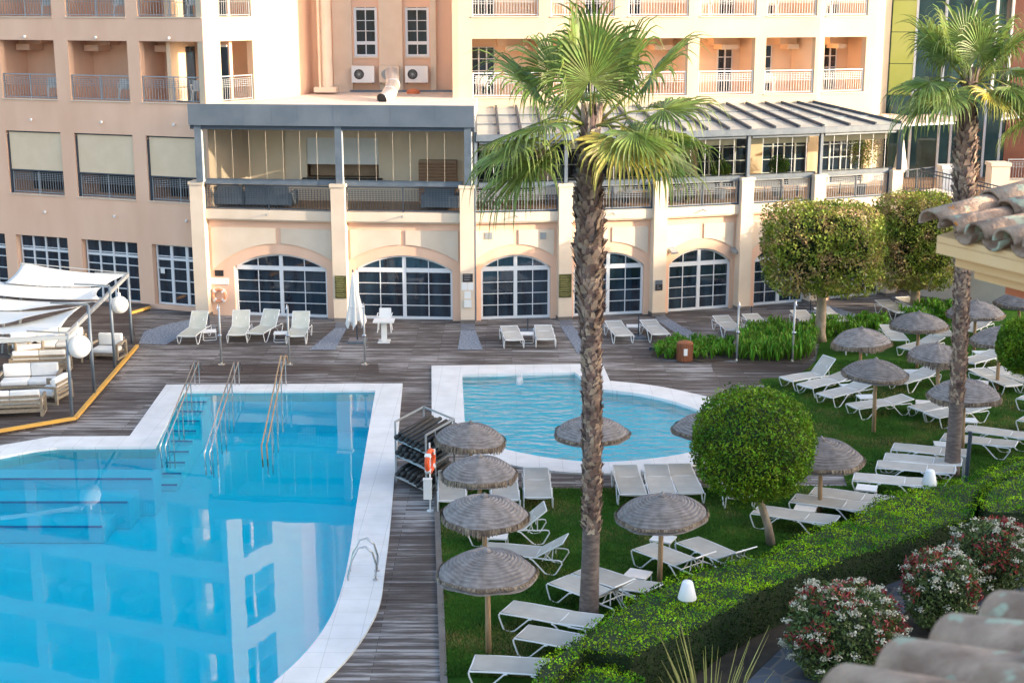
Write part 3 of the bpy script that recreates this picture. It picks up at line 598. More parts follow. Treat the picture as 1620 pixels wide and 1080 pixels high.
for px, lab, full in ((576, 'left one of the two white air conditioning units with a black fan under the windows', 1), (617, 'cream air conditioning unit half hidden behind the shiny duct', 0), (660, 'right-hand white air conditioning unit with black fan on the recessed wall', 1)):
    c = RB.at(px, 117); fr = RB; s0 = c[0]; z = c[1]; w2, h2 = (0.50, 0.36) if full else (0.44, 0.36)
    ac = empty('air_conditioner', RB.p(s0, 0.35, z - h2), lab, 'air conditioner', 'air conditioning units on the recessed wall')
    MB().fbox(RB, s0 - w2, s0 + w2, 0.18, 0.52, z - h2, z + h2).build('casing', 'plastic' if full else 'cream', ac)
    fc = s0 - (0.17 if full else 0.12); q = MB()
    q.torus(RB.p(fc, 0.53, z), (RB.n[0], RB.n[1], 0), 0.2, 0.02, 20, 6); i0 = len(q.v)
    for k in range(20): t = 2 * PI * k / 20; q.v.append(RB.p(fc + 0.2 * math.cos(t), 0.525, z + 0.2 * math.sin(t)))
    q.f.append(tuple(range(i0, i0 + 20))); q.build('fan_grille', 'dark' if full else 'gmetal', ac)
    q = MB()
    for k in range(10): t = PI * k / 10; q.beam(RB.p(fc - 0.2 * math.cos(t), 0.54, z - 0.2 * math.sin(t)), RB.p(fc + 0.2 * math.cos(t), 0.54, z + 0.2 * math.sin(t)), 0.008, 0.008)
    q.build('grille_wire', 'gmetal', ac)
    q = MB(); q.fbox(RB, s0 - w2 + 0.05, s0 - w2 + 0.1, 0.0, 0.5, z - h2 - 0.05, z - h2 - 0.002); q.fbox(RB, s0 + w2 - 0.1, s0 + w2 - 0.05, 0.0, 0.5, z - h2 - 0.05, z - h2 - 0.002); q.build('bracket', 'dsteel', ac)

# ================================================================ RIGHT WING (sunlit) and green tower
NX = [(725, 59.5), (862, 59.9), (982, 60.4), (1097, 61.1), (1202, 62.0), (1296, 62.7), (1386, 64.0)]
RP = [(V(px, 60, Y)[0], Y) for px, Y in NX]
rw = empty('hotel_wing', (RP[3][0], RP[3][1], 0), 'curved bright sunlit cream wing with rows of orange-lined balconies behind the glass canopy', 'building')
OP = [(747, 852), (871, 972), (993, 1088), (1106, 1194), (1211, 1289), (1303, 1369)]
FRS = [FR(RP[k], RP[k + 1]) for k in range(6)]; BAY = []
for k, fr in enumerate(FRS):
    a, b = fr.at(OP[k][0], 100)[0], fr.at(OP[k][1], 100)[0]; a = max(a, 0.05); b = min(b, fr.L - 0.05); BAY.append((a, b))
    wallgrid(fr, 0, fr.L, 7.3, 21.3, -0.32, 0, [(a, b, z, z + 2.37) for z in LVL]).build('wall', 'pale', rw)
    bk = MB(); bk.fbox(fr, 0.0, fr.L, -2.0, -1.85, 7.3, 21.2)
    for z in LVL + [21.2]: bk.fbox(fr, 0.0, fr.L, -1.85, -0.322, z - 0.25, z - 0.004)
    for z in LVL: bk.fbox(fr, -0.08, 0.08, -1.85, -0.322, z, z + 3.0); bk.fbox(fr, a + 1.2, b - 0.3, -1.85, -1.2, z + 2.05, z + 2.6); bk.fbox(fr, a + 1.5, b - 0.3, -1.85, -1.0, z + 1.85, z + 2.05)
    bk.fbox(fr, fr.L - 0.06, fr.L + 0.06, -1.85, -0.33, 7.3, 21.2) if k == 5 else None
    bk.build('balcony_interior', 'orange', rw)
    for z in LVL[:3]:
        railing(fr, a + 0.02, b - 0.02, -0.1, z, 1.0, 0.12, mid=False).build('railing', 'wframe', rw)
        if k % 2 == 0: mull_window(fr, a + 0.1, a + 1.1, z, z + 2.0, -1.8, 3, 4, 'balcony_window', rw, 0.06)
        else: mull_window(fr, b - 0.9, b - 0.2, z, z + 2.0, -1.8, 2, 4, 'balcony_window', rw, 0.06)
    for z in LVL: MB().fbox(fr, a - 0.03, b + 0.03, 0.001, 0.05, z - 0.05, z - 0.004).build('window_sill', 'cream', rw)
    MB().fbox(fr, -0.05, fr.L + 0.05, -2.0, 0.1, 21.3, 21.6).build('roof_edge', 'cream', rw)
E0 = FR((RP[0][0], RP[0][1] + 4.5), RP[0]); wallgrid(E0, 0, E0.L, 4, 21.3, 0.0, 0.25, []).build('end_wall', 'pale', rw)
E1 = FR(RP[6], (V(1408, 60, 67)[0], 67)); wallgrid(E1, 0.0, E1.L, 4, 21.3, -0.3, 0, []).build('end_wall', 'cream', rw)
MB().fbox(E1, 1.0, 1.12, 0.001, 0.1, 17.5, 17.7).build('wall_spotlight', 'dark', rw)
# tower
TW = FR((V(1409, 60, 67)[0], 67), (V(1602, 60, 67)[0], 67)); tw = empty('glass_tower', TW.p(3, 0, 0), 'green glass stair tower with yellow-green panels and white mullions behind the right palm', 'building')
MB().fbox(TW, 0, TW.L, -0.4, -0.1, 4, 22).build('curtain_wall', 'gglass', tw)
xe = TW.at(1449, 60)[0]
ww = MB()
for k in range(8):
    z = 8.0 + k * 1.43; ww.fbox(TW, 0.05, xe - 0.05, -0.098, 0.0, z, z + 1.40)
ww.build('coloured_panel', 'ygreen', tw)
ww = MB()
for px in (1449, 1495, 1540, 1575, 1600): x = TW.at(px, 60)[0]; ww.fbox(TW, x - 0.05, x + 0.05, -0.099, 0.06, 7.6, 22)
for k in range(6): z = 8.2 + k * 2.86; ww.fbox(TW, xe + 0.05, TW.L, -0.099, 0.03, z, z + 0.05)
ww.build('mullion', 'white', tw)
TE = FR((V(1602, 60, 66)[0], 66), (V(1720, 60, 63)[0], 63)); te = empty('end_building', TE.p(1, 0, 0), 'red brown painted wall at the far right edge beyond the glass tower', 'building')
wallgrid(TE, 0, TE.L, 4, 21, -0.4, 0, [(0.8, 1.6, 12.6, 14.6)]).build('wall', 'redwall', te); MB().fbox(TE, 0.8, 1.6, -0.3, -0.25, 12.6, 14.6).build('window', 'dglass', te)

# ================================================================ ARCADE with terrace
PX = [(320.2, 501), (539.3, 508.5), (740, 511.5), (894, 506.5), (1042, 499.8), (1176.5, 490), (1289, 481), (1409, 468.5)]
PP = [G(*p) for p in PX]
ar = empty('arcade_building', (PP[3][0], PP[3][1], 0), 'cream and peach arcade of glazed arches carrying the first floor terrace', 'building')
PT = 5.37; TZ = 4.28; SB = 0.42        # pilaster top, terrace floor, wall setback
sidx = []
for k, P in enumerate(PP):
    fr = FR(PP[max(0, k - 1)], PP[min(7, k + 1)]); o = FR(P, (P[0] + fr.d[0], P[1] + fr.d[1])); w2 = 0.27
    mb = MB(); mb.fbox(o, -w2, w2, -0.55, 0, 0, PT - 0.12)
    mb.fbox(o, -w2 - 0.04, w2 + 0.04, -0.59, 0.04, PT - 0.12, PT)
    mb.build('pilaster', 'cream', ar); MB().fbox(o, -w2 - 0.015, w2 + 0.015, -0.56, 0.015, 0.005, 0.14).build('skirting', 'dark' if k in () else 'kerb', ar)
AR = [  # arch px left/right at sill, arch top y, springing y
    (372, 518, 402, 424), (563, 716, 404, 427), (761, 871, 403, 424), (907, 1018, 399, 421), (1057, 1155, 393, 416), (1192, 1273, 388, 408), (1312, 1392, 384, 402)]
for k in range(7):
    A, B = PP[k], PP[k + 1]; fr = FR(A, B); n = -SB
    (pl_, pr, yt, ys) = AR[k]
    a = fr.at(pl_, 470, n)[0]; b = fr.at(pr, 470, n)[0]; zt = fr.at((pl_ + pr) / 2, yt, n)[1]; zs = fr.at((pl_ + pr) / 2, ys, n)[1]
    xc = (a + b) / 2; hw = (b - a) / 2; N = 24
    def arch(x, grow=0.0):
        rise = zt - zs; Rr = (hw * hw + rise * rise) / (2 * rise); zc = zt - Rr; return zc + math.sqrt(max((Rr + grow) ** 2 - (x - xc) ** 2, 0.0))
    xs = [a + (b - a) * i / N for i in range(N + 1)]; top = TZ - 0.004; f, bnk = n, n - 0.30; p = fr.p; mb = MB()
    for x0, x1 in ((0.0, a), (b, fr.L)): mb.fbox(fr, x0, x1, bnk, f, 0, top)
    for i in range(N):
        x0, x1 = xs[i], xs[i + 1]; z0_, z1_ = arch(x0), arch(x1)
        mb.quad(p(x0, f, z0_), p(x1, f, z1_), p(x1, f, top), p(x0, f, top)); mb.quad(p(x0, bnk, z0_), p(x0, bnk, top), p(x1, bnk, top), p(x1, bnk, z1_)); mb.quad(p(x0, f, z0_), p(x0, bnk, z0_), p(x1, bnk, z1_), p(x1, f, z1_))
    mb.build('arch_wall', 'peach', ar)
    # relief panels with arched lower edge
    zp = fr.at(xc, 363, n)[1] if k < 4 else TZ - 0.85
    zp = TZ - 0.72
    mb = MB(); g = 0.10; i0, i1 = 0.27 + 0.12, fr.L - 0.27 - 0.12
    for (u0, u1) in ((i0, xc - g), (xc + g, i1)):
        M_ = 12; xs2 = [u0 + (u1 - u0) * i / M_ for i in range(M_ + 1)]
        for i in range(M_):
            x0, x1 = xs2[i], xs2[i + 1]; c0 = min(arch(x0, 0.42), zp - 0.1); c1 = min(arch(x1, 0.42), zp - 0.1); c0 = max(c0, zs - 0.15); c1 = max(c1, zs - 0.15)
            mb.hexa([p(x0, f + 0.05, c0), p(x1, f + 0.05, c1), p(x1, f + 0.002, c1), p(x0, f + 0.002, c0), p(x0, f + 0.05, zp), p(x1, f + 0.05, zp), p(x1, f + 0.002, zp), p(x0, f + 0.002, zp)])
    mb.build('relief_panel', 'cream', ar)
    # terrace slab edge / cornice
    mb = MB(); mb.fbox(fr, 0.272, fr.L - 0.272, -0.62, -0.16, TZ - 0.36, TZ); mb.fbox(fr, 0.272, fr.L - 0.272, -0.62, -0.22, TZ - 0.42, TZ - 0.361); mb.build('cornice', 'cream', ar)
    railing(fr, 0.28, fr.L - 0.28, -0.27, TZ, 0.98, 0.115, 6).build('railing', 'dsteel' if k < 2 else 'grail', ar)
    if k >= 2:
        m2 = MB(); m2.fbox(fr, 0.275, 0.33, -0.3, -0.24, TZ, TZ + 1.0); m2.fbox(fr, fr.L - 0.33, fr.L - 0.275, -0.3, -0.24, TZ, TZ + 1.0); m2.fbox(fr, fr.L / 2 - 0.02, fr.L / 2 + 0.02, -0.32, -0.24, TZ - 0.05, TZ + 0.94); m2.fbox(fr, 0.28, fr.L - 0.28, -0.31, -0.23, TZ + 0.0, TZ + 0.06); m2.build('rail_post', 'dsteel', ar)
    m2 = MB(); m2.beam(p(fr.L / 2, -0.15, TZ - 0.12), p(fr.L / 2, 0.12, TZ - 0.16), 0.05, 0.03); m2.build('floodlight_bracket', 'gmetal', ar)
    # glazing
    gl = MB(); i0_ = len(gl.v); gn = n - 0.2
    pts = [p(a, gn, 0.02)] + [p(b, gn, 0.02)] + [p(x, gn, arch(x)) for x in xs[::-1]]; gl.v += pts; gl.f.append(tuple(range(len(pts)))); w_ = gl.build('arched_window', 'dglass', ar)
    m2 = MB(); fw = 0.09; zt2 = zs + 0.02
    def bar(x0, x1, z0, z1, t=0.0): m2.fbox(fr, x0, x1, gn + 0.005, gn + 0.06 + t, z0, z1)
    bar(a, a + fw, 0.02, arch(a + fw)); bar(b - fw, b, 0.02, arch(b - fw)); bar(a, b, 0.02, 0.12, 0.003); bar(a + fw, b - fw, zt2 - 0.14, zt2 + 0.03, 0.006); bar(xc - 0.07, xc + 0.07, 0.12, arch(xc) - 0.01, 0.01)
    for h0, h1 in ((a, xc), (xc, b)):
        nc = 2
        for c in range(1, nc): x = h0 + (h1 - h0) * c / nc; bar(x - 0.015, x + 0.015, 0.12, arch(x) - 0.01, -0.02)
    for r in range(1, 4 if k != 9 else 4): z = 0.12 + (zt2 - 0.26) * r / 4; bar(a + fw, b - fw, z - 0.013, z + 0.013, -0.025)
    for i in range(N):
        x0, x1 = xs[i], xs[i + 1]; z0_, z1_ = arch(x0), arch(x1); w_z = 0.09
        m2.hexa([p(x0, gn + 0.06, z0_ - w_z), p(x1, gn + 0.06, z1_ - w_z), p(x1, gn + 0.005, z1_ - w_z), p(x0, gn + 0.005, z0_ - w_z), p(x0, gn + 0.06, z0_ - 0.002), p(x1, gn + 0.06, z1_ - 0.002), p(x1, gn + 0.005, z1_ - 0.002), p(x0, gn + 0.005, z0_ - 0.002)])
    m2.build('frame', 'wframe', w_)
# terrace floor
tf = [(p_[0], p_[1] + 0.62) for p_ in PP] + [(24, 62), (24, 70), (-11.2, 70), (-11.6, 58.0)]
MB().prism(tf, TZ - 0.25, TZ - 0.006).build('terrace_floor', 'brownin', ar)
# wall signs, lamps
for (x0, x1, y0, y1, kk, mt_, nm, lab, ct) in ((529.5, 548.5, 436, 472, 1, 'sign', 'wall_sign', 'tall olive menu board on the pilaster left of the closed white parasol', 'sign'), (732, 748, 433, 446, 2, 'dsign', 'wall_sign', 'small dark plaque above the papers on the pilaster by the drainpipe', 'sign'),
        (884.5, 904, 434, 470, 3, 'sign', 'wall_sign', 'tall olive menu board on the pilaster just left of the big palm trunk', 'sign'), (1037, 1048, 450, 459, 4, 'dsign', 'wall_sign', 'small black sign with a blue-white strip above it, right of the big palm trunk', 'sign')):
    P = PP[kk]; fr = FR(PP[kk - 1], PP[kk + 1]); o = FR(P, (P[0] + fr.d[0], P[1] + fr.d[1])); a = o.at(x0, y0, 0.02); b = o.at(x1, y1, 0.02)
    s_ = empty(nm, o.p((a[0] + b[0]) / 2, 0.02, b[1]), lab, ct); MB().fbox(o, a[0], b[0], 0.003, 0.03, b[1], a[1]).build('board', mt_, s_)
    q = MB()
    for z in np.arange(b[1] + 0.08, a[1] - 0.05, 0.09): q.fbox(o, a[0] + 0.06, b[0] - 0.08 - 0.1 * random.random(), 0.031, 0.034, z, z + 0.018)
    q.build('lettering', 'letter' if mt_ == 'sign' else 'gmetal', s_)
    if kk == 2:
        for q_, lb in (((730, 739.4, 447, 459), 'left white paper notice under the small dark plaque'), ((740, 749, 447, 459), 'right white paper notice under the small dark plaque'), ((734.5, 745, 461, 472), 'small white paper notice above the white switch box'), ((734, 746, 474, 486), 'white switch box lowest on the pilaster')):
            a = o.at(q_[0], q_[2], 0.02); b = o.at(q_[1], q_[3], 0.02); tag(MB().fbox(o, a[0], b[0], 0.003, 0.06 if q_[2] == 474 else 0.012, b[1], a[1]).build('paper_notice' if q_[2] < 470 else 'switch_box', 'white'), lb, 'notice')
        x_ = o.at(752.5, 400, 0.0)[0]; tag(MB().tube([o.p(0.31, -0.05, 0.1), o.p(0.31, -0.05, 8.0)], 0.035, 8).build('drainpipe', 'steel'), 'thin grey green drainpipe beside the middle pilaster', 'pipe')
    if kk == 4:
        a = o.at(1037, 443.5, 0.02); b = o.at(1048, 449.5, 0.02); MB().fbox(o, a[0], b[0], 0.003, 0.03, b[1], a[1]).build('strip', 'fascia', s_)
for px, kk in ((1065, 4), (1163, 4)):
    fr = FR(PP[4], PP[5]); a = fr.at(px, 396, -SB + 0.2); t = empty('wall_lamp', fr.p(a[0], -SB, a[1]), 'grey wall floodlight at the %s shoulder of the arch right of the palm' % ('left' if px < 1100 else 'right'), 'lamp', 'grey floodlights beside the arch')
    MB().fbox(fr, a[0] - 0.12, a[0] + 0.12, -SB + 0.002, -SB + 0.06, a[1] - 0.06, a[1] + 0.1).build('bracket', 'gmetal', t); MB().beam(fr.p(a[0], -SB + 0.06, a[1] + 0.03), fr.p(a[0] + 0.03, -SB + 0.3, a[1] - 0.1), 0.3, 0.1).build('lamp_head', 'gmetal', t)
fr = FR(PP[2], PP[3])
for px0, px1, lb in ((767, 779, 'small grey vent on the arch panel left of the palm fronds, nearer the drainpipe'), (855, 864, 'small grey vent on the arch panel next to the fourth pilaster')):
    a = fr.at(px0, 368, -SB + 0.06); b = fr.at(px1, 378, -SB + 0.06); v_ = tag(MB().fbox(fr, a[0], b[0], -SB + 0.052, -SB + 0.08, b[1], a[1]).build('air_vent', 'gmetal'), lb, 'vent')

# ================================================================ PAVILION on the terrace (left two bays)
pv = empty('terrace_pavilion', (PP[1][0], PP[1][1] + 2, TZ), 'glazed terrace pavilion with slate grey posts and a deep zinc roof fascia', 'pavilion')
FA = FR((PP[0][0] - 0.12, PP[0][1] - 0.12), (PP[2][0] + 0.30, PP[2][1] - 0.12)); fz1, fz0 = FA.at(525, 166, 0.05)[1], FA.at(525, 200, 0.05)[1]
MB().fbox(FA, 0, FA.L, -0.03, 0.05, fz0, fz1).build('roof_fascia', 'fascia', pv)
mid = FA.at(531, 180, 0.05)[0]; m_ = MB()
for s_, w_ in ((mid, 0.1),): m_.fbox(FA, s_ - w_, s_ + w_, 0.051, 0.056, fz0 + 0.002, fz1 - 0.002)
for s_ in (1.4, 2.2, 3.3, 4.3, 7.9, 9.6): m_.fbox(FA, s_ - 0.008, s_ + 0.008, 0.051, 0.054, fz0 + 0.01, fz1 - 0.01)
m_.build('fascia_joint', 'fascia', pv)
m_ = MB(); m_.prism([FA.p(0, -0.032, 0)[:2], FA.p(FA.L, -0.032, 0)[:2], (-1.45, 63.9), (-8.4, 63.9), (-9.3, 60.0), (-11.6, 56.0)], fz0 + 0.05, fz1 - 0.06); m_.build('roof', 'roofgrey', pv)
MB().fbox(FA, 0.02, FA.L - 0.02, -0.2, -0.05, fz0 - 0.16, fz0 - 0.002).build('track', 'dsteel', pv)
for k, px in ((0, 313.5), (1, 535), (2, 739.5)):
    s_ = FA.at(px, 245, 0)[0]; MB().fbox(FA, s_ - 0.13, s_ + 0.13, -0.3, -0.04, PT + 0.002, fz0 - 0.002).build('post', 'steel', pv)
    MB().fbox(FA, s_ + 0.132, s_ + 0.16, -0.2, -0.08, PT + 0.002, fz0 - 0.17).build('glass_edge', 'white', pv)
for u, v_ in ((0.3, mid - 0.15), (mid + 0.15, FA.L - 0.5)):
    MB().fbox(FA, u, v_, -0.36, -0.2, PT - 0.08, PT + 0.12).build('sill_beam', 'steel', pv)
    g = MB(); g.quad(FA.p(u, -0.14, PT + 0.12), FA.p(v_, -0.14, PT + 0.12), FA.p(v_, -0.14, fz0 - 0.16), FA.p(u, -0.14, fz0 - 0.16)); gg = g.build('glass_screen', 'cglass', pv)
    e = MB(); nn = int((v_ - u) / 0.60)
    for i in range(1, nn): x = u + (v_ - u) * i / nn; e.fbox(FA, x - 0.004, x + 0.004, -0.144, -0.136, PT + 0.12, fz0 - 0.16)
    e.build('panel_edge', 'bwall', gg)
# pavilion back wall
BW = FR((PP[0][0] + 0.9, PP[0][1] + 2.9), (PP[2][0] + 0.3, PP[2][1] + 3.4)); bz = fz0 + 0.05
dA, dB = BW.at(358, 250)[0], BW.at(388, 250)[0]; wA, wB = BW.at(485, 250)[0], BW.at(599, 250)[0]; wz0, wz1 = BW.at(520, 281)[1], BW.at(520, 218)[1]
wallgrid(BW, 0, BW.L, TZ, bz, -0.2, 0, [(dA, dB, TZ + 0.01, BW.at(370, 212)[1]), (wA, wB, wz0, wz1)]).build('back_wall', 'bwall', pv)
MB().fbox(BW, wA, wB, -0.12, -0.08, wz0 + (wz1 - wz0) * 0.33, wz1).build('roller_shutter', 'white', pv); MB().fbox(BW, wA, wB, -0.7, -0.68, wz0, wz1).build('bar_interior', 'brownin', pv)
MB().fbox(BW, wA - 0.15, wB + 0.15, 0.0, 0.35, wz0 - 0.12, wz0 - 0.002).build('counter', 'dark', pv)
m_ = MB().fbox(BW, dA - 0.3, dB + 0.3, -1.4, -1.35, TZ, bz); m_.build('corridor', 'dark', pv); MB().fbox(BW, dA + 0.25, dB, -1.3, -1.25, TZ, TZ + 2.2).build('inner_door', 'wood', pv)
LFW = FR((PP[0][0] + 0.1, PP[0][1] + 0.7), (PP[0][0] + 0.9, PP[0][1] + 2.9)); wallgrid(LFW, 0, LFW.L, TZ, bz, -0.2, 0, []).build('side_wall', 'pale', pv)
MB().fbox(BW, BW.at(392, 240)[0], BW.at(450, 240)[0], 0.002, 0.12, TZ, bz).build('folded_partition', 'blind', pv)
MB().fbox(BW, 0.05, BW.L, 1.0, 2.6, bz - 0.1, bz - 0.04).build('ceiling', 'white', pv)
a, b = BW.at(665, 270)[0], BW.at(724, 270)[0]; z1 = BW.at(690, 252)[1]
t = empty('wooden_screen', BW.p((a + b) / 2, 0.4, TZ), 'brown slatted wooden cabinet at the right end inside the pavilion', 'cabinet')
MB().fbox(BW, a, b, 0.1, 0.5, TZ, z1).build('carcass', 'brownin', t)
m_ = MB()
for k in range(12): z = TZ + 0.1 + k * (z1 - TZ - 0.15) / 12; m_.fbox(BW, a, b, 0.502, 0.54, z, z + (z1 - TZ) / 18)
m_.build('slats', 'wood', t)
for (px0, px1, lb) in ((352, 390, 'left one of the dark grey sofas behind the pavilion railing'), (395, 462, 'long dark grey sofa in the middle of the left pavilion bay'), (676, 722, 'dark grey sofa behind the railing at the right end of the pavilion')):
    SF = FR((PP[0][0], PP[0][1] + 1.4), (PP[2][0], PP[2][1] + 1.4)); a = SF.at(px0, 310)[0]; b = SF.at(px1, 310)[0]
    t = empty('dark_sofa', SF.p((a + b) / 2, 0, TZ), lb, 'sofa', 'dark sofas in the pavilion'); MB().fbox(SF, a, b, -0.4, 0.35, TZ + 0.1, TZ + 0.42).build('seat', 'fascia', t); MB().fbox(SF, a, b, 0.36, 0.6, TZ + 0.12, TZ + 0.85).build('backrest', 'fascia', t)
    MB().fbox(SF, a - 0.15, a - 0.002, -0.4, 0.6, TZ + 0.1, TZ + 0.6).build('armrest', 'steel', t); MB().fbox(SF, b + 0.002, b + 0.15, -0.4, 0.6, TZ + 0.1, TZ + 0.6).build('armrest', 'steel', t)
# duct on the roof
d0 = V(606, 158, 57.2); t = empty('roof_duct', (d0[0], 57.2, fz1), 'shiny metal exhaust duct bending over the pavilion roof, open dark end towards the pool', 'duct')
dx = d0[0]; pa = [(dx - 0.1, 56.4, fz1 + 0.2), (dx + 0.3, 58.6, fz1 + 0.3), (dx + 0.5, 59.8, fz1 + 0.55), (dx + 0.45, 60.0, fz1 + 0.9), (dx + 0.4, 60.0, fz1 + 1.35), (dx + 0.1, 60.6, fz1 + 1.6)]
q0_, q1_, q2_, q3_ = (Vector(V(*v)) for v in ((604, 157, 57.0), (616, 149, 57.5), (622, 134, 59.2), (619, 115, 61.8)))
MB().tube([q0_, q0_.lerp(q1_, .6), q1_, q1_.lerp(q2_, .5), q2_, q3_], [0.23, 0.25, 0.27, 0.28, 0.28, 0.26], 20, cap=False).build('duct_pipe', 'duct', t, smooth=True)
MB().tube([q0_ + (q1_ - q0_) * .05, q0_ + (q1_ - q0_) * .07], 0.22, 18).build('duct_mouth', 'dark', t)
for k in (.1, .9): P_ = q1_.lerp(q2_, k); MB().torus(P_, q2_ - q1_, 0.285, 0.015, 20, 6).build('seam_ring', 'duct', t)
a = V(654, 158, 62.5); tag(MB().lathe([(0.0, 0), (0.28, 0), (0.3, 0.12), (0.1, 0.2), (0, 0.2)], (a[0], 62.5, fz1 - 0.06), 16).build('orange_bowl', 'terracotta'), 'small orange round cover on the pavilion roof right of the duct', 'cover')

# ================================================================ GLASS CANOPY over the restaurant terrace
gc = empty('glass_canopy', (PP[4][0], PP[4][1] + 1.5, TZ), 'slate grey steel canopy with milky glass roof and folding glass screens over the restaurant terrace', 'canopy')
CF = [(PP[k][0], PP[k][1]) for k in range(2, 8)]; CF[0] = (CF[0][0] + 0.35, CF[0][1]); zf, zbk = 7.28, 7.92
back = []
for k, P in enumerate(CF):
    px = [752, 880, 1010, 1122, 1215, 1291][k]; Yb = np.interp(px, [q[0] for q in NX], [q[1] for q in NX]) - 0.06; back.append((V(px, 60, Yb)[0], Yb))
for k in range(5):
    fr = FR(CF[k], CF[k + 1]); p = fr.p
    MB().fbox(fr, 0.0, fr.L, -0.22, 0.1, zf - 0.24, zf).build('gutter_beam', 'steel', gc)
    MB().fbox(fr, 0.14, fr.L - 0.14, -0.16, -0.05, zf - 0.36, zf - 0.241).build('track', 'fascia', gc)
    MB().fbox(fr, 0.15, fr.L - 0.5, -0.3, -0.2, zf - 0.62, zf - 0.362).build('blind_box', 'blind', gc)
    MB().fbox(fr, -0.065, 0.065, -0.2, -0.04, PT + 0.002, zf - 0.242).build('post', 'steel', gc)
    MB().fbox(fr, 0.14, fr.L - 0.14, -0.36, -0.2, PT - 0.1, PT + 0.1).build('sill_beam', 'steel', gc)
    g = MB(); g.quad(p(0.07, -0.13, PT + 0.1), p(fr.L - 0.07, -0.13, PT + 0.1), p(fr.L - 0.07, -0.13, zf - 0.36), p(0.07, -0.13, zf - 0.36)); gg = g.build('glass_screen', 'tglass', gc)
    e = MB(); nn = max(3, int(fr.L / 0.62))
    for i in range(1, nn): x = fr.L * i / nn; e.fbox(fr, x - 0.007, x + 0.007, -0.136, -0.124, PT + 0.1, zf - 0.36)
    e.build('panel_edge', 'wframe', gg)
    F0, F1, B0, B1 = CF[k], CF[k + 1], back[k], back[k + 1]
    lp = lambda A_, B_, t: (A_[0] + (B_[0] - A_[0]) * t, A_[1] + (B_[1] - A_[1]) * t)
    g = MB().quad((F0[0], F0[1], zf - 0.01), (F1[0], F1[1], zf - 0.01), (B1[0], B1[1], zbk - 0.01), (B0[0], B0[1], zbk - 0.01)); g.build('glass_roof', 'milk', gc)
    m_ = MB(); nb = [4, 4, 4, 3, 3][k]
    for i in range(nb + 1 if k == 4 else nb): t = i / nb; a = lp(F0, F1, t); b = lp(B0, B1, t); m_.beam((a[0], a[1], zf + 0.04), (b[0], b[1], zbk + 0.04), 0.09, 0.12)
    m_.build('rafter', 'dsteel', gc); m_ = MB()
    for t in (0.35, 0.68): a = lp(F0, B0, t); b = lp(F1, B1, t); z = zf + (zbk - zf) * t; m_.beam((a[0], a[1], z + 0.02), (b[0], b[1], z + 0.02), 0.05, 0.04)
    m_.build('purlin', 'fascia', gc)
# end screen on the right
P = CF[5]; EF = FR(P, (P[0] + 0.5, P[1] + 4.2)); MB().fbox(EF, -0.08, 0.10, -0.1, 0.1, PT + 0.002, zf - 0.242).build('post', 'dsteel', gc)
# restaurant back wall under the right wing
WH = TZ + 2.95
for k in range(6):
    fr = FRS[k]; mb = MB(); holes = [(0.35, fr.L - 0.3, TZ + 0.05, WH)]
    wallgrid(fr, 0, fr.L, TZ - 0.01, 7.296, -0.25, 0.0, holes).build('restaurant_wall', 'orange', rw)
    mull_window(fr, 0.35, fr.L - 0.3, TZ + 0.05, WH, -0.12, 4, 5, 'restaurant_window', rw, 0.07, transom=TZ + 2.2)

# ================================================================ RIGHT TERRACE, RAMP, PILLARS, AWNING
P7 = PP[7]; rt = empty('side_terrace', (19, 62, 0), 'raised side terrace with cream pillars, black railings and a ramp, right of the arcade', 'terrace')
q0 = (P7[0] + 0.15, P7[1] + 0.1); q1 = (V(1495, 290, 61.5)[0], 61.5); q2 = (V(1640, 290, 60.5)[0], 60.5)
SA, SB_ = FR(q0, q1), FR(q1, q2)
wallgrid(SA, 0.1, SA.L, 0, TZ, -0.7, -0.4, [(0.8, 2.0, 0.0, 2.5)]).build('wall', 'peach', rt); wallgrid(SB_, 0, SB_.L + 4, 0, TZ - 0.3, -0.7, -0.4, [(0.6, 3.8, 0, 2.6)]).build('wall', 'cream', rt)
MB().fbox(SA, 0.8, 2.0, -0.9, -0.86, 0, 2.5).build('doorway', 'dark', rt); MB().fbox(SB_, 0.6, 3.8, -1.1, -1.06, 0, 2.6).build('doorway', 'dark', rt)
for px, w_, zt_, Y in ((1500, 0.38, 5.35, 61.4), (1577, 0.38, 5.55, 60.7)):
    x = V(px, 290, Y)[0]; m_ = MB(); m_.box(x - w_, x + w_, Y - 0.4, Y + 0.4, 2.0, zt_ - 0.14); m_.box(x - w_ - 0.05, x + w_ + 0.05, Y - 0.45, Y + 0.45, zt_ - 0.14, zt_); m_.build('pillar', 'white' if px < 1550 else 'cream', rt)
railing(SA, 0.25, SA.L - 0.4, -0.3, TZ, 1.0, 0.12, 0).build('railing', 'dsteel', rt)
r0 = (V(1447, 300, 60)[0], 60.0); r1 = (V(1660, 300, 56)[0], 56.0); RFm = FR(r0, r1); m_ = MB()
za, zb_ = RFm.at(1495, 275)[1], RFm.at(1618, 304)[1]; sa, sb = RFm.at(1495, 275)[0], RFm.at(1618, 304)[0]; sl2 = (zb_ - za) / (sb - sa)
for k in range(60):
    s_ = sa - 1.2 + k * 0.14
    if s_ > RFm.L: break
    z = za + (s_ - sa) * sl2; m_.fbox(RFm, s_ - 0.01, s_ + 0.01, -0.01, 0.01, z - 0.95, z)
for dz in (0, -0.15, -0.95): m_.beam(RFm.p(sa - 1.2, 0, za - 1.2 * sl2 + dz), RFm.p(RFm.L, 0, za + (RFm.L - sa) * sl2 + dz), 0.05, 0.04)
m_.build('ramp_railing', 'dsteel', rt)
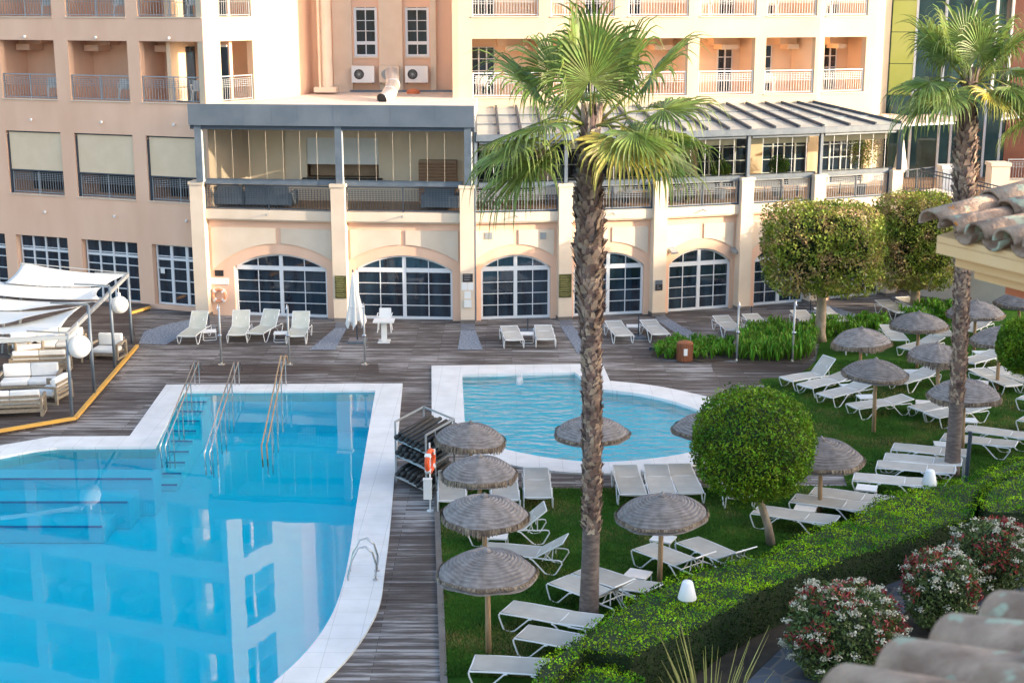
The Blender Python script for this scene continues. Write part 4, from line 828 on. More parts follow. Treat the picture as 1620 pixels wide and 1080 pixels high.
m_ = MB(); m_.hexa([RFm.p(sa - 1.2, 0.1, 0), RFm.p(RFm.L, 0.1, 0), RFm.p(RFm.L, -1.6, 0), RFm.p(sa - 1.2, -1.6, 0), RFm.p(sa - 1.2, 0.1, za - 1.0 - 1.2 * sl2), RFm.p(RFm.L, 0.1, za - 1.0 + (RFm.L - sa) * sl2), RFm.p(RFm.L, -1.6, za - 1.0 + (RFm.L - sa) * sl2), RFm.p(sa - 1.2, -1.6, za - 1.0 - 1.2 * sl2)]); m_.build('ramp', 'roofgrey', rt)
UR = FR((V(1592, 290, 62)[0], 62.0), (V(1700, 290, 62)[0], 62.0)); railing(UR, 0, UR.L, 0, 4.6, 0.95, 0.12, 4).build('railing', 'grail', rt); MB().fbox(UR, -0.3, UR.L, -1, -0.03, 2, 4.6).build('upper_wall', 'cream', rt)
# terrace backdrop: glazed ground floor under the tower with awning
GB = FR((V(1405, 250, 66)[0], 66.0), (V(1600, 250, 66)[0], 66.0)); gb = empty('glazed_terrace_front', GB.p(3, 0, TZ), 'dark glazed terrace front with pale uprights under the beige awning, right of the glass canopy', 'shopfront')
MB().fbox(GB, 0, GB.L, -0.2, -0.05, TZ, 8.0).build('glazing', 'gglass', gb); m_ = MB()
for px in (1438, 1483, 1502, 1555, 1580, 1598): x = GB.at(px, 240)[0]; m_.fbox(GB, x - 0.05, x + 0.05, -0.049, 0.03, TZ, 8.0)
m_.build('upright', 'wframe', gb)
aw = empty('fabric_awning', (V(1450, 185, 63)[0], 63, 7.3), 'wrinkled beige fabric awning between the glass canopy and the right palm', 'awning')
def drape(c, nx, ny, sag, waves, name, m, parent, thick=0.02):
    """c = four 3D corners"""
    c = [Vector(v) for v in c]; i0 = 0; mb = MB()
    for j in range(ny + 1):
        for i in range(nx + 1):
            u, v = i / nx, j / ny; P = c[0] * (1 - u) * (1 - v) + c[1] * u * (1 - v) + c[2] * u * v + c[3] * (1 - u) * v
            z = -sag * 16 * u * (1 - u) * v * (1 - v) + waves * math.sin(u * 40 + v * 3) * math.sin(v * PI) * 0.5 + waves * 0.4 * math.sin(u * 13 + v * 9)
            mb.v.append((P.x, P.y, P.z + z))
    for j in range(ny):
        for i in range(nx): a = j * (nx + 1) + i; mb.f.append((a, a + 1, a + nx + 2, a + nx + 1))
    o = mb.build(name, m, parent, smooth=True); s_ = o.modifiers.new('thickness', 'SOLIDIFY'); s_.thickness = thick; return o
drape([V(1388, 182, 64.2), V(1530, 182, 65.5), V(1519, 193, 61.2), V(1420, 199, 60.2)], 60, 8, 0.1, 0.10, 'awning_cloth', 'awn', aw)
m_ = MB(); m_.beam(V(1420, 199, 60.2), V(1519, 194, 61.2), 0.06, 0.08); m_.build('front_bar', 'white', aw)
aw = empty('fabric_awning', (V(1605, 180, 62)[0], 62, 7.6), 'beige fabric awning at the right edge above the ramp', 'awning')
drape([V(1590, 175, 64.0), V(1680, 165, 64.0), V(1680, 176, 61), V(1584, 189, 61)], 30, 8, 0.1, 0.10, 'awning_cloth', 'awn', aw); MB().beam(V(1584, 189, 61), V(1680, 176, 61), 0.06, 0.08).build('front_bar', 'white', aw)

# ================================================================ TREES AND PLANTS
def blob_core(name, P, r, parent, m='core', sub=3, noise=0.08):
    import bmesh
    bm = bmesh.new(); bmesh.ops.create_icosphere(bm, subdivisions=sub, radius=1.0)
    for v in bm.verts:
        k = 1 + RNG.normal() * noise * 0.5; v.co = Vector((v.co.x * r[0] * k, v.co.y * r[1] * k, v.co.z * r[2] * k)) + Vector(P)
    org = wloc(parent)
    for v in bm.verts: v.co -= org
    me = bpy.data.meshes.new(name); bm.to_mesh(me); bm.free(); return mkobj(name, me, MT[m], parent, True)
def superell(N, c, r, e=2.0, jitter=0.06, lumps=0.05):
    """points and normals near the surface of a superellipsoid, exponent e (2 = round, 6 = boxy)"""
    d = RNG.normal(size=(N, 3)); d /= np.linalg.norm(d, axis=1)[:, None]
    k = (np.abs(d) ** e).sum(1) ** (-1.0 / e)
    ph = np.sin(d[:, 0] * 9 + 1.3) * np.sin(d[:, 1] * 8 + 0.5) * np.sin(d[:, 2] * 9) + 0.6 * np.sin(d[:, 0] * 19 + d[:, 2] * 14) * np.sin(d[:, 1] * 17)
    k = k * (1 + lumps * ph) * (1 - np.abs(RNG.normal(size=N)) * jitter)
    P = d * k[:, None] * np.array(r) + np.array(c); nrm = np.sign(d) * np.abs(d) ** (e - 1) / np.array(r); nrm /= np.linalg.norm(nrm, axis=1)[:, None]
    return P, nrm
# clipped boxy ficus trees
def box_tree(base, c, r, label, lean=0.0):
    t = empty('clipped_tree', (base[0], base[1], 0), label, 'tree', 'block clipped trees in front of the arcade')
    b = Vector((base[0], base[1], 0)); top = Vector((c[0], c[1], c[2] - r[2] * 0.5))
    tr = MB(); tr.tube([b, b.lerp(top, 0.12), b.lerp(top, 0.5) + Vector((0.05, 0, 0)), top], [0.26, 0.21, 0.18, 0.15], 12)
    for k in range(7):
        a = k * 0.9 + 0.3; e_ = top + Vector((math.cos(a) * r[0] * 0.75, math.sin(a) * r[1] * 0.75, r[2] * random.uniform(0.2, 1.1))); tr.tube([top - Vector((0, 0, 0.25)), top.lerp(e_, 0.5) + Vector((0, 0, -0.1)), e_], [0.09, 0.06, 0.02], 7)
    tr.build('trunk', 'trunk', t, True)
    P, n = superell(15000, c, r, 5.5, 0.08, 0.05); keep = (np.sin(P[:, 0] * 3.1 + 1) * np.sin(P[:, 2] * 3.7) * np.sin(P[:, 1] * 2.3 + 2) < 0.42) | (RNG.random(len(P)) < 0.35); P, n = P[keep], n[keep]
    P2, n2 = superell(6000, c, (r[0] * .84, r[1] * .84, r[2] * .84), 4.0, 0.15, 0.1); P3, n3 = superell(500, c, (r[0] * 1.04, r[1] * 1.04, r[2] * 1.06), 4.5, 0.02, 0.05)
    np_quads('crown', leaf_quads(np.vstack([P, P2, P3]), 0.115, np.vstack([n, n2, n3]), 0.35, 0.55), 'ficus', t)
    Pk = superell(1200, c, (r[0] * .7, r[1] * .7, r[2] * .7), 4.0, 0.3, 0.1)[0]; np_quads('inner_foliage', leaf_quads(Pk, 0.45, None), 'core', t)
bA = G(1297, 540); cA = V(1300, 392, bA[1]); box_tree(bA, (cA[0], cA[1], cA[2]), (2.06, 1.8, 1.62), 'big block clipped tree with browning patches behind the flower bed, nearer one')
bB = G(1447, 495); cB = V(1449, 380, bB[1]); box_tree(bB, (cB[0], cB[1], cB[2]), (1.55, 1.6, 1.85), 'block clipped tree right of the first one, half hidden by the second palm')
# ball trees
def ball_tree(base, c, r, label, bend):
    t = empty('ball_tree', (base[0], base[1], 0), label, 'tree', 'ball clipped trees on the lawn'); b = Vector((base[0], base[1], 0)); top = Vector(c) - Vector((0, 0, r * 0.6))
    tr = MB().tube([b, b.lerp(top, 0.3) + Vector((bend, 0, 0)), b.lerp(top, 0.65) + Vector((bend * 0.8, 0, 0)), top, Vector(c)], [0.115, 0.095, 0.085, 0.075, 0.04], 10)
    for k in range(6): a = k * 1.05; e_ = Vector(c) + Vector((math.cos(a) * r * 0.7, math.sin(a) * r * 0.7, r * random.uniform(-0.2, 0.5))); tr.tube([top, top.lerp(e_, 0.5), e_], [0.05, 0.035, 0.015], 6)
    tr.build('trunk', 'trunk', t, True)
    P, n = superell(23000, c, (r, r, r * 0.93), 2.3, 0.08, 0.06); P2, n2 = superell(900, c, (r * 1.05,) * 3, 2.2, 0.03, 0.05); P3, n3 = superell(5000, c, (r * .87,) * 3, 2.0, 0.1, 0.03)
    np_quads('crown', leaf_quads(np.vstack([P, P2, P3]), 0.068, np.vstack([n, n2, n3]), 0.35, 0.55), 'ball', t)
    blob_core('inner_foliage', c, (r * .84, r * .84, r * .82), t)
bb = G(1220, 862); cc = V(1191, 702, bb[1] + 0.1); ball_tree(bb, cc, 1.36, 'round ball clipped tree with a slanting trunk in the middle of the lawn', 0.06)
bb = G(1640, 690); cc = V(1628, 548, bb[1]); ball_tree(bb, cc, 0.86, 'round bright green ball tree cut by the right edge of the photo', 0.02)
# strap leaf beds
def clump_bed(name, poly, h, n, label, m='agap'):
    xs = np.array(poly); lo, hi = xs.min(0), xs.max(0); C = []
    def inside(x, y):
        r = False; j = len(poly) - 1
        for i in range(len(poly)):
            if (poly[i][1] > y) != (poly[j][1] > y) and x < (poly[j][0] - poly[i][0]) * (y - poly[i][1]) / (poly[j][1] - poly[i][1]) + poly[i][0]: r = not r
            j = i
        return r
    while len(C) < n:
        x, y = RNG.uniform(lo[0], hi[0]), RNG.uniform(lo[1], hi[1])
        if inside(x, y): C.append((x, y))
    Q = []
    for (x, y) in C:
        hh = h * random.uniform(0.6, 1.15)
        for k in range(16):
            a = random.uniform(0, 2 * PI); rr = random.uniform(0.1, 0.5) * h * 0.9; w_ = 0.035; ca, sa_ = math.cos(a), math.sin(a); px, py = -sa_ * w_ / 2, ca * w_ / 2
            p0 = (x + ca * 0.02, y + sa_ * 0.02, 0.02); p1 = (x + ca * rr * 0.5, y + sa_ * rr * 0.5, hh * 0.75); p2 = (x + ca * rr, y + sa_ * rr, hh * random.uniform(0.8, 1.05)); p3 = (x + ca * rr * 1.5, y + sa_ * rr * 1.5, hh * random.uniform(0.35, 0.75))
            for A_, B_, w0, w1 in ((p0, p1, 0.6, 1.2), (p1, p2, 1.2, 1), (p2, p3, 1, 0.1)):
                Q.append([(A_[0] - px * w0, A_[1] - py * w0, A_[2]), (A_[0] + px * w0, A_[1] + py * w0, A_[2]), (B_[0] + px * w1, B_[1] + py * w1, B_[2]), (B_[0] - px * w1, B_[1] - py * w1, B_[2])])
    cx, cy = float(xs[:, 0].mean()), float(xs[:, 1].mean())
    return tag(np_quads(name, np.array(Q), m, origin=(cx, cy, 0)), label, 'plant', 'strap leaved plant beds')
clump_bed('strap_leaf_plants', gp([(1036, 557), (1060, 545), (1158, 545), (1160, 567), (1110, 570), (1040, 567)]), 0.42, 130, 'low bed of strap leaved plants either side of the brown bin')
clump_bed('strap_leaf_plants', gp([(1168, 570), (1175, 540), (1225, 527), (1285, 540), (1288, 560), (1270, 571), (1215, 573)]), 0.68, 200, 'tall bushy strap leaved bed round the two shower poles left of the block tree trunk')
clump_bed('strap_leaf_plants', gp([(1262, 530), (1290, 515), (1400, 510), (1405, 522), (1320, 536), (1262, 542)]), 0.5, 130, 'strap leaved bed running behind the block tree trunk towards the pointed thatch umbrella')
clump_bed('strap_leaf_plants', gp([(1425, 505), (1460, 490), (1500, 492), (1540, 500), (1500, 512), (1440, 512)]), 0.55, 80, 'dark strap leaved bed round the far block tree trunk')
for P in ([(1030, 562), (1040, 542), (1060, 541), (1160, 542), (1166, 568), (1110, 572)], [(1166, 573), (1172, 538), (1225, 525), (1290, 538), (1290, 562), (1270, 574)]):
    tag(MB().prism(gp(P, 0.03), -0.01, 0.03).build('flower_bed_soil', MT['soil'], origin=G3(*P[0])), kind='structure')
tag(MB().beam(G3(1027, 551, 0.05), G3(1075, 551, 0.05), 0.15, 0.12).build('timber_edging', 'dsteel'), 'dark timber edging at the left end of the strap leaf bed by the bin', 'edging')

# clipped hedges: plan polygons, leafy top and sides
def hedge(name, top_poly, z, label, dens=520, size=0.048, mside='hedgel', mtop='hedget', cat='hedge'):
    P = np.array(top_poly); n = len(P); cx, cy = P.mean(0); t = empty(name, (float(cx), float(cy), 0), label, cat)
    core = [(p[0] + (cx - p[0]) * 0.0, p[1]) for p in top_poly]
    # inset core
    ins = []
    for k in range(n):
        a, b, c = P[k - 1], P[k], P[(k + 1) % n]; e1 = (b - a) / (np.linalg.norm(b - a) + 1e-9); e2 = (c - b) / (np.linalg.norm(c - b) + 1e-9); nn = np.array([-(e1[1] + e2[1]), e1[0] + e2[0]]); nn /= np.linalg.norm(nn) + 1e-9; ins.append(nn)
    area = sum(P[k][0] * P[(k + 1) % n][1] - P[(k + 1) % n][0] * P[k][1] for k in range(n)) / 2; sgn = 1 if area > 0 else -1
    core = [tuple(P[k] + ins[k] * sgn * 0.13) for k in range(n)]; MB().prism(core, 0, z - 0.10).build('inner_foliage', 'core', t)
    def inside(x, y):
        r = np.zeros(len(x), bool); j = n - 1
        for i in range(n):
            c_ = ((P[i][1] > y) != (P[j][1] > y)); xx = (P[j][0] - P[i][0]) * (y - P[i][1]) / (P[j][1] - P[i][1] + 1e-12) + P[i][0]; r ^= c_ & (x < xx); j = i
        return r
    lo, hi = P.min(0), P.max(0); N = int(abs((hi - lo).prod()) * dens * 1.5); x = RNG.uniform(lo[0], hi[0], N); y = RNG.uniform(lo[1], hi[1], N); k = inside(x, y); x, y = x[k], y[k]
    lump = 0.06 * np.sin(x * 2.3 + y) * np.sin(y * 2.9) + 0.035 * np.sin(x * 7 + 1) * np.sin(y * 8)
    C = np.stack([x, y, z + lump - np.abs(RNG.normal(size=len(x))) * 0.05 + (RNG.random(len(x)) < 0.04) * 0.06], 1); nr = np.tile([0, 0, 1.0], (len(C), 1))
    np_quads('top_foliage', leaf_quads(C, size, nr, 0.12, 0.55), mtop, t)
    Cs, Ns = [], []
    for k in range(n):
        a, b = P[k], P[(k + 1) % n]; L = np.linalg.norm(b - a); m_ = int(L * z * dens * 1.2); u = RNG.random(m_); zz = RNG.random(m_) * z; e = (b - a) / (L + 1e-9); nn = np.array([e[1], -e[0]]) * sgn
        q = a[None] + (b - a)[None] * u[:, None]; lump = 0.07 * np.sin(q[:, 0] * 2.1 + zz * 2) * np.sin(q[:, 1] * 2.7) - np.abs(RNG.normal(size=m_)) * 0.05; bulge = -0.10 * (np.abs(zz / z - 0.5) * 2) ** 4
        q = q + nn[None] * (lump + bulge)[:, None]; Cs.append(np.column_stack([q, zz])); Ns.append(np.tile([nn[0], nn[1], 0.2], (m_, 1)))
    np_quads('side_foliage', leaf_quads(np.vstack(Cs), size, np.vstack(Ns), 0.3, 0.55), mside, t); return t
HZ = 1.05
back_c = [(845, 1045), (905, 1003), (1000, 938), (1100, 893), (1215, 868), (1260, 838), (1345, 815), (1385, 783), (1450, 768), (1530, 752), (1570, 735), (1660, 700)]
front_c = [(1720, 708), (1625, 736), (1556, 772), (1540, 815), (1460, 842), (1381, 868), (1270, 905), (1200, 935), (1100, 992), (1000, 1034), (930, 1022), (868, 1090)]
hd = [G(x, y, HZ) for x, y in back_c] + [G(x, y, HZ) for x, y in front_c] + [G(838, 1120, HZ)]
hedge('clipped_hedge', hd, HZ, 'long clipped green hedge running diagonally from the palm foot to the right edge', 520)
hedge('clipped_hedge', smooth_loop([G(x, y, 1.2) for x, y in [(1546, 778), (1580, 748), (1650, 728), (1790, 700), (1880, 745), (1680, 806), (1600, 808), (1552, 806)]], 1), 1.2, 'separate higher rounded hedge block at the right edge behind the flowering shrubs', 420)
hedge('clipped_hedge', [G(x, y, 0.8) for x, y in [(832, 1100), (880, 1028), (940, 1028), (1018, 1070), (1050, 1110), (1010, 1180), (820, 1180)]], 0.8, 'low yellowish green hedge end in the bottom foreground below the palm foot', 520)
# photinia shrubs
def shrub(base, c, r, label, n):
    t = empty('flowering_shrub', (base[0], base[1], 0), label, 'shrub', 'flowering shrubs along the flagstone path')
    m_ = MB()
    for k in range(9): a = k * 0.7; m_.tube([(base[0] + 0.1 * math.cos(a), base[1] + 0.1 * math.sin(a), 0), (c[0] + math.cos(a) * r[0] * .5, c[1] + math.sin(a) * r[1] * .5, c[2]), (c[0] + math.cos(a) * r[0] * .8, c[1] + math.sin(a) * r[1] * .8, c[2] + r[2] * .5)], [0.03, 0.02, 0.008], 5)
    m_.build('stems', 'trunk', t)
    P, nn = superell(n, c, r, 2.4, 0.16, 0.10); np_quads('foliage', leaf_quads(P, 0.085, nn, 0.3, 0.45), 'photinia', t)
    blob_core('inner_foliage', c, (r[0] * .74, r[1] * .74, r[2] * .74), t)
    P, nn = superell(n // 3, c, tuple(v * 1.04 for v in r), 2.4, 0.03, 0.12); k = (np.sin(P[:, 0] * 4.1 + P[:, 1] * 1.7) * np.sin(P[:, 1] * 3.3 + P[:, 2] * 2.0 + 1) > 0.02) & (P[:, 2] > c[2] - r[2] * 0.1); Pr = P[k]; nr = nn[k] + np.array([0, 0, 0.8])
    np_quads('red_shoots', leaf_quads(Pr, 0.10, nr, 0.1, 0.4), 'redleaf', t)
    P, nn = superell(int(n * 0.022), c, tuple(v * 1.06 for v in r), 2.4, 0.03, 0.10); k = (P[:, 2] > c[2] - r[2] * 0.55) & (RNG.random(len(P)) < 0.35 + 0.65 * np.clip((P[:, 2] - c[2]) / r[2], 0, 1)); P = P[k]
    F_ = np.repeat(P, 34, axis=0) + RNG.normal(size=(len(P) * 34, 3)) * np.array([0.045, 0.045, 0.022]); np_quads('flower_heads', leaf_quads(F_, 0.040, None, 0.5, 0.9), 'flower', t)
for (px, py, z0_, rx, ry, rz, lb, n) in ((1335, 1000, 0.85, 1.02, 0.85, 0.90, 'nearest and largest flowering shrub with red shoots and cream flowers beside the roof tiles', 9500),
                                     (1488, 932, 0.90, 0.70, 0.70, 0.78, 'middle flowering shrub with red shoots and cream flowers right of the flagstones', 6500), (1572, 880, 0.9, 0.85, 0.75, 0.75, 'farthest flowering shrub with cream flowers in front of the hedge block at the right edge', 6500)):
    c = G(px, py, z0_); shrub(c, (c[0], c[1], z0_), (rx, ry, rz), lb, n)
# pale spear leaves in the foreground
t = empty('spear_leaf_plant', G3(1120, 1150), 'pale narrow spear leaves poking up at the bottom edge right of the hedge', 'plant'); m_ = MB()
for k in range(34):
    px = random.uniform(1055, 1195); b = G(px * 0.5 + 560, 1165 + random.uniform(-15, 15)); hh = random.uniform(1.15, 2.0); x = b[0]; y = b[1]; dx = (px - 1125) * 0.0095 + random.uniform(-0.06, 0.06); dy = random.uniform(-0.2, 0.3)
    m_.tube([(x, y, 0), (x + dx * 0.4, y + dy * 0.4, hh * 0.55), (x + dx, y + dy, hh)], [0.014, 0.011, 0.002], 4)
m_.build('leaves', 'spear', t)

# ================================================================ PALMS
def palm(base, top, label, leaves, r0, bulge, seed, L=1.15):
    random.seed(seed); t = empty('fan_palm', (base[0], base[1], 0), label, 'palm tree', 'fan palms'); b, tp = Vector(base), Vector(top); H_ = tp.z
    def cen(u): return b.lerp(tp, u) + Vector((0.05 * math.sin(u * 5), 0, 0))
    def rad(u): return r0 * (1.0 + 0.0 * u + 0.18 * max(0, 1 - u * 7) + bulge * math.exp(-((u - 0.76) / 0.12) ** 2) - 0.55 * max(0, (u - 0.87) / 0.13))
    us = [i / 40 for i in range(41)]; MB().tube([cen(u) for u in us], [rad(u) for u in us], 18).build('trunk', 'bark', t, True)
    Q = []; n_boot = 1300
    for k in range(n_boot):
        u = 0.19 + 0.80 * (k / n_boot) ** 0.9; a = k * 2.39996 + random.uniform(-0.25, 0.25); c = cen(u); r = rad(u) * 0.98; d = Vector((math.cos(a), math.sin(a), 0)); s_ = Vector((-d.y, d.x, 0)); w_ = random.uniform(0.04, 0.085) * (1 + bulge * 0.2 * (u > .65)); h_ = random.uniform(0.10, 0.2) * (1.1 if u > 0.62 else 0.75); out = random.uniform(0.01, 0.09) * (1.5 if u > 0.6 else 0.8); sk = random.uniform(-0.05, 0.05)
        p0 = c + d * r; q = [p0 - s_ * w_, p0 + s_ * w_, p0 + s_ * (w_ * 0.45 + sk) + d * (out) + Vector((0, 0, h_)), p0 + s_ * (sk - w_ * 0.45) + d * (out) + Vector((0, 0, h_ * random.uniform(0.75, 1.1)))]
        Q.append([tuple(v) for v in q]); q2 = [p0 - s_ * w_ - d * .02, p0 + s_ * w_ - d * .02, q[2] - d * .035 + Vector((0, 0, .01)), q[3] - d * .035 + Vector((0, 0, .01))]; Q.append([tuple(v) for v in q2])
    np_quads('leaf_bases', np.array(Q), 'boot', t)
    leaves = [(az, el, pl * 0.9, dr, sz, ye) for (az, el, pl, dr, sz, ye) in leaves] if seed != 23 else [(az, el, pl * 0.8, dr, sz, ye) for (az, el, pl, dr, sz, ye) in leaves]
    pet = MB(); fr_, fy = [], []
    for (az, el, pl, droop, size, yel) in leaves:
        az, el = R(az), R(el); d = Vector((math.cos(el) * math.cos(az), math.cos(el) * math.sin(az), math.sin(el))); c0 = tp + Vector((0, 0, -0.15)) + Vector((math.cos(az), math.sin(az), 0)) * r0 * 0.5
        sg = -0.25 * pl * (1 - abs(math.sin(el))) * droop; h0 = c0 + d * pl + Vector((0, 0, sg)); md = c0 + d * pl * 0.5 + Vector((0, 0, -sg * 0.15)); pet.tube([c0, md, h0], [0.035, 0.022, 0.014], 6)
        ax = (h0 - md).normalized(); ax = (ax + Vector((0, 0, -0.12 * droop))).normalized(); side = ax.cross(Vector((0, 0, 1))); side = side.normalized() if side.length > 0.2 else Vector((math.sin(az), -math.cos(az), 0)); rollv = random.uniform(-0.35, 0.35); nm = side.cross(ax); side = (side * math.cos(rollv) + nm * math.sin(rollv)).normalized(); nm = side.cross(ax).normalized()
        ns = 46; spread = R(random.uniform(125, 150)); Ls = L * size
        dst = fy if yel else fr_
        for s_i in range(ns):
            th = -spread + 2 * spread * s_i / (ns - 1); dth = 2 * spread / (ns - 1); LL = Ls * (0.72 + 0.38 * math.cos(th * 0.6)) * random.uniform(0.85, 1.25)
            split = random.uniform(0.40, 0.52); segs = 9; prev = None; pos = None; dir_ = (ax * math.cos(th) + side * math.sin(th)).normalized(); dir_ = (dir_ + nm * 0.18 * math.cos(th)).normalized(); q = h0.copy(); hang = random.uniform(0.7, 1.4) * (0.35 + 0.65 * droop)
            wside = (-ax * math.sin(th) + side * math.cos(th)).normalized()
            for k in range(segs + 1):
                u = k / segs; wd = math.tan(dth / 2) * LL * u * 1.08 if u < split else math.tan(dth / 2) * LL * split * 1.05 * max(0.04, (1 - (u - split) / (1 - split)) ** 0.8)
                fold = nm * wd * 0.55
                cur = (q - wside * wd, q - fold * (1 if u < 1 else 0), q + wside * wd)
                if prev is not None: dst.append([tuple(prev[0]), tuple(prev[1]), tuple(cur[1]), tuple(cur[0])]); dst.append([tuple(prev[1]), tuple(prev[2]), tuple(cur[2]), tuple(cur[1])])
                prev = cur; q = q + dir_ * (LL / segs)
                g = (0.03 + 3.0 * max(0, u - split + 0.06) ** 0.8 * (0.45 if u > split + .2 else 1.0)) * hang if u > split - 0.06 else 0.03 * hang; dir_ = (dir_ + Vector((0, 0, -g))).normalized()
    pet.build('petioles', 'petiole', t, True); np_quads('fronds', np.array(fr_), 'frond', t)
    if fy: np_quads('yellowing_fronds', np.array(fy), 'frondy', t)
    cr = MB()
    for k in range(14): a = k * 1.1; d = Vector((math.cos(a), math.sin(a), 0)); cr.tube([tp + d * r0 * 0.4 - Vector((0, 0, 0.5)), tp + d * r0 * 0.8 + Vector((0, 0, -0.1)), tp + d * r0 * 1.1 + Vector((0, 0, 0.25))], [0.08, 0.05, 0.015], 5)
    cr.build('crown_base', 'boot', t); return t
b1_ = G(931, 984); t1 = V(936, 185, b1_[1])
# azimuth 0 = right (+X), 90 = away, -90 = towards camera ; elevation ; petiole ; droop ; size ; yellowing
LV1 = [(-98, 66, 1.0, .45, 1.0, 0), (170, 80, 1.3, .6, 1.0, 0), (70, 84, 1.35, .6, 0.95, 0), (12, 64, 1.3, .75, 0.95, 0), (176, 38, 1.35, .5, 1.0, 0), (8, 42, 1.5, .3, 1.0, 0), (-6, 20, 1.45, .65, 0.95, 0),
       (-50, -2, 0.75, 1.3, 1.0, 1), (-30, 8, 0.9, 1.2, 0.95, 0), (-150, 14, 1.1, 1.1, 0.95, 0), (-172, 2, 1.5, 1.2, 1.05, 0), (192, -20, 1.3, 1.3, 1.1, 0), (-165, -22, 1.0, 1.4, 0.95, 0), (-8, -8, 1.3, 1.2, 1.0, 0), (20, 6, 1.5, 1.1, 1.0, 0), (155, 10, 1.4, 1.2, 1.0, 0), (150, 55, 1.3, 1.0, .9, 0), (100, 30, 1.2, 1.2, 0.9, 0)]
palm(b1_ + (0,), (t1[0], t1[1], t1[2]), 'tall fan palm in the middle of the picture standing at the hedge end', LV1, 0.175, 0.36, 11, 1.18)
b2_ = G(1505, 752); t2 = V(1536, 122, b2_[1])
LV2 = [(180, 48, 1.4, .35, 1.15, 0), (-80, 70, 1.0, .8, 1.0, 0), (10, 60, 1.3, .9, 1.1, 0), (30, 45, 1.4, 1.0, 1.1, 0), (100, 75, 1.3, .7, 1.1, 0), (150, 65, 1.4, .9, 1.1, 0), (-170, 15, 1.3, 1.2, 1.15, 0), (175, -5, 1.2, 1.4, 1.15, 0), (-140, 5, 1.0, 1.3, 1.1, 0), (-20, 10, 1.1, 1.3, 1.1, 0), (0, -10, 1.0, 1.4, 1.1, 0), (20, 25, 1.5, 1.2, 1.1, 0), (-30, 50, 1.1, 1.0, 1.0, 0), (-60, -5, 0.7, 1.3, 0.9, 1), (-160, 45, 1.2, .9, 1.0, 0), ]
palm(b2_ + (0,), (t2[0], t2[1], t2[2]), 'fan palm on the right lawn behind the lounger rows, leaning slightly', LV2, 0.18, 0.40, 23, 1.02)
# fronds of a third palm reaching in at the right edge
b3 = (V(1760, 200, 36)[0], 36.0); t3 = V(1765, 140, 36)
palm(b3 + (0,), (t3[0], t3[1], t3[2]), 'third fan palm whose frond tips reach in at the right edge', [(180, 12, 2.0, 1.0, 1.0, 0), (170, 0, 1.9, 1.2, 1.0, 0), (190, 25, 1.9, 1.1, 1.0, 0), (90, 40, 1.2, 1, 1, 0), (0, 30, 1.2, 1, 1, 0), (-60, 40, 1.2, 1, 1, 0), (45, 70, 1.2, 1, 1, 0), (-120, 60, 1.1, 1, 1, 0)], 0.25, 0.4, 31, 1.2)
random.seed(5)
# dark pole and grey tube beside palm two
a = G3(1527, 778); tag(MB().tube([a, (a[0] + 0.02, a[1], 1.55)], 0.05, 10).lathe([(0, 1.55), (0.055, 1.55), (0.055, 1.6), (0, 1.62)], a, 10).build('dark_post', 'dsteel'), 'dark blue post rising beside the right palm trunk above the hedge', 'post')
a = G3(1522, 772); tag(MB().tube([a, (a[0], a[1], 0.8)], 0.035, 8).lathe([(0, .8), (.04, .8), (.04, .84), (0, .85)], a, 8).build('short_post', 'gmetal'), 'short pale violet grey post leaning against the dark post', 'post')

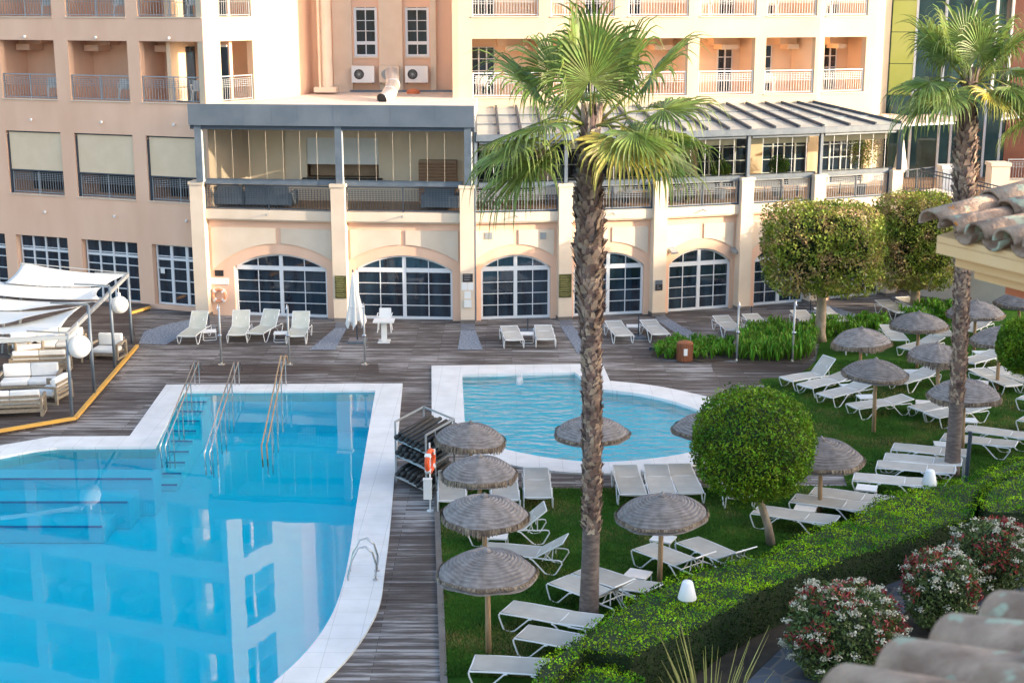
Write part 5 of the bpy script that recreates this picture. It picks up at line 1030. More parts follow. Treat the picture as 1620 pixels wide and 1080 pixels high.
# ================================================================ SUN LOUNGERS
proto = {}
def lounger_proto(ang, fab):
    key = (ang, fab)
    if key in proto: return proto[key]
    t = bpy.data.objects.new('sun_lounger', None); COL.objects.link(t); W = 0.33; zb = 0.37; hx = 1.28; L2 = 0.70; a = R(ang); ca, sa = math.cos(a), math.sin(a); r = 0.017
    # sling: slight curve, thin solid
    def sheet(pts, w, th=0.012):
        m = MB(); i0 = 0
        for (x, z) in pts:
            for (y, dz) in ((-w, 0), (-w * .5, -0.012), (0, -0.018), (w * .5, -0.012), (w, 0)): m.v.append((x, y, z + dz))
        n = 5
        for k in range(len(pts) - 1):
            for j in range(n - 1): b = k * n + j; m.f.append((b, b + n, b + n + 1, b + 1))
        off = len(m.v); m.v += [(x, y, z - th) for (x, y, z) in m.v[:off]]; m.f += [tuple(off + i for i in f[::-1]) for f in m.f[:]]
        rim = [j for j in range(n)] + [k * n + n - 1 for k in range(1, len(pts))] + [(len(pts) - 1) * n + j for j in range(n - 2, -1, -1)] + [k * n for k in range(len(pts) - 2, 0, -1)]
        for q in range(len(rim)): u, v = rim[q], rim[(q + 1) % len(rim)]; m.f.append((u, v, v + off, u + off))
        return m
    sheet([(0.0, zb - 0.03), (0.05, zb + 0.012), (0.3, zb + 0.012), (0.65, zb + 0.005), (1.0, zb + 0.01), (hx - 0.01, zb + 0.02)], W - 0.02).build('seat', fab, t)
    bx = lambda d, h=0.0: (hx + d * ca - h * sa, zb + d * sa + h * ca)
    sheet([bx(0.0, 0.022), bx(0.3, 0.012), bx(0.62, 0.014), bx(L2, 0.0)], W - 0.02).build('backrest', fab, t)
    f = MB()
    for s in (-1, 1):
        y = s * W; f.tube([(0.02, y, zb - 0.02), (0.5, y, zb - 0.005), (hx, y, zb), (1.55, y, zb - 0.01)], r, 6); f.tube([(bx(0)[0], y * 0.95, bx(0)[1]), (bx(L2)[0], y * 0.95, bx(L2)[1])], r, 6)
    f.tube([(0.03, -W, zb - 0.02), (0.03, W, zb - 0.02)], r, 6); f.tube([(1.5, -W, zb - 0.01), (1.5, W, zb - 0.01)], r * .8, 6); e = bx(L2); f.tube([(e[0], -W * .95, e[1]), (e[0], W * .95, e[1])], r, 6)
    f.tube([(hx, -W, zb), (hx, W, zb)], r, 6)
    if ang > 15:
        for s in (-0.55, 0.55): m_ = bx(L2 * 0.62); f.tube([(m_[0], s * W, m_[1]), (1.62, s * W, zb - 0.06)], r * .8, 6); f.tube([(m_[0] - .05, s * W, m_[1]), (1.4, s * W, zb - 0.12)], r * .8, 6)
    f.build('frame', 'lframe', t)
    for s in (-1, 1):
        y = s * (W + 0.025)
        MB().tube([(0.02, y, zb - 0.03), (0.03, y, zb - 0.10), (0.12, y, 0.05), (0.18, y, 0.016), (0.28, y, 0.016), (0.36, y, 0.05), (0.66, y, zb - 0.03), (0.72, y, zb - 0.015)], r, 6).build('leg', 'lframe', t)
        MB().tube([(1.15, y, zb - 0.015), (1.22, y, zb - 0.04), (1.5, y, 0.05), (1.57, y, 0.016), (1.68, y, 0.016), (1.74, y, 0.05), (1.88, y, zb - 0.08), (1.86, y, zb - 0.02), (1.8, y, zb - 0.005), (1.5, y, zb - 0.01)], r, 6).build('leg', 'lframe', t)
    proto[key] = [t, False]; return proto[key]
ZB = 0.37
def place_lounger(fx, fy, hx, hy, ang, label, fab='sling', group='loungers', z0=0.0):
    a = G(fx, fy, z0 + ZB); b = G(hx, hy, z0 + ZB); rz = math.atan2(b[1] - a[1], b[0] - a[0]); p = lounger_proto(ang, fab)
    if not p[1]: o = p[0]; p[1] = True
    else: o = copy_tree(p[0])
    o.location = (a[0], a[1], z0 + 0.002); o.rotation_euler = (0, 0, rz); tag(o, label, 'sun lounger', group); return o
gD = 'sun loungers on the deck by the arcade'; gL = 'sun loungers on the lawn'; gP = 'sun loungers beside the children pool'
LG = [
 (294.5, 531, 313, 518, 50, 'cream upright lounger nearest the pergola, left of the lifebuoy', 'slingc', gD), (374, 529, 380, 518, 50, 'cream upright lounger just right of the wall lifebuoy', 'slingc', gD),
 (402, 527, 424, 515, 50, 'cream upright lounger turned right in front of the first arch, second right of the lifebuoy', 'slingc', gD), (467, 531, 474, 520, 50, 'cream upright lounger below the right half of the first arch', 'slingc', gD),
 (814, 537, 803, 514, 5, 'flat lounger left of the low table in front of the third arch', 'sling', gD), (864, 536, 858, 514, 5, 'flat lounger between the low table and the big palm trunk on the deck', 'sling', gD),
 (988, 530, 965, 507, 8, 'flat lounger right beside the big palm trunk on the deck', 'sling', gD), (1046, 528, 1021, 506.5, 8, 'flat lounger left of the strap leaf bed end, second right of the palm trunk', 'sling', gD),
 (1162, 521, 1137, 501, 8, 'lounger in front of the arch right of the bin, beside a shower pole', 'sling', gD), (1213, 518, 1182, 498, 8, 'lounger between the shower pole and the block tree on the deck', 'sling', gD),
 (1289, 512, 1256, 491, 8, 'lounger left of the block tree trunk, behind the dark strap leaves', 'sling', gD), (1332, 507, 1299, 490, 8, 'lounger just right of the block tree trunk on the deck', 'sling', gD),
 (1431, 494, 1395, 478, 8, 'lounger left of the far block tree trunk', 'sling', gD), (1466, 489, 1428, 474, 8, 'lounger behind the far block tree trunk', 'sling', gD),
 (1243, 599, 1291, 592, 48, 'lounger with its back raised high at the left corner of the right lawn', 'sling', gL), (1272.6, 610, 1344, 595, 8, 'second lounger from the left corner of the right lawn, almost flat', 'sling', gL),
 (1304, 625, 1374, 609, 12, 'third lounger from the left corner of the right lawn, before the umbrella pole', 'sling', gL), (1348, 642, 1438, 632, 8, 'long lounger crossing behind the front umbrella pole on the right lawn', 'sling', gL),
 (1420, 603, 1482, 586, 10, 'lounger between the two middle umbrellas of the right lawn', 'sling', gL), (1432, 551, 1490, 536, 12, 'lounger under the flat-topped umbrella behind the drooping thatch one', 'sling', gL),
 (1423, 537, 1404, 517, 8, 'lounger half hidden left of the far flat thatch umbrella', 'sling', gL), (1356, 549, 1350, 528, 8, 'lounger hidden under the pointed thatch umbrella near the block tree', 'sling', gL),
 (1494, 530, 1478, 510, 8, 'lounger behind the right rim of the far flat thatch umbrella', 'sling', gL), (1526, 522, 1558, 509, 10, 'lounger right of the second palm under the farthest big umbrella', 'sling', gL),
 (1528, 572, 1576, 560, 10, 'lounger between the second palm and the ball tree at the right', 'sling', gL), (1605, 609, 1548, 587, 5, 'lounger crossing behind a pole below the right ball tree', 'sling', gL),
 (1640, 606, 1588, 588, 5, 'lounger just under the ball tree at the right edge', 'sling', gL), (1614, 626, 1690, 640, 5, 'upper one of the two loungers cut by the right edge', 'sling', gL), (1614, 660, 1690, 674, 5, 'lower one of the two loungers cut by the right edge', 'sling', gL),
 (1449, 646, 1500, 637, 6, 'rear one of the two close loungers crossing behind the second palm trunk', 'sling', gL), (1473, 656, 1553, 644, 6, 'front one of the two close loungers crossing behind the second palm trunk', 'sling', gL),
 (1526, 676, 1612, 688, 3, 'lounger right of the dark blue post, farther of the pair', 'sling', gL), (1490, 689, 1590, 702, 3, 'lounger passing behind the dark blue post, nearer of the pair', 'sling', gL),
 (1411, 705, 1492, 714, 3, 'rearmost of the row of three loungers left of the second palm foot', 'sling', gL), (1398, 721, 1488, 730, 3, 'middle one of the row of three loungers left of the second palm foot', 'sling', gL), (1386, 733, 1488, 743, 3, 'front one of the row of three loungers left of the second palm foot', 'sling', gL),
 (1349, 753, 1421, 760, 3, 'lounger beside the small table above the hedge, left of the white cone lamp', 'sling', gL), (1283, 775, 1372, 788, 3, 'rear lounger of the pair by the umbrella pole next to the ball tree', 'sling', gL),
 (1253, 786, 1362, 802, 3, 'front lounger of the pair by the umbrella pole next to the ball tree', 'sling', gL), (1193, 804, 1305, 822, 3, 'lounger passing behind the slanting ball tree trunk', 'sling', gL),
 (1172, 786, 1157, 758, 5, 'lounger half hidden under the ball tree crown', 'sling', gP), (1002, 781, 992, 751, 8, 'left one of the three loungers south of the children pool', 'sling', gP),
 (1048, 780, 1040, 751, 8, 'middle one of the three loungers south of the children pool', 'sling', gP), (1093, 779, 1079, 751, 8, 'right one of the three loungers south of the children pool', 'sling', gP),
 (852, 786, 849, 756, 8, 'single lounger between the thatch umbrellas and the big palm at the pool edge', 'sling', gP), (716, 791, 714, 758, 8, 'lounger by the white box post, under the second umbrella', 'sling', gP),
 (800, 790, 797, 760, 8, 'lounger peeking out below the right rim of the second umbrella', 'sling', gP), (738, 833, 838, 830, 40, 'lounger with raised back sticking out right of the third umbrella', 'sling', gL),
 (763, 865, 838, 872, 32, 'lounger with raised back behind the nearest umbrella', 'sling', gL), (882, 914, 940, 936, 38, 'lounger with raised back crossing behind the big palm trunk', 'sling', gL),
 (918, 899, 992, 924, 10, 'lounger right of the big palm trunk beside a small table', 'sling', gL), (800, 958, 913, 980, 4, 'flat lounger left of the big palm foot, farther of two', 'sling', gL), (823, 997, 893, 1011, 4, 'flat lounger running into the hedge left of the palm foot', 'sling', gL),
 (745, 1047, 850, 1054, 3, 'lounger nearest the bottom edge at the foot of the nearest umbrella', 'sling', gL), (1016, 862, 1061, 880, 30, 'left reclined lounger under the umbrella in the middle of the lawn', 'sling', gL), (1086, 852, 1131, 872, 30, 'right reclined lounger under the umbrella in the middle of the lawn', 'sling', gL)]
for a in LG: place_lounger(*a)

# ================================================================ SMALL TABLES
def side_table_proto():
    t = bpy.data.objects.new('side_table', None); COL.objects.link(t); MB().box(-0.25, 0.25, -0.23, 0.23, 0.30, 0.335).build('table_top', 'white', t)
    for sy in (-1, 1): MB().tube([(-0.22, sy * 0.2, 0.30), (-0.24, sy * 0.2, 0.04), (-0.2, sy * 0.2, 0.014), (0.2, sy * 0.2, 0.014), (0.24, sy * 0.2, 0.04), (0.22, sy * 0.2, 0.30)], 0.014, 6).build('leg', 'lframe', t)
    return t
tp_ = [side_table_proto(), False]
for (px, py, rz, lb) in [(331, 523, 15, 'low white table right of the leftmost upright lounger'), (444, 526, 5, 'low white table between the two upright loungers of the first arch'), (833.5, 527, 0, 'low white table between the flat loungers left of the palm trunk'),
    (1002, 515, 0, 'low white table between the flat loungers right of the palm trunk'), (1187, 515, 0, 'low white table behind the shower pole on the deck'), (1284, 499, 0, 'low white table left of the block tree trunk'), (1432, 485, 0, 'low white table left of the far block tree trunk'),
    (1344, 610, 10, 'white table between the second and third lounger of the right lawn'), (1370, 627, 5, 'white table beside the front umbrella pole on the right lawn'), (1462, 636, -15, 'white table left of the second palm behind a lounger'), (1444, 587, 0, 'white table right of the front umbrella rim on the right lawn'),
    (1552, 557, 0, 'white table right of the second palm, left of the ball tree'), (1551, 604, -20, 'white table in front of the crossing lounger below the ball tree'), (1531, 664, -10, 'white table half hidden by the dark blue post'), (1493, 702, -10, 'white table at the left side of the second palm foot'),
    (1371, 771, -20, 'white table above the hedge beside the umbrella on the right'), (1274, 803, -20, 'white table left of the umbrella pole near the slanting tree'), (786, 846, -5, 'white table below the rim of the third umbrella'), (1009, 907, -25, 'white table beside the lounger right of the big palm'), (1049, 851, -25, 'white table behind the umbrella pole in the middle of the lawn')]:
    o = tp_[0] if not tp_[1] else copy_tree(tp_[0]); tp_[1] = True; c = G(px, py, 0.33); o.location = (c[0], c[1], 0.002); o.rotation_euler = (0, 0, R(rz)); tag(o, lb, 'table', 'small white side tables')

# ================================================================ THATCH UMBRELLAS
def umbrella(px, py, w_px, pole_px, pole_py, label, drop0, tilt=None, pole_h=None, slope=0.205):
    drop = drop0 * 0.48; random.seed(int(px * 7 + py)); tilt = random.uniform(-.06, .06); b = G(pole_px, pole_py); Y = b[1]; c = V(px, py, Y); d = Y * math.cos(PITCH) + (CH - c[2]) * math.sin(PITCH); r = w_px / 2 * d / F; zr = c[2]
    t = empty('thatch_umbrella', (b[0], b[1], 0), label, 'umbrella', 'thatch umbrellas'); hh = r * slope * 2
    MB().tube([(b[0], b[1], 0), (c[0] * .5 + b[0] * .5, Y, zr / 2), (c[0], Y, zr + hh * 0.8)], [0.062, 0.055, 0.05], 10).build('pole', 'pole', t, True)
    m_ = MB(); nr, ns = 26, 56; ph = [random.uniform(0, 6.28) for _ in range(6)]
    for k in range(nr + 1):
        u = k / nr
        for j in range(ns):
            a = 2 * PI * j / ns; wob = 1 + 0.03 * math.sin(a * 3 + ph[0]) + 0.02 * math.sin(a * 7 + ph[1]); rr = r * u * wob
            z = zr + hh * (1 - 0.30 * u - 0.70 * u ** 2.4) + (0.013 if k % 2 else -0.004) * (u > 0.05) + 0.006 * math.sin(a * 9 + u * 6 + ph[2]) * u - (drop * 0.35 + 0.03) * u ** 9 + tilt * r * u * math.cos(a)
            m_.v.append((c[0] + rr * math.cos(a), Y + rr * math.sin(a), z))
    for k in range(nr):
        for j in range(ns): p = k * ns + j; q = k * ns + (j + 1) % ns; m_.f.append((p, q, q + ns, p + ns))
    i0 = len(m_.v); th = 0.06
    for k in range(0, nr + 1, 2):
        for j in range(ns): v = m_.v[k * ns + j]; m_.v.append((v[0], v[1], v[2] - th))
    for k in range(nr // 2):
        for j in range(ns): p = i0 + k * ns + j; q = i0 + k * ns + (j + 1) % ns; m_.f.append((p, p + ns, q + ns, q))
    m_.build('canopy', 'thatch', t)
    Q = []; n = 900
    for k in range(n):
        a = random.uniform(0, 2 * PI); wob = 1 + 0.03 * math.sin(a * 3 + ph[0]) + 0.02 * math.sin(a * 7 + ph[1]); rr = r * wob * random.uniform(0.965, 1.012); z1 = zr - drop * 0.35 + 0.03 + tilt * r * math.cos(a); L = drop * random.uniform(0.55, 1.15) * (1 + 0.25 * math.sin(a * 4 + ph[3])); w_ = 0.016
        x, y = c[0] + rr * math.cos(a), Y + rr * math.sin(a); tx, ty = -math.sin(a) * w_, math.cos(a) * w_; dx, dy = random.uniform(-.02, .02) + math.cos(a) * 0.02, random.uniform(-.02, .02) + math.sin(a) * 0.02
        Q.append([(x - tx, y - ty, z1), (x + tx, y + ty, z1), (x + dx + tx * .6, y + dy + ty * .6, z1 - L), (x + dx - tx * .6, y + dy - ty * .6, z1 - L)])
    np_quads('fringe', np.array(Q), 'fringe', t)
    m_ = MB()
    for k in range(6): a = PI * k / 3; m_.tube([(c[0], Y, zr + hh * .6), (c[0] + r * .9 * math.cos(a), Y + r * .9 * math.sin(a), zr - 0.03)], 0.016, 5)
    m_.build('ribs', 'pole', t); MB().lathe([(0.0, 0.10), (0.05, 0.05), (0.09, 0.0)], (c[0], Y, zr + hh), 12).build('cap', 'thatch', t); return t
UM = [(744.5, 692, 113, 745, 778, 'thatch umbrella nearest the towel rack, dark pointed top', 0.30), (759, 746, 120, 759, 857, 'second thatch umbrella of the left line, right of the lifebuoy rack', 0.22), (766.5, 812, 139, 767, 932, 'third thatch umbrella of the left line with a smooth domed top and long fringe', 0.26), (771, 902, 158, 773, 1034, 'nearest thatch umbrella with neat rings and a pale timber pole', 0.12),
      (935, 683, 119, 936, 772, 'thatch umbrella right behind the big palm trunk in front of the pool', 0.14), (1122, 676, 116, 1122, 762, 'thatch umbrella mostly hidden behind the ball tree crown', 0.14), (1047, 812, 146, 1043, 930, 'thatch umbrella in the middle of the lawn over two reclined loungers', 0.12),
      (1298, 722, 139, 1297, 812, 'dark thatch umbrella right beside the ball tree crown', 0.18), (1385, 590, 104, 1382, 684, 'front umbrella of the right lawn standing alone on the grass', 0.14), (1362, 538, 92, 1360, 603, 'pointed thatch umbrella in front of the block tree trunk with a long drooping skirt', 0.34),
      (1453, 513, 91, 1450, 583, 'far flat thatch umbrella below the second block tree', 0.16), (1482, 562, 92, 1485, 641, 'drooping ragged thatch umbrella left of the second palm trunk', 0.38), (1525, 622, 113, 1522, 720, 'thatch umbrella behind the second palm trunk with a drooping right side', 0.25),
      (1543, 494, 90, 1541, 556, 'pale pointed thatch umbrella just right of the second palm', 0.16), (1612, 478, 74, 1612, 540, 'thatch umbrella under the tiled roof corner at the right edge', 0.22), (1582, 536, 94, 1577, 618, 'thatch umbrella mostly behind the right ball tree', 0.24)]
for u in UM: umbrella(*u)
random.seed(9)

# ================================================================ DECK THINGS
def shower(px, py, top, lab, arm):
    b = G(px, py); z = V(px, top, b[1])[2]; x1 = V(px, top, b[1])[0]; t = empty('outdoor_shower', (b[0], b[1], 0), lab, 'shower', 'outdoor shower poles'); MB().tube([(b[0], b[1], 0.02), (b[0], b[1], z)], 0.035, 10).build('post', 'gmetal', t, True)
    MB().lathe([(0.13, 0), (0.13, 0.02), (0.05, 0.03), (0.04, 0.1)], (b[0], b[1], 0.004), 14).build('base_plate', 'chrome', t); MB().lathe([(0, 0), (0.07, 0.01), (0.08, 0.05), (0.05, 0.09), (0, 0.09)], (b[0], b[1] - 0.05, 1.0), 12).build('tap', 'chrome', t)
    MB().tube([(b[0], b[1], z - 0.02), (b[0], b[1] - 0.05, z + 0.06), (b[0], b[1] - 0.16, z + 0.06), (b[0], b[1] - 0.2, z - 0.04)], 0.02, 8).lathe([(0.02, 0.02), (0.06, -0.02), (0, -0.03)], (b[0], b[1] - 0.2, z - 0.05), 10).build('shower_head', 'chrome', t)
shower(350.5, 577, 484, 'steel shower pole in front of the faded wall lifebuoy', 0); shower(458, 577, 484, 'steel shower pole in front of the first arch at the end of the main pool', 1); shower(577.5, 577, 482, 'steel shower pole beside the closed white parasol', 0)
shower(1165.5, 571, 480, 'steel shower pole left of the tall strap leaf bed', 0); shower(1253.5, 572, 478, 'steel shower pole in front of the tall strap leaf bed near the block tree', 0)
for (px, py, top, lb) in ((1010, 534, 497, 'thin dark pole with flat base between the loungers right of the palm'), (835, 524, 503, 'thin dark pole behind the low table left of the palm'), (1282, 494, 474, 'thin brownish pole left of the block tree trunk'), (331, 518, 496, 'thin dark pole beside the first upright lounger'), (1188, 512, 484, 'thin dark pole with chrome top behind the lounger by the shower')):
    b = G(px, py); z = V(px, top, b[1])[2]; t = empty('umbrella_stand', (b[0], b[1], 0), lb, 'stand'); MB().tube([(b[0], b[1], 0.05), (b[0], b[1], z)], 0.025, 8).build('tube', 'dsteel', t); MB().box(b[0] - .28, b[0] + .28, b[1] - .25, b[1] + .25, 0.003, 0.06).build('base', 'steel', t)
# closed parasol
b = G(566, 541); t = empty('closed_parasol', (b[0], b[1], 0), 'closed white parasol hanging in folds on a pole before the second arch', 'parasol'); Y = b[1]; top = V(558, 430, Y); bot = V(563, 512, Y)
m_ = MB(); n = 60; prof = [(0.03, 0), (0.06, 0.10), (0.13, 0.35), (0.20, 0.62), (0.27, 0.86), (0.30, 1.0)]
for k, (rr, u) in enumerate([(np.interp(i / 24, [p[1] for p in prof], [p[0] for p in prof]), i / 24) for i in range(25)]):
    cx = top[0] + (bot[0] - top[0]) * u; z = top[2] + (bot[2] - top[2]) * u
    for j in range(n): a = 2 * PI * j / n; q = rr * (1 + 0.28 * math.sin(8 * a + u * 2) * u ** 0.5 + 0.12 * math.sin(13 * a + 1) * u); m_.v.append((cx + q * math.cos(a), Y + q * math.sin(a) * .9, z + (0.14 * math.sin(5 * a + 1) + 0.05 * math.sin(11 * a)) * u ** 5))
for k in range(24):
    for j in range(n): p = k * n + j; q = k * n + (j + 1) % n; m_.f.append((p, q, q + n, p + n))
m_.build('folded_cloth', 'parasol', t, True); MB().tube([(b[0], Y, 0.05), (top[0], Y, top[2] + 0.08)], 0.03, 10).build('pole', 'dsteel', t); MB().box(b[0] - .33, b[0] + .33, Y - .3, Y + .3, 0.003, 0.1).build('base', 'steel', t); MB().torus((bot[0] - .03, Y, bot[2] + (top[2] - bot[2]) * .35), (0, 0, 1), 0.21, 0.015).build('tie_strap', 'cloth', t)
# white plastic table and chair
def chair_parts(t, x, y, z0, ang=0.0, m='plastic'):
    ca, sa = math.cos(ang), math.sin(ang)
    def T(p): return (x + p[0] * ca - p[1] * sa, y + p[0] * sa + p[1] * ca, z0 + p[2])
    def bx(m_, x0, x1, y0, y1, z0_, z1_): m_.hexa([T(v) for v in ((x0, y0, z0_), (x1, y0, z0_), (x1, y1, z0_), (x0, y1, z0_), (x0, y0, z1_), (x1, y0, z1_), (x1, y1, z1_), (x0, y1, z1_))])
    m_ = MB(); bx(m_, -.24, .24, -.24, .22, .42, .45); m_.build('seat', m, t); m_ = MB(); m_.hexa([T(v) for v in ((-.24, .2, .45), (.24, .2, .45), (.24, .24, .45), (-.24, .24, .45), (-.22, .3, .84), (.22, .3, .84), (.22, .34, .84), (-.22, .34, .84))]); m_.build('backrest', m, t)
    for sx in (-1, 1):
        for sy in (-1, 1): MB().tube([T((sx * .22, sy * .2, .42)), T((sx * .26, sy * .25, 0))], 0.022, 6).build('leg', m, t)
        MB().tube([T((sx * .25, -.22, .42)), T((sx * .27, -.2, .64)), T((sx * .27, .26, .66))], 0.02, 6).build('armrest', m, t)
c = G(609, 524); t = empty('plastic_chair', (c[0], c[1], 0), 'white plastic armchair behind the small white table before the second arch', 'chair'); chair_parts(t, c[0], c[1], 0.002)
c = G(608, 541); t = empty('pedestal_table', (c[0], c[1], 0), 'small white pedestal table with a white armchair behind it', 'table'); MB().box(c[0] - .38, c[0] + .38, c[1] - .3, c[1] + .3, .78, .83).build('table_top', 'white', t); MB().box(c[0] - .1, c[0] + .1, c[1] - .06, c[1] + .06, .06, .78).build('column', 'white', t)
m_ = MB(); m_.box(c[0] - .22, c[0] + .22, c[1] - .22, c[1] - .14, .003, .06); m_.box(c[0] - .22, c[0] + .22, c[1] + .14, c[1] + .22, .003, .06); m_.box(c[0] - .05, c[0] + .05, c[1] - .14, c[1] + .14, .003, .055); m_.build('foot', 'white', t)
# balcony furniture
bc = bpy.data.objects.new('balcony_chair', None); COL.objects.link(bc); chair_parts(bc, 0, 0, 0); used = False
spots = []
for j, (a, b_) in enumerate(b1[-3:]):
    for zi, z in enumerate(LVL[:2]): spots.append((LW.p(b_ - 0.75, -0.75, z), R(200), 'white chair on the %s balcony of the left wing, %s row' % (['leftmost', 'second', 'third, sun-patched'][j], ['lower', 'upper'][zi])))
for k in range(6):
    for zi, z in enumerate(LVL[:2]):
        if (k + zi) % 2 == 0 or k == 4: spots.append((FRS[k].p(BAY[k][0] + 0.55, -0.8, z), R(160), 'white chair on the %s balcony from the left of the sunlit wing, %s row' % (['first', 'second', 'third', 'fourth', 'fifth', 'sixth'][k], ['lower', 'upper'][zi])))
for p, rz, lb in spots:
    o = bc if not used else copy_tree(bc); used = True; o.location = (p[0], p[1], p[2] + 0.003); o.rotation_euler = (0, 0, rz); tag(o, lb, 'chair', 'white balcony chairs')
def round_table(c, z0, lab, r=0.32, h=0.7, m='plastic', grp=None):
    t = empty('round_table', (c[0], c[1], z0), lab, 'table', grp); MB().lathe([(0, h), (r, h), (r, h - .03), (0, h - .03)], (c[0], c[1], z0 + .004), 20).build('table_top', m, t); MB().tube([(c[0], c[1], z0 + .03), (c[0], c[1], z0 + h - .02)], 0.03, 8).build('column', m, t); MB().lathe([(0, .03), (.05, .04), (.2, 0), (0, 0)], (c[0], c[1], z0 + .004), 14).build('foot', m, t)
for j, (a, b_) in enumerate(b1[-3:]):
    for zi, z in enumerate(LVL[:2]): p = LW.p(b_ - 0.3, -0.7, z); round_table(p, z, 'white table on the %s balcony of the left wing, %s row' % (['leftmost', 'second', 'third, sun-patched'][j], ['lower', 'upper'][zi]), .28, .68, grp='white balcony tables')
# lifebuoys
fr0 = FR(PP[0], PP[1]); c = fr0.at(347, 467, -SB + 0.06); P = fr0.p(c[0], -SB + 0.08, c[1])
t = empty('lifebuoy', (P[0], P[1], P[2] - 0.3), 'faded orange lifebuoy on the wall beside the first arch', 'lifebuoy'); MB().torus(P, (fr0.n[0], fr0.n[1], 0), 0.25, 0.055).build('ring', 'pinkbuoy', t, True); m_ = MB()
for k in range(4): a = PI / 4 + k * PI / 2; m_.beam((P[0] + fr0.d[0] * .18 * math.cos(a), P[1] + fr0.d[1] * .18 * math.cos(a), P[2] + .18 * math.sin(a)), (P[0] + fr0.d[0] * .32 * math.cos(a) + fr0.n[0] * .0, P[1] + fr0.d[1] * .32 * math.cos(a), P[2] + .32 * math.sin(a)), 0.125, 0.08)
m_.build('white_band', 'white', t); MB().torus(P, (fr0.n[0], fr0.n[1], 0), 0.33, 0.01, 28, 5).build('rope', 'cloth', t)
a = fr0.at(333, 439, -SB); b = fr0.at(362, 450, -SB); tag(MB().fbox(fr0, a[0], b[0], -SB + .003, -SB + .03, b[1], a[1]).build('notice_board', 'white'), 'white notice board strip above the faded wall lifebuoy', 'sign')
a = fr0.at(340, 427, -SB); b = fr0.at(354, 436.5, -SB); tag(MB().fbox(fr0, a[0], b[0], -SB + .003, -SB + .04, b[1], a[1]).build('dark_plaque', 'dsign'), 'small dark plaque above the white notice board by the first arch', 'sign')
# towel rack
def rackpt(px, py): return Vector(G3(px, py))
A_, B_ = rackpt(627, 762), rackpt(675, 786); C_ = rackpt(719, 757); D_ = A_ + (C_ - B_); hR = 1.62
t = empty('mattress_rack', (A_ + C_) / 2, 'grey metal rack with three shelves of rolled black mats beside the main pool', 'rack'); m_ = MB()
for P in (A_, B_, C_, D_): m_.beam(P, P + Vector((0, 0, hR)), 0.05, 0.05)
Mb = B_.lerp(C_, 0.33); m_.beam(Mb, Mb + Vector((0, 0, hR)), 0.03, 0.03)
for z in (0.16, 0.74, 1.16, hR):
    for P, Q_ in ((A_, B_), (B_, C_), (C_, D_), (D_, A_)):
        if z == hR and P in (A_,): continue
        m_.beam(P + Vector((0, 0, z)), Q_ + Vector((0, 0, z)), 0.04, 0.04)
m_.build('frame', 'gmetal', t); dv = (C_ - B_); av = (B_ - A_)
for si, z in enumerate((0.18, 0.76, 1.18)):
    MB().hexa([A_ + Vector((0, 0, z)), B_ + Vector((0, 0, z)), C_ + Vector((0, 0, z)), D_ + Vector((0, 0, z)), A_ + Vector((0, 0, z + .015)), B_ + Vector((0, 0, z + .015)), C_ + Vector((0, 0, z + .015)), D_ + Vector((0, 0, z + .015))]).build('shelf', 'gmetal', t)
    for lay in range(3 if si != 2 else 2):
        for k in range(7 - lay):
            u = (k + 0.5 + lay * 0.5) / 7; s0 = A_ + av * u + Vector((0, 0, z + 0.07 + lay * 0.10)); r_ = 0.062; j1, j2 = random.uniform(-.08, .02), random.uniform(1.0, 1.25); e0, e1 = s0 + dv * j1, s0 + dv * j2 + av * random.uniform(-.04, .04)
            mr = MB().tube([e0, e0.lerp(e1, .5) + Vector((0, 0, -.01)), e1], r_, 10)
            o = tag(mr.build('rolled_mat', 'black', None, True), 'rolled black mat stacked on the %s shelf of the metal rack' % ['bottom', 'middle', 'top'][si], 'mat', 'rolled black mats on the %s shelf' % ['bottom', 'middle', 'top'][si])
b = rackpt(681, 808); t = empty('rescue_post', b, 'white post with a small white box beside the mat rack', 'post'); z1 = V(681, 700, b.y)[2]; MB().tube([b, b + Vector((0, 0, z1))], 0.02, 8).lathe([(0.09, 0), (0.09, 0.02), (0.03, 0.03)], b + Vector((0, 0, .003)), 12).build('tube', 'white', t)
q0_ = V(677, 787, b.y - .02); q1_ = V(677, 757, b.y - .02); MB().box(q0_[0] - .1, q0_[0] + .1, b.y - .16, b.y - .03, q0_[2], q1_[2]).build('box', 'white', t); MB().box(q0_[0] - .11, q0_[0] + .11, b.y - .17, b.y - .02, q1_[2] + .002, q1_[2] + .03).build('lid', 'cloth', t)
P = V(680.5, 729, b.y - .1); t = empty('lifebuoy', (P[0], P[1], P[2] - 0.35), 'bright orange red lifebuoy seen edge-on on the rack post', 'lifebuoy'); MB().torus(P, (1, -0.25, 0), 0.255, 0.06).build('ring', 'red', t, True); m_ = MB()
for k in range(4): a = PI / 4 + k * PI / 2; y_, z_ = math.cos(a), math.sin(a); MB().beam((P[0] + .2 * y_ * .24, P[1] + .2 * y_, P[2] + .2 * z_), (P[0] + .31 * y_ * .24, P[1] + .31 * y_, P[2] + .31 * z_), 0.135, 0.09).build('white_band', 'white', t)
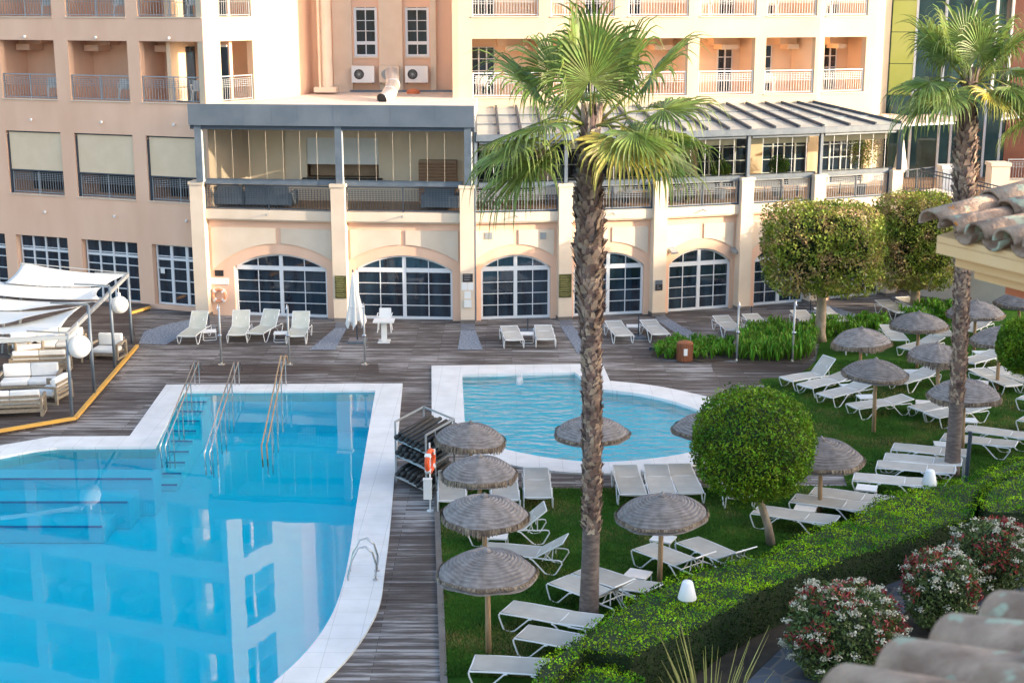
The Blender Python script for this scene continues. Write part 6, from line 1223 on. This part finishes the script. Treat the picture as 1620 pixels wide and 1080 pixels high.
# litter bin
b = G(1083, 571); t = empty('litter_bin', (b[0], b[1], 0), 'brown timber litter bin with a small white sign beside the strap leaf bed', 'bin'); zt = V(1083, 541, b[1])[2]; m_ = MB()
for k in range(16): a = 2 * PI * k / 16; m_.beam((b[0] + .24 * math.cos(a), b[1] + .24 * math.sin(a), .03), (b[0] + .25 * math.cos(a), b[1] + .25 * math.sin(a), zt - .05), 0.088, 0.03)
m_.build('timber_slats', 'binwood', t); MB().lathe([(0, .01), (.21, .01), (.22, zt - .1), (0, zt - .1)], (b[0], b[1], .004), 16).build('liner', 'dark', t); MB().lathe([(.27, 0), (.27, .05), (.1, .1), (0, .11)], (b[0], b[1], zt - .05), 18).build('lid', 'binwood', t); MB().box(b[0] - .07, b[0] + .06, b[1] - .285, b[1] - .27, zt - .42, zt - .18).build('sign_plate', 'white', t)
# cone lamps in the hedge
for (px, py, lb) in ((1087, 948, 'white cone garden lamp standing in the hedge near the middle'), (1470, 767, 'white cone garden lamp standing in the hedge by the second palm foot')):
    c = G(px, py, HZ - 0.02); s_ = 1.0; t = empty('garden_lamp', (c[0], c[1], 0), lb, 'lamp', 'white cone garden lamps'); MB().tube([(c[0], c[1], 0), (c[0], c[1], HZ)], 0.03, 8).build('stem', 'white', t)
    MB().lathe([(0, HZ - .02), (0.175, HZ), (0.18, HZ + .02), (0.105, HZ + .33), (0.085, HZ + .355), (0, HZ + .36)], (c[0], c[1], 0), 28).build('lamp_shade', 'lampw', t, True)
# pool ladder
l0, l1 = Vector(G3(594, 917, CZ)), Vector(G3(546, 921, 0)); t = empty('pool_ladder', l0, 'stainless steel pool ladder with two arched rails on the right side of the main pool', 'ladder')
ld = Vector((l1.x - l0.x, l1.y - l0.y, 0)).normalized(); sd = Vector((-ld.y, ld.x, 0))
for s in (0, 1):
    o_ = l0 + sd * (-0.5 * s); a = o_; Lh = (l1 - l0).length
    MB().tube([a + ld * 0, a + ld * -0.02 + Vector((0, 0, .35)), a + ld * .05 + Vector((0, 0, .62)), a + ld * .2 + Vector((0, 0, .76)), a + ld * .36 + Vector((0, 0, .72)), a + ld * .5 + Vector((0, 0, .45)), a + ld * .58 + Vector((0, 0, .1)), a + ld * .62 + Vector((0, 0, -.9))], 0.024, 10).build('rail', 'chrome', t, True); MB().lathe([(.06, 0), (.06, .015), (.025, .03)], o_ + Vector((0, 0, .001)), 14).build('foot_plate', 'chrome', t)
for z in (-.25, -.55): MB().beam(l0 + ld * .6 + Vector((0, 0, z)), l0 + ld * .6 - sd * .5 + Vector((0, 0, z)), .08, .03).build('rung', 'chrome', t)
# handrails into the pool
def handrail(top_px, low_px, posts, lab, m, dx=0.42):
    A0 = Vector(G3(*posts[0])); Bt = Vector(G3(*posts[-1], -0.1)); t = empty('pool_handrail', A0, lab, 'handrail', 'handrails of the pool stair')
    H_ = V(top_px[0], top_px[1], A0.y)[2]
    for s in (0, 1):
        off = Vector((s * 0.13, 0.05 * s, 0)); a = A0 + off + Vector((0, 0, H_)); b_ = Vector(V(low_px[0], low_px[1], Bt.y)) + off
        rl = MB().tube([a + Vector((0.06, .25, -.35)), a + Vector((0.03, .15, -.05)), a, b_, b_ + Vector((-.03, -.1, -.12)), b_ + Vector((-.02, -.05, -.75))], 0.022, 8); rl.build('rail', m, t, True)
        for k in range(4): P = a.lerp(b_, k / 3.6); MB().tube([P, (P.x, P.y, CZ if k == 0 else -0.9)], 0.018, 6).build('post', 'chrome', t)
handrail((307, 573), (256, 698), [(309, 612), (262, 718)], 'stainless handrail pair on the left edge of the pool stair', 'chrome'); handrail((369, 573), (326, 708), [(372, 612), (332, 735)], 'stainless handrail pair on the right edge of the pool stair', 'chrome'); handrail((448, 563), (416, 696), [(446, 612), (420, 730)], 'timber topped handrail pair standing alone in the middle of the pool end', 'pole', 0.25)
# little fountain jet and ladder frame in the children's pool
c = G(822, 606); m_ = MB()
for k in range(26): a = random.uniform(0, 6.28); r_ = random.uniform(0, .12); m_.tube([(c[0] + .02 * math.cos(a), c[1] + .3, -.02), (c[0] + r_ * .5 * math.cos(a), c[1] + .15, .25 + random.uniform(-.05, .05)), (c[0] + r_ * math.cos(a), c[1] - .1 + r_ * math.sin(a), -.03)], 0.008, 4)
tag(m_.build('water_jet', 'white', smooth=True), 'small white jet of water at the far side of the children pool', 'fountain')
a, b = Vector(G3(1061, 632, .02)), Vector(G3(1078, 636, .02)); t = empty('pool_ladder', a, 'low white metal step frame inside the far rim of the children pool', 'ladder'); m_ = MB(); m_.tube([a + Vector((0, 0, -.4)), a, b, b + Vector((0, 0, -.4))], 0.025, 8); m_.tube([a + Vector((0, 0, -.13)), b + Vector((0, 0, -.13))], 0.02, 8); m_.build('frame', 'white', t, True)

# ================================================================ LOUNGE PERGOLA at the left
pg = empty('sail_pergola', G3(60, 620, RD), 'grey steel pergola frame on the raised lounge deck at left', 'pergola')
PB = [(114, 660, 106, 528), (149.5, 622, 139.5, 483), (182, 581, 173, 453), (209, 543, 202, 435)]; tops = []
for (bx_, by_, tx, ty) in PB:
    b = G3(bx_, by_, RD); tpt = V(tx, ty, b[1]); tops.append(Vector(tpt)); MB().tube([(b[0], b[1], RD), tpt], 0.05, 10).build('post', 'steel', pg, True)
m_ = MB(); zB = tops[3].z
m_.beam(tops[0] - Vector((0, 0, 0.02)), tops[3], 0.09, 0.12); lft = Vector(V(-140, 600, tops[0].y - 1.5)); lft.z = tops[0].z; m_.beam(tops[0] - Vector((0, 0, .1)), lft, 0.09, 0.12); m_.build('beam', 'gmetal', pg)
m_ = MB()
for tp2 in tops: MB().beam(tp2 + Vector((0, 0, .03)), tp2 + Vector((-1.2, .1, .06)), 0.05, 0.05).build('cross_arm', 'gmetal', pg)
bl = [Vector(V(34, 416, tops[3].y)), Vector(V(8, 446, tops[3].y - 1.5))]; 
for q in bl: MB().beam(q, (q.x - .3, q.y, RD), 0.07, 0.07).build('rear_post', 'gmetal', pg)
m_.beam(bl[0], tops[3] + Vector((0, .1, .05)), 0.03, 0.03); m_.build('stay_cable', 'gmetal', pg)
zz = tops
SAILS = [([(34, 415, 0.3), (204, 434, 0), (166, 452, -1.8), (8, 447, -1.8)], 'rearmost white shade sail, swooping up to its left corner'), ([(-30, 441, -1.2), (160, 455, -1.8), (157, 473, -3.0), (-30, 464, -3.0)], 'second white shade sail from the back'), ([(-30, 467, -2.6), (158, 477, -3.2), (60, 486, -4.2), (-30, 488, -4.4)], 'third white shade sail, a tapering triangle'),
         ([(-30, 489, -4.2), (131, 484, -3.6), (40, 502, -5.4), (-30, 513, -5.6)], 'fourth white shade sail, triangle reaching the second post'), ([(-30, 522, -5.4), (128, 485, -3.6), (97, 517, -5.6), (-30, 528, -6.4)], 'fifth white shade sail with a deep curved edge'), ([(-30, 531, -6.2), (96, 526, -5.9), (96, 528, -6.1), (-30, 541, -7.0)], 'narrow frontmost white shade sail')]
for cs, lb in SAILS:
    c4 = [V(px, py, tops[3].y + dy) for px, py, dy in cs]; N = 18; C4 = [Vector(v) for v in c4]; m_ = MB()
    for j in range(N + 1):
        for i in range(N + 1):
            u, v = i / N, j / N; P = C4[0] * (1 - u) * (1 - v) + C4[1] * u * (1 - v) + C4[2] * u * v + C4[3] * (1 - u) * v; cen_ = (C4[0] + C4[1] + C4[2] + C4[3]) / 4
            e = 0.10 * (4 * u * (1 - u) * (2 * abs(v - .5)) ** 3 + 4 * v * (1 - v) * (2 * abs(u - .5)) ** 3); P = P.lerp(cen_, e * .6); P.z -= 0.10 * 4 * u * (1 - u) * (1 - 0.5 * 4 * v * (1 - v)); m_.v.append(tuple(P))
    for j in range(N):
        for i in range(N): a = j * (N + 1) + i; m_.f.append((a, a + 1, a + N + 2, a + N + 1))
    o = m_.build('shade_sail', 'sail', None, True); s_ = o.modifiers.new('thickness', 'SOLIDIFY'); s_.thickness = 0.006; tag(o, lb, 'shade sail', 'white shade sails over the lounge')
for (px, py, rp, dY, lb) in ((189, 482, 14, 0.65, 'round white paper lantern hanging at the back of the pergola'), (125, 548, 18.5, 0.02, 'larger round white paper lantern hanging at the pergola front corner')):
    Y = tops[0].y + (tops[3].y - tops[0].y) * dY; c = V(px, py, Y); r_ = rp * (Y * .97 + 2) / F; t = empty('paper_lantern', (c[0], c[1], c[2] - r_), lb, 'lantern', 'round white lanterns on the pergola'); pr = [(max(0.001, r_ * math.sin(PI * k / 28)) * (1 - .018 * (k % 2)), -r_ * math.cos(PI * k / 28)) for k in range(29)]
    MB().lathe(pr, c, 36).build('shade', 'lantern', t, True); MB().tube([(c[0], c[1], c[2] + r_), (c[0], c[1], c[2] + r_ + .12)], 0.05, 10).tube([(c[0], c[1], c[2] + r_ + .1), (c[0], c[1], c[2] + r_ + .4)], 0.008, 5).build('cap', 'white', t)

# lounge furniture: local frame, front of the seat = -Y
def lounge_seat(px, py, rz, n, label, kind='armchair'):
    c = G(px, py, RD); t = empty('lounge_sofa' if n > 1 else 'lounge_armchair', (c[0], c[1], RD + .002), label, 'sofa' if n > 1 else 'armchair', 'teak lounge seats with white cushions', 0.0); w = 0.42 * n + .02; t0 = t
    def loc(name, mb_, m, sm=False):
        mb_.v = [(x + c[0], y + c[1], z + RD + .002) for x, y, z in mb_.v]; return mb_.build(name, m, t, sm)
    m_ = MB()
    for s in (-1, 1):
        x0, x1 = (s * (w + .08), s * w) if s < 0 else (w, w + .08); m_.box(x0, x1, -.42, -.34, 0, .56); m_.box(x0, x1, .34, .42, 0, .56); m_.box(x0, x1, -.34, .34, .5, .56); m_.box(x0, x1, -.34, .34, 0, .06)
    m_.box(-w, w, -.40, -.34, .14, .24); m_.box(-w, w, .34, .40, .14, .24)
    for k in range(4): m_.box(-w, w, -.30 + k * .16, -.20 + k * .16, .2, .23)
    loc('frame', m_, 'teak'); m_ = MB()
    for k in range(3): m_.box(-w, w, .36, .40, .30 + k * .14, .38 + k * .14)
    loc('back_slats', m_, 'teak')
    def cushion(x0, x1, y0, y1, z0, z1):
        m2 = MB(); N = 6
        m2.hexa([(x0, y0, z0), (x1, y0, z0), (x1, y1, z0), (x0, y1, z0), (x0, y0, z1), (x1, y0, z1), (x1, y1, z1), (x0, y1, z1)]); return m2
    for k in range(n):
        x0 = -w + .01 + k * (2 * w - .02) / n; x1 = -w + (k + 1) * (2 * w - .02) / n
        for nm, b_ in (('seat_cushion', (x0, x1, -.40, .22, .235, .38)), ('back_cushion', (x0, x1, .20, .355, .385, .80))):
            o = loc(nm, cushion(*b_), 'cushion', False); bv = o.modifiers.new('bevel', 'BEVEL'); bv.width = .04; bv.segments = 3; o.data.polygons.foreach_set('use_smooth', [True] * len(o.data.polygons))
    t.rotation_euler = (0, 0, R(rz)); return t
lounge_seat(49, 616, 8, 2, 'two-seat teak sofa with white cushions facing the pool in the middle of the lounge'); lounge_seat(66, 588, 188, 2, 'two-seat teak sofa seen from behind, between the facing sofa and the lantern')
lounge_seat(92, 556, 5, 2, 'teak sofa with white cushions behind the larger lantern'); lounge_seat(42, 560, 35, 1, 'teak armchair with tumbled white cushions at the left back of the lounge'); lounge_seat(172, 565, -8, 1, 'teak armchair with white cushions standing alone by the rear posts')
lounge_seat(84, 633, -100, 1, 'teak armchair turned sideways beside the front left pergola post'); lounge_seat(20, 655, 190, 2, 'teak sofa seen from behind at the left edge near the yellow strip')
c = G(118, 570, RD); t = empty('coffee_table', (c[0], c[1], RD), 'low grey teak coffee table half hidden behind the sofa backs', 'table'); MB().box(c[0] - .5, c[0] + .4, c[1] - .35, c[1] + .35, RD + .3, RD + .36).build('table_top', 'teak', t)
for sx in (-.45, .35):
    for sy in (-.3, .3): MB().box(c[0] + sx - .03, c[0] + sx + .03, c[1] + sy - .03, c[1] + sy + .03, RD, RD + .3).build('leg', 'teak', t)

# ================================================================ RESTAURANT PEOPLE, PLANTS, TABLES
def person(loc, facing, top_m, lab, seated):
    t = empty('person', loc, lab, 'person'); x, y, z = loc; h = 0.46 if seated else 0.90
    J = [(0, 0, h), (0, 0, h + .22), (0, 0, h + .45), (0, 0, h + .53), (0, -.01, h + .62), (-.17, 0, h + .42), (-.25, -.03, h + .17), (-.2, -.22, h + .1), (.17, 0, h + .42), (.25, -.03, h + .17), (.2, -.22, h + .1), (0, -.01, h + .72)]
    E_ = [(0, 1), (1, 2), (2, 3), (3, 4), (2, 5), (5, 6), (6, 7), (2, 8), (8, 9), (9, 10), (4, 11)]; rad = [.15, .14, .15, .055, .085, .065, .048, .035, .065, .048, .035, .085]
    for s in (-1, 1):
        i = len(J)
        if seated: J += [(s * .1, -.02, h - .02), (s * .12, -.42, h), (s * .12, -.44, .06), (s * .12, -.58, .03)]
        else: J += [(s * .1, 0, h - .08), (s * .11, -.02, h * .5), (s * .11, .01, .06), (s * .12, -.13, .03)]
        rad += [.09, .065, .045, .035]; E_ += [(0, i), (i, i + 1), (i + 1, i + 2), (i + 2, i + 3)]
    cf, sf = math.cos(facing), math.sin(facing)
    me = bpy.data.meshes.new('body'); me.from_pydata([(p[0] * cf - p[1] * sf, p[0] * sf + p[1] * cf, p[2]) for p in J], E_, []); o = mkobj('body', me, MT['skin'], t); sk = o.modifiers.new('skin', 'SKIN'); o.modifiers.new('sub', 'SUBSURF').levels = 1
    for k, v in enumerate(me.skin_vertices[0].data): v.radius = (rad[k], rad[k]); v.use_root = (k == 0)
    def cloth(nm, js, es, grow, m):
        me2 = bpy.data.meshes.new(nm); me2.from_pydata([(J[k][0] * cf - J[k][1] * sf, J[k][0] * sf + J[k][1] * cf, J[k][2]) for k in js], es, []); o2 = mkobj(nm, me2, MT[m], t); o2.modifiers.new('skin', 'SKIN'); o2.modifiers.new('sub', 'SUBSURF').levels = 1
        for k, v in enumerate(me2.skin_vertices[0].data): v.radius = (rad[js[k]] + grow,) * 2; v.use_root = (k == 0)
    cloth('shirt', [0, 1, 2, 5, 6, 8, 9], [(0, 1), (1, 2), (2, 3), (3, 4), (2, 5), (5, 6)], .02, top_m); cloth('trousers', [0, 12, 13, 14, 16, 17, 18], [(0, 1), (1, 2), (2, 3), (0, 4), (4, 5), (5, 6)], .02, 'trousers')
    hd_ = MB().lathe([(0.001, .0), (.085, .03), (.098, .1), (.09, .17), (.05, .205), (0.001, .21)], (x, y + .02, z + h + .62), 14); hd_.build('hair', 'hair', t, True)
def terr(px, py, back): # point on terrace: pixel column, depth
    fr = FR(PP[3], PP[7]); Y = np.interp(px, [740, 894, 1042, 1176, 1289, 1409], [P[1] for P in PP[2:]]) + back; v = V(px, py, Y); return (v[0], v[1], TZ)
person(terr(1054, 260, 1.6), PI, 'shirt', 'standing person in a white shirt seen from behind, between two canopy posts', False)
person(terr(988, 260, 1.3), PI / 2, 'dshirt', 'dark clothed person right of the big palm trunk inside the restaurant terrace', False)
person(terr(977, 270, 1.2), PI * .7, 'shirt', 'seated person in a pale top close to the palm trunk on the terrace', True); person(terr(1093, 275, 1.3), PI, 'dshirt', 'seated person near the fifth pilaster behind the glass', True)
for (px, lb) in ((800, 'left of the fourth pilaster'), (865, 'next to the fourth pilaster'), (980, 'next to the people right of the palm'), (1110, 'in the fifth bay'), (1210, 'in the sixth bay near the post'), (1262, 'right half of the sixth bay'), (1330, 'in the last bay before the potted tree'), (1395, 'beside the last canopy post')):
    p = terr(px, 280, 1.9); t = empty('restaurant_table', p, 'restaurant table with white cloth ' + lb, 'table', 'tables with white cloths on the restaurant terrace'); MB().box(p[0] - .45, p[0] + .45, p[1] - .4, p[1] + .4, TZ + .72, TZ + .75).build('table_top', 'wood', t); MB().box(p[0] - .03, p[0] + .03, p[1] - .03, p[1] + .03, TZ, TZ + .72).build('leg', 'dsteel', t); m_ = MB().box(p[0] - .47, p[0] + .47, p[1] - .42, p[1] + .42, TZ + .752, TZ + .76); m_.box(p[0] - .47, p[0] + .47, p[1] - .43, p[1] - .421, TZ + .5, TZ + .76); m_.build('tablecloth', 'cloth', t)
for (px, py, rr, lb) in ((1364, 238, .75, 'potted leafy tree behind the glass of the last canopy bay'), (1232, 262, .45, 'dark green potted plant behind the glass near the window frames'), (1140, 268, .42, 'potted plant behind the glass in the fifth bay'), (1074, 262, .5, 'potted plant beside the person in the white shirt')):
    p = terr(px, py, 2.2 if px != 1364 else 1.4); zc = V(px, py, p[1])[2]; t = empty('potted_plant', p, lb, 'plant', 'potted plants on the restaurant terrace'); MB().lathe([(0, 0), (.2, 0), (.27, .4), (.24, .4), (0, .36)], p, 16).build('pot', 'fascia', t); MB().tube([p, (p[0], p[1], zc)], .03, 6).build('trunk', 'trunk', t)
    P, n = superell(1300, (p[0], p[1], zc), (rr, rr * .8, rr), 2, .35, .1); np_quads('foliage', leaf_quads(P, .1, n, .2, .5), 'ficus' if px == 1364 else 'ball', t)
c = V(1425, 250, 61); t = empty('closed_parasol', (c[0], 61, TZ), 'closed cream parasol standing between the glass canopy and the glazed terrace front', 'parasol'); MB().lathe([(.03, 2.6), (.1, 2.1), (.2, 1.5), (.3, .9), (.26, .85)], (c[0], 61, TZ), 24).build('folded_cloth', 'parasol', t, True); MB().tube([(c[0], 61, TZ), (c[0], 61, TZ + 2.7)], .03, 8).build('pole', 'white', t)

# ================================================================ NEAR TILED ROOFS
def barrel(m_, a, b, r, r2, up, n=12, th=0.018, inv=False):
    """half-round clay tile from a to b, crest towards up"""
    a, b = Vector(a), Vector(b); d = (b - a).normalized(); up = (Vector(up) - d * Vector(up).dot(d)).normalized(); s = d.cross(up); i0 = len(m_.v); sg = -1 if inv else 1
    for rr_ in (0, th):
        for (P, r_) in ((a, r), (a.lerp(b, .5), (r + r2) / 2), (b, r2)):
            for k in range(n + 1): t_ = PI * k / n; m_.v.append(tuple(P + s * math.cos(t_) * (r_ - rr_) + up * sg * math.sin(t_) * (r_ - rr_) * .85))
    w_ = n + 1; o = 3 * w_
    for k in range(n):
        for q in range(2):
            p = i0 + q * w_ + k; m_.f.append((p, p + 1, p + 1 + w_, p + w_)); p += o; m_.f.append((p, p + w_, p + 1 + w_, p + 1))
        p = i0 + k; m_.f.append((p, p + o, p + o + 1, p + 1)); p = i0 + 2 * w_ + k; m_.f.append((p, p + 1, p + o + 1, p + o))
    for q in range(2):
        for k in (0, n): p = i0 + q * w_ + k; m_.f.append((p, p + w_, p + w_ + o, p + o))
# foreground roof
e0 = Vector(V(1357, 1050, 3.16)); ed = Vector((.76, .645, 0)).normalized(); sl_d = Vector((.645, -.76, 0)).normalized() + Vector((0, 0, .36)); sl_d.normalize(); zt0 = 10.47
nr_ = empty('tiled_roof', (1.2, 3.0, 10.2), 'blurred foreground roof of lichen spotted barrel tiles in the bottom right corner', 'roof')
mt_, mu = MB(), MB(); upv = Vector((-.2, .25, 1))
for i in range(-2, 16):
    base = Vector((1.115, 3.33, zt0 - .075)) + ed * (.222 * i)
    for j in range(7):
        a = base + sl_d * (.40 * j) + Vector((0, 0, .012 * (j % 2))); b = a + sl_d * .47 + Vector((0, 0, -.022)); barrel(mt_, a + Vector((0, 0, .02)), b, .108, .09, (0, 0, 1)); a2 = a + ed * .111 - Vector((0, 0, .045)); barrel(mu, a2 + sl_d * .04, a2 + sl_d * .46, .085, .10, (0, 0, 1), inv=True)
mt_.build('cover_tiles', 'rooftile', nr_, True); mu.build('channel_tiles', 'rooftile', nr_, True)
ub = MB(); q0_ = Vector((1.115, 3.33, zt0 - .185)) - ed * .5; q1_ = q0_ + ed * 3.9; ub.hexa([q0_ - Vector((0, 0, .12)), q1_ - Vector((0, 0, .12)), q1_ + sl_d * 2.9 - Vector((0, 0, .12)), q0_ + sl_d * 2.9 - Vector((0, 0, .12)), q0_ - Vector((0, 0, .02)), q1_ - Vector((0, 0, .02)), q1_ + sl_d * 2.9 - Vector((0, 0, .02)), q0_ + sl_d * 2.9 - Vector((0, 0, .02))]); ub.build('roof_slab', 'moulding', nr_)
# eave roof at right
ev = empty('eave_building', (4.6, 6.5, 0), 'sunlit corner of a tiled eave on stepped apricot mouldings at the right edge', 'building')
C0 = Vector(V(1482, 381, 8.0)); rd = Vector((.38, -.925, 0)).normalized(); bd = Vector((.925, .38, 0)).normalized(); sl3 = (bd + Vector((0, 0, .20))).normalized()
def prof(off, z0_, z1_, m, nm, run=4.6):
    a = Vector((C0.x, C0.y, 0)) + bd * off - rd * (-off * .5); p = [a, a + rd * run, a + rd * run + bd * 3.4, a + bd * 3.4]; m_ = MB(); m_.hexa([(q.x, q.y, z0_) for q in p] + [(q.x, q.y, z1_) for q in p]); return m_.build(nm, m, ev)
z_ = C0.z; prof(-.0, z_ - .07, z_ - .005, 'moulding', 'moulding'); prof(.10, z_ - .145, z_ - .072, 'moulding', 'moulding'); prof(.20, z_ - .215, z_ - .147, 'moulding', 'moulding'); prof(.36, z_ - .30, z_ - .217, 'terracotta', 'painted_band'); prof(1.1, 0, z_ - .302, 'peach', 'wall')
mt_, mu = MB(), MB()
for i in range(0, 16):
    for j in range(6):
        a = C0 + rd * (.15 + .225 * i) + sl3 * (-.05 + .40 * j) + Vector((0, 0, .075)); b = a + sl3 * .46 + Vector((0, 0, -.018)); barrel(mt_, a + Vector((0, 0, .018)), b, .092, .078, (0, 0, 1)); a2 = a + rd * .112 + Vector((0, 0, .012)); barrel(mu, a2 + sl3 * .01, a2 + sl3 * .45, .075, .085, (0, 0, 1), inv=True)
mt_.build('cover_tiles', 'rooftile', ev, True); mu.build('channel_tiles', 'rooftile', ev, True); mt_ = MB()
for j in range(7): a = C0 - rd * .0 + sl3 * (-.05 + .42 * j) + Vector((0, 0, .10 + .01 * (j % 2))); barrel(mt_, a, a + sl3 * .5 + Vector((0, 0, -.01)), .11, .10, (0, 0, 1))
mt_.build('verge_tiles', 'rooftile', ev, True)
m_ = MB(); q = C0 + sl3 * .0; m_.hexa([tuple(q + v) for v in (Vector((0, 0, -.01)), rd * 4.4 + Vector((0, 0, -.01)), rd * 4.4 + sl3 * 2.7 + Vector((0, 0, -.01)), sl3 * 2.7 + Vector((0, 0, -.01)), Vector((0, 0, .03)), rd * 4.4 + Vector((0, 0, .03)), rd * 4.4 + sl3 * 2.7 + Vector((0, 0, .03)), sl3 * 2.7 + Vector((0, 0, .03)))]); m_.build('roof_slab', 'moulding', ev)

# grass blades on the nearer lawn
lo, hi = np.array([-2.0, 24.0]), np.array([17.0, 48.0]); LP = np.array(lawn1)
def pin(x, y, P):
    r = np.zeros(len(x), bool); j = len(P) - 1
    for i in range(len(P)):
        c_ = ((P[i][1] > y) != (P[j][1] > y)); r ^= c_ & (x < (P[j][0] - P[i][0]) * (y - P[i][1]) / (P[j][1] - P[i][1] + 1e-12) + P[i][0]); j = i
    return r
N = 260000; x = RNG.uniform(lo[0], hi[0], N); y = lo[1] + (hi[1] - lo[1]) * RNG.random(N) ** 1.5; k = pin(x, y, LP) & (np.abs(x) < 0.38 * y + 1); x, y = x[k], y[k]; n = len(x)
a = RNG.uniform(0, 2 * PI, n); h = RNG.uniform(.025, .065, n); w_ = .010; dx, dy = np.cos(a) * w_, np.sin(a) * w_; lx, ly = RNG.normal(size=n) * .025, RNG.normal(size=n) * .025; z = np.full(n, .024)
Q = np.stack([np.stack([x - dx, y - dy, z], 1), np.stack([x + dx, y + dy, z], 1), np.stack([x + dx * .3 + lx, y + dy * .3 + ly, z + h], 1), np.stack([x - dx * .3 + lx, y - dy * .3 + ly, z + h], 1)], 1)
tag(np_quads('grass', Q, 'blade', origin=(5, 30, 0)), 'short mown green grass of the lawns', 'grass', kind='stuff')

# ================================================================ ADDED SHADOW BLOCKS, unseen outside the frame, rooflines stepped to shape the garden's shade
sh = (math.sin(SUN_AZ), math.cos(SUN_AZ)); th_ = (math.cos(SUN_AZ), math.sin(SUN_AZ)); TE_ = math.tan(SUN_EL); D = 62.0
for (t0_, t1_, hh, lb) in ((-60, 6.9, 13.6, 'tallest added shadow block beside the camera, outside the picture'), (6.9, 15.8, 9.1, 'low added shadow block between the two tallest ones, outside the picture'), (15.8, 30, 10.6, 'second tallest added shadow block outside the picture'), (30, 49.5, 7.6, 'wide added shadow block opposite the ball trees, outside the picture'), (49.5, 58.5, 5.0, 'lowest added shadow block opposite the arcade, outside the picture')):
    z1 = hh + D * TE_; pt = lambda s, t_: (s * sh[0] + t_ * th_[0], -s * sh[1] + t_ * th_[1])
    A_, B_, C_, D_ = pt(D, t0_), pt(D, t1_), pt(D + 9, t1_), pt(D + 9, t0_); t = empty('unseen_shadow_block', (A_[0], A_[1], -2), lb, 'building')
    m_ = MB(); m_.hexa([(q[0], q[1], -2) for q in (A_, D_, C_, B_)] + [(q[0], q[1], z1) for q in (A_, D_, C_, B_)]); m_.build('wall', 'peach', t)
    fr = FR(B_, A_); w_ = MB(); nw = max(2, int(fr.L / 4)); nz = int((z1 - 3) / 3.3)
    for i in range(nw):
        for j in range(nz): s_ = (i + .5) * fr.L / nw; z = 1.2 + j * 3.3; w_.fbox(fr, s_ - .6, s_ + .6, .004, .05, z, z + 1.5)
    w_.build('window', 'dglass', t)
    if True:
        fr2 = FR(A_, B_); 
for o in list(bpy.data.objects):
    if o.parent is None and 'label' not in o and 'kind' not in o and o.type in ('MESH', 'EMPTY'):
        print('UNTAGGED', o.name)
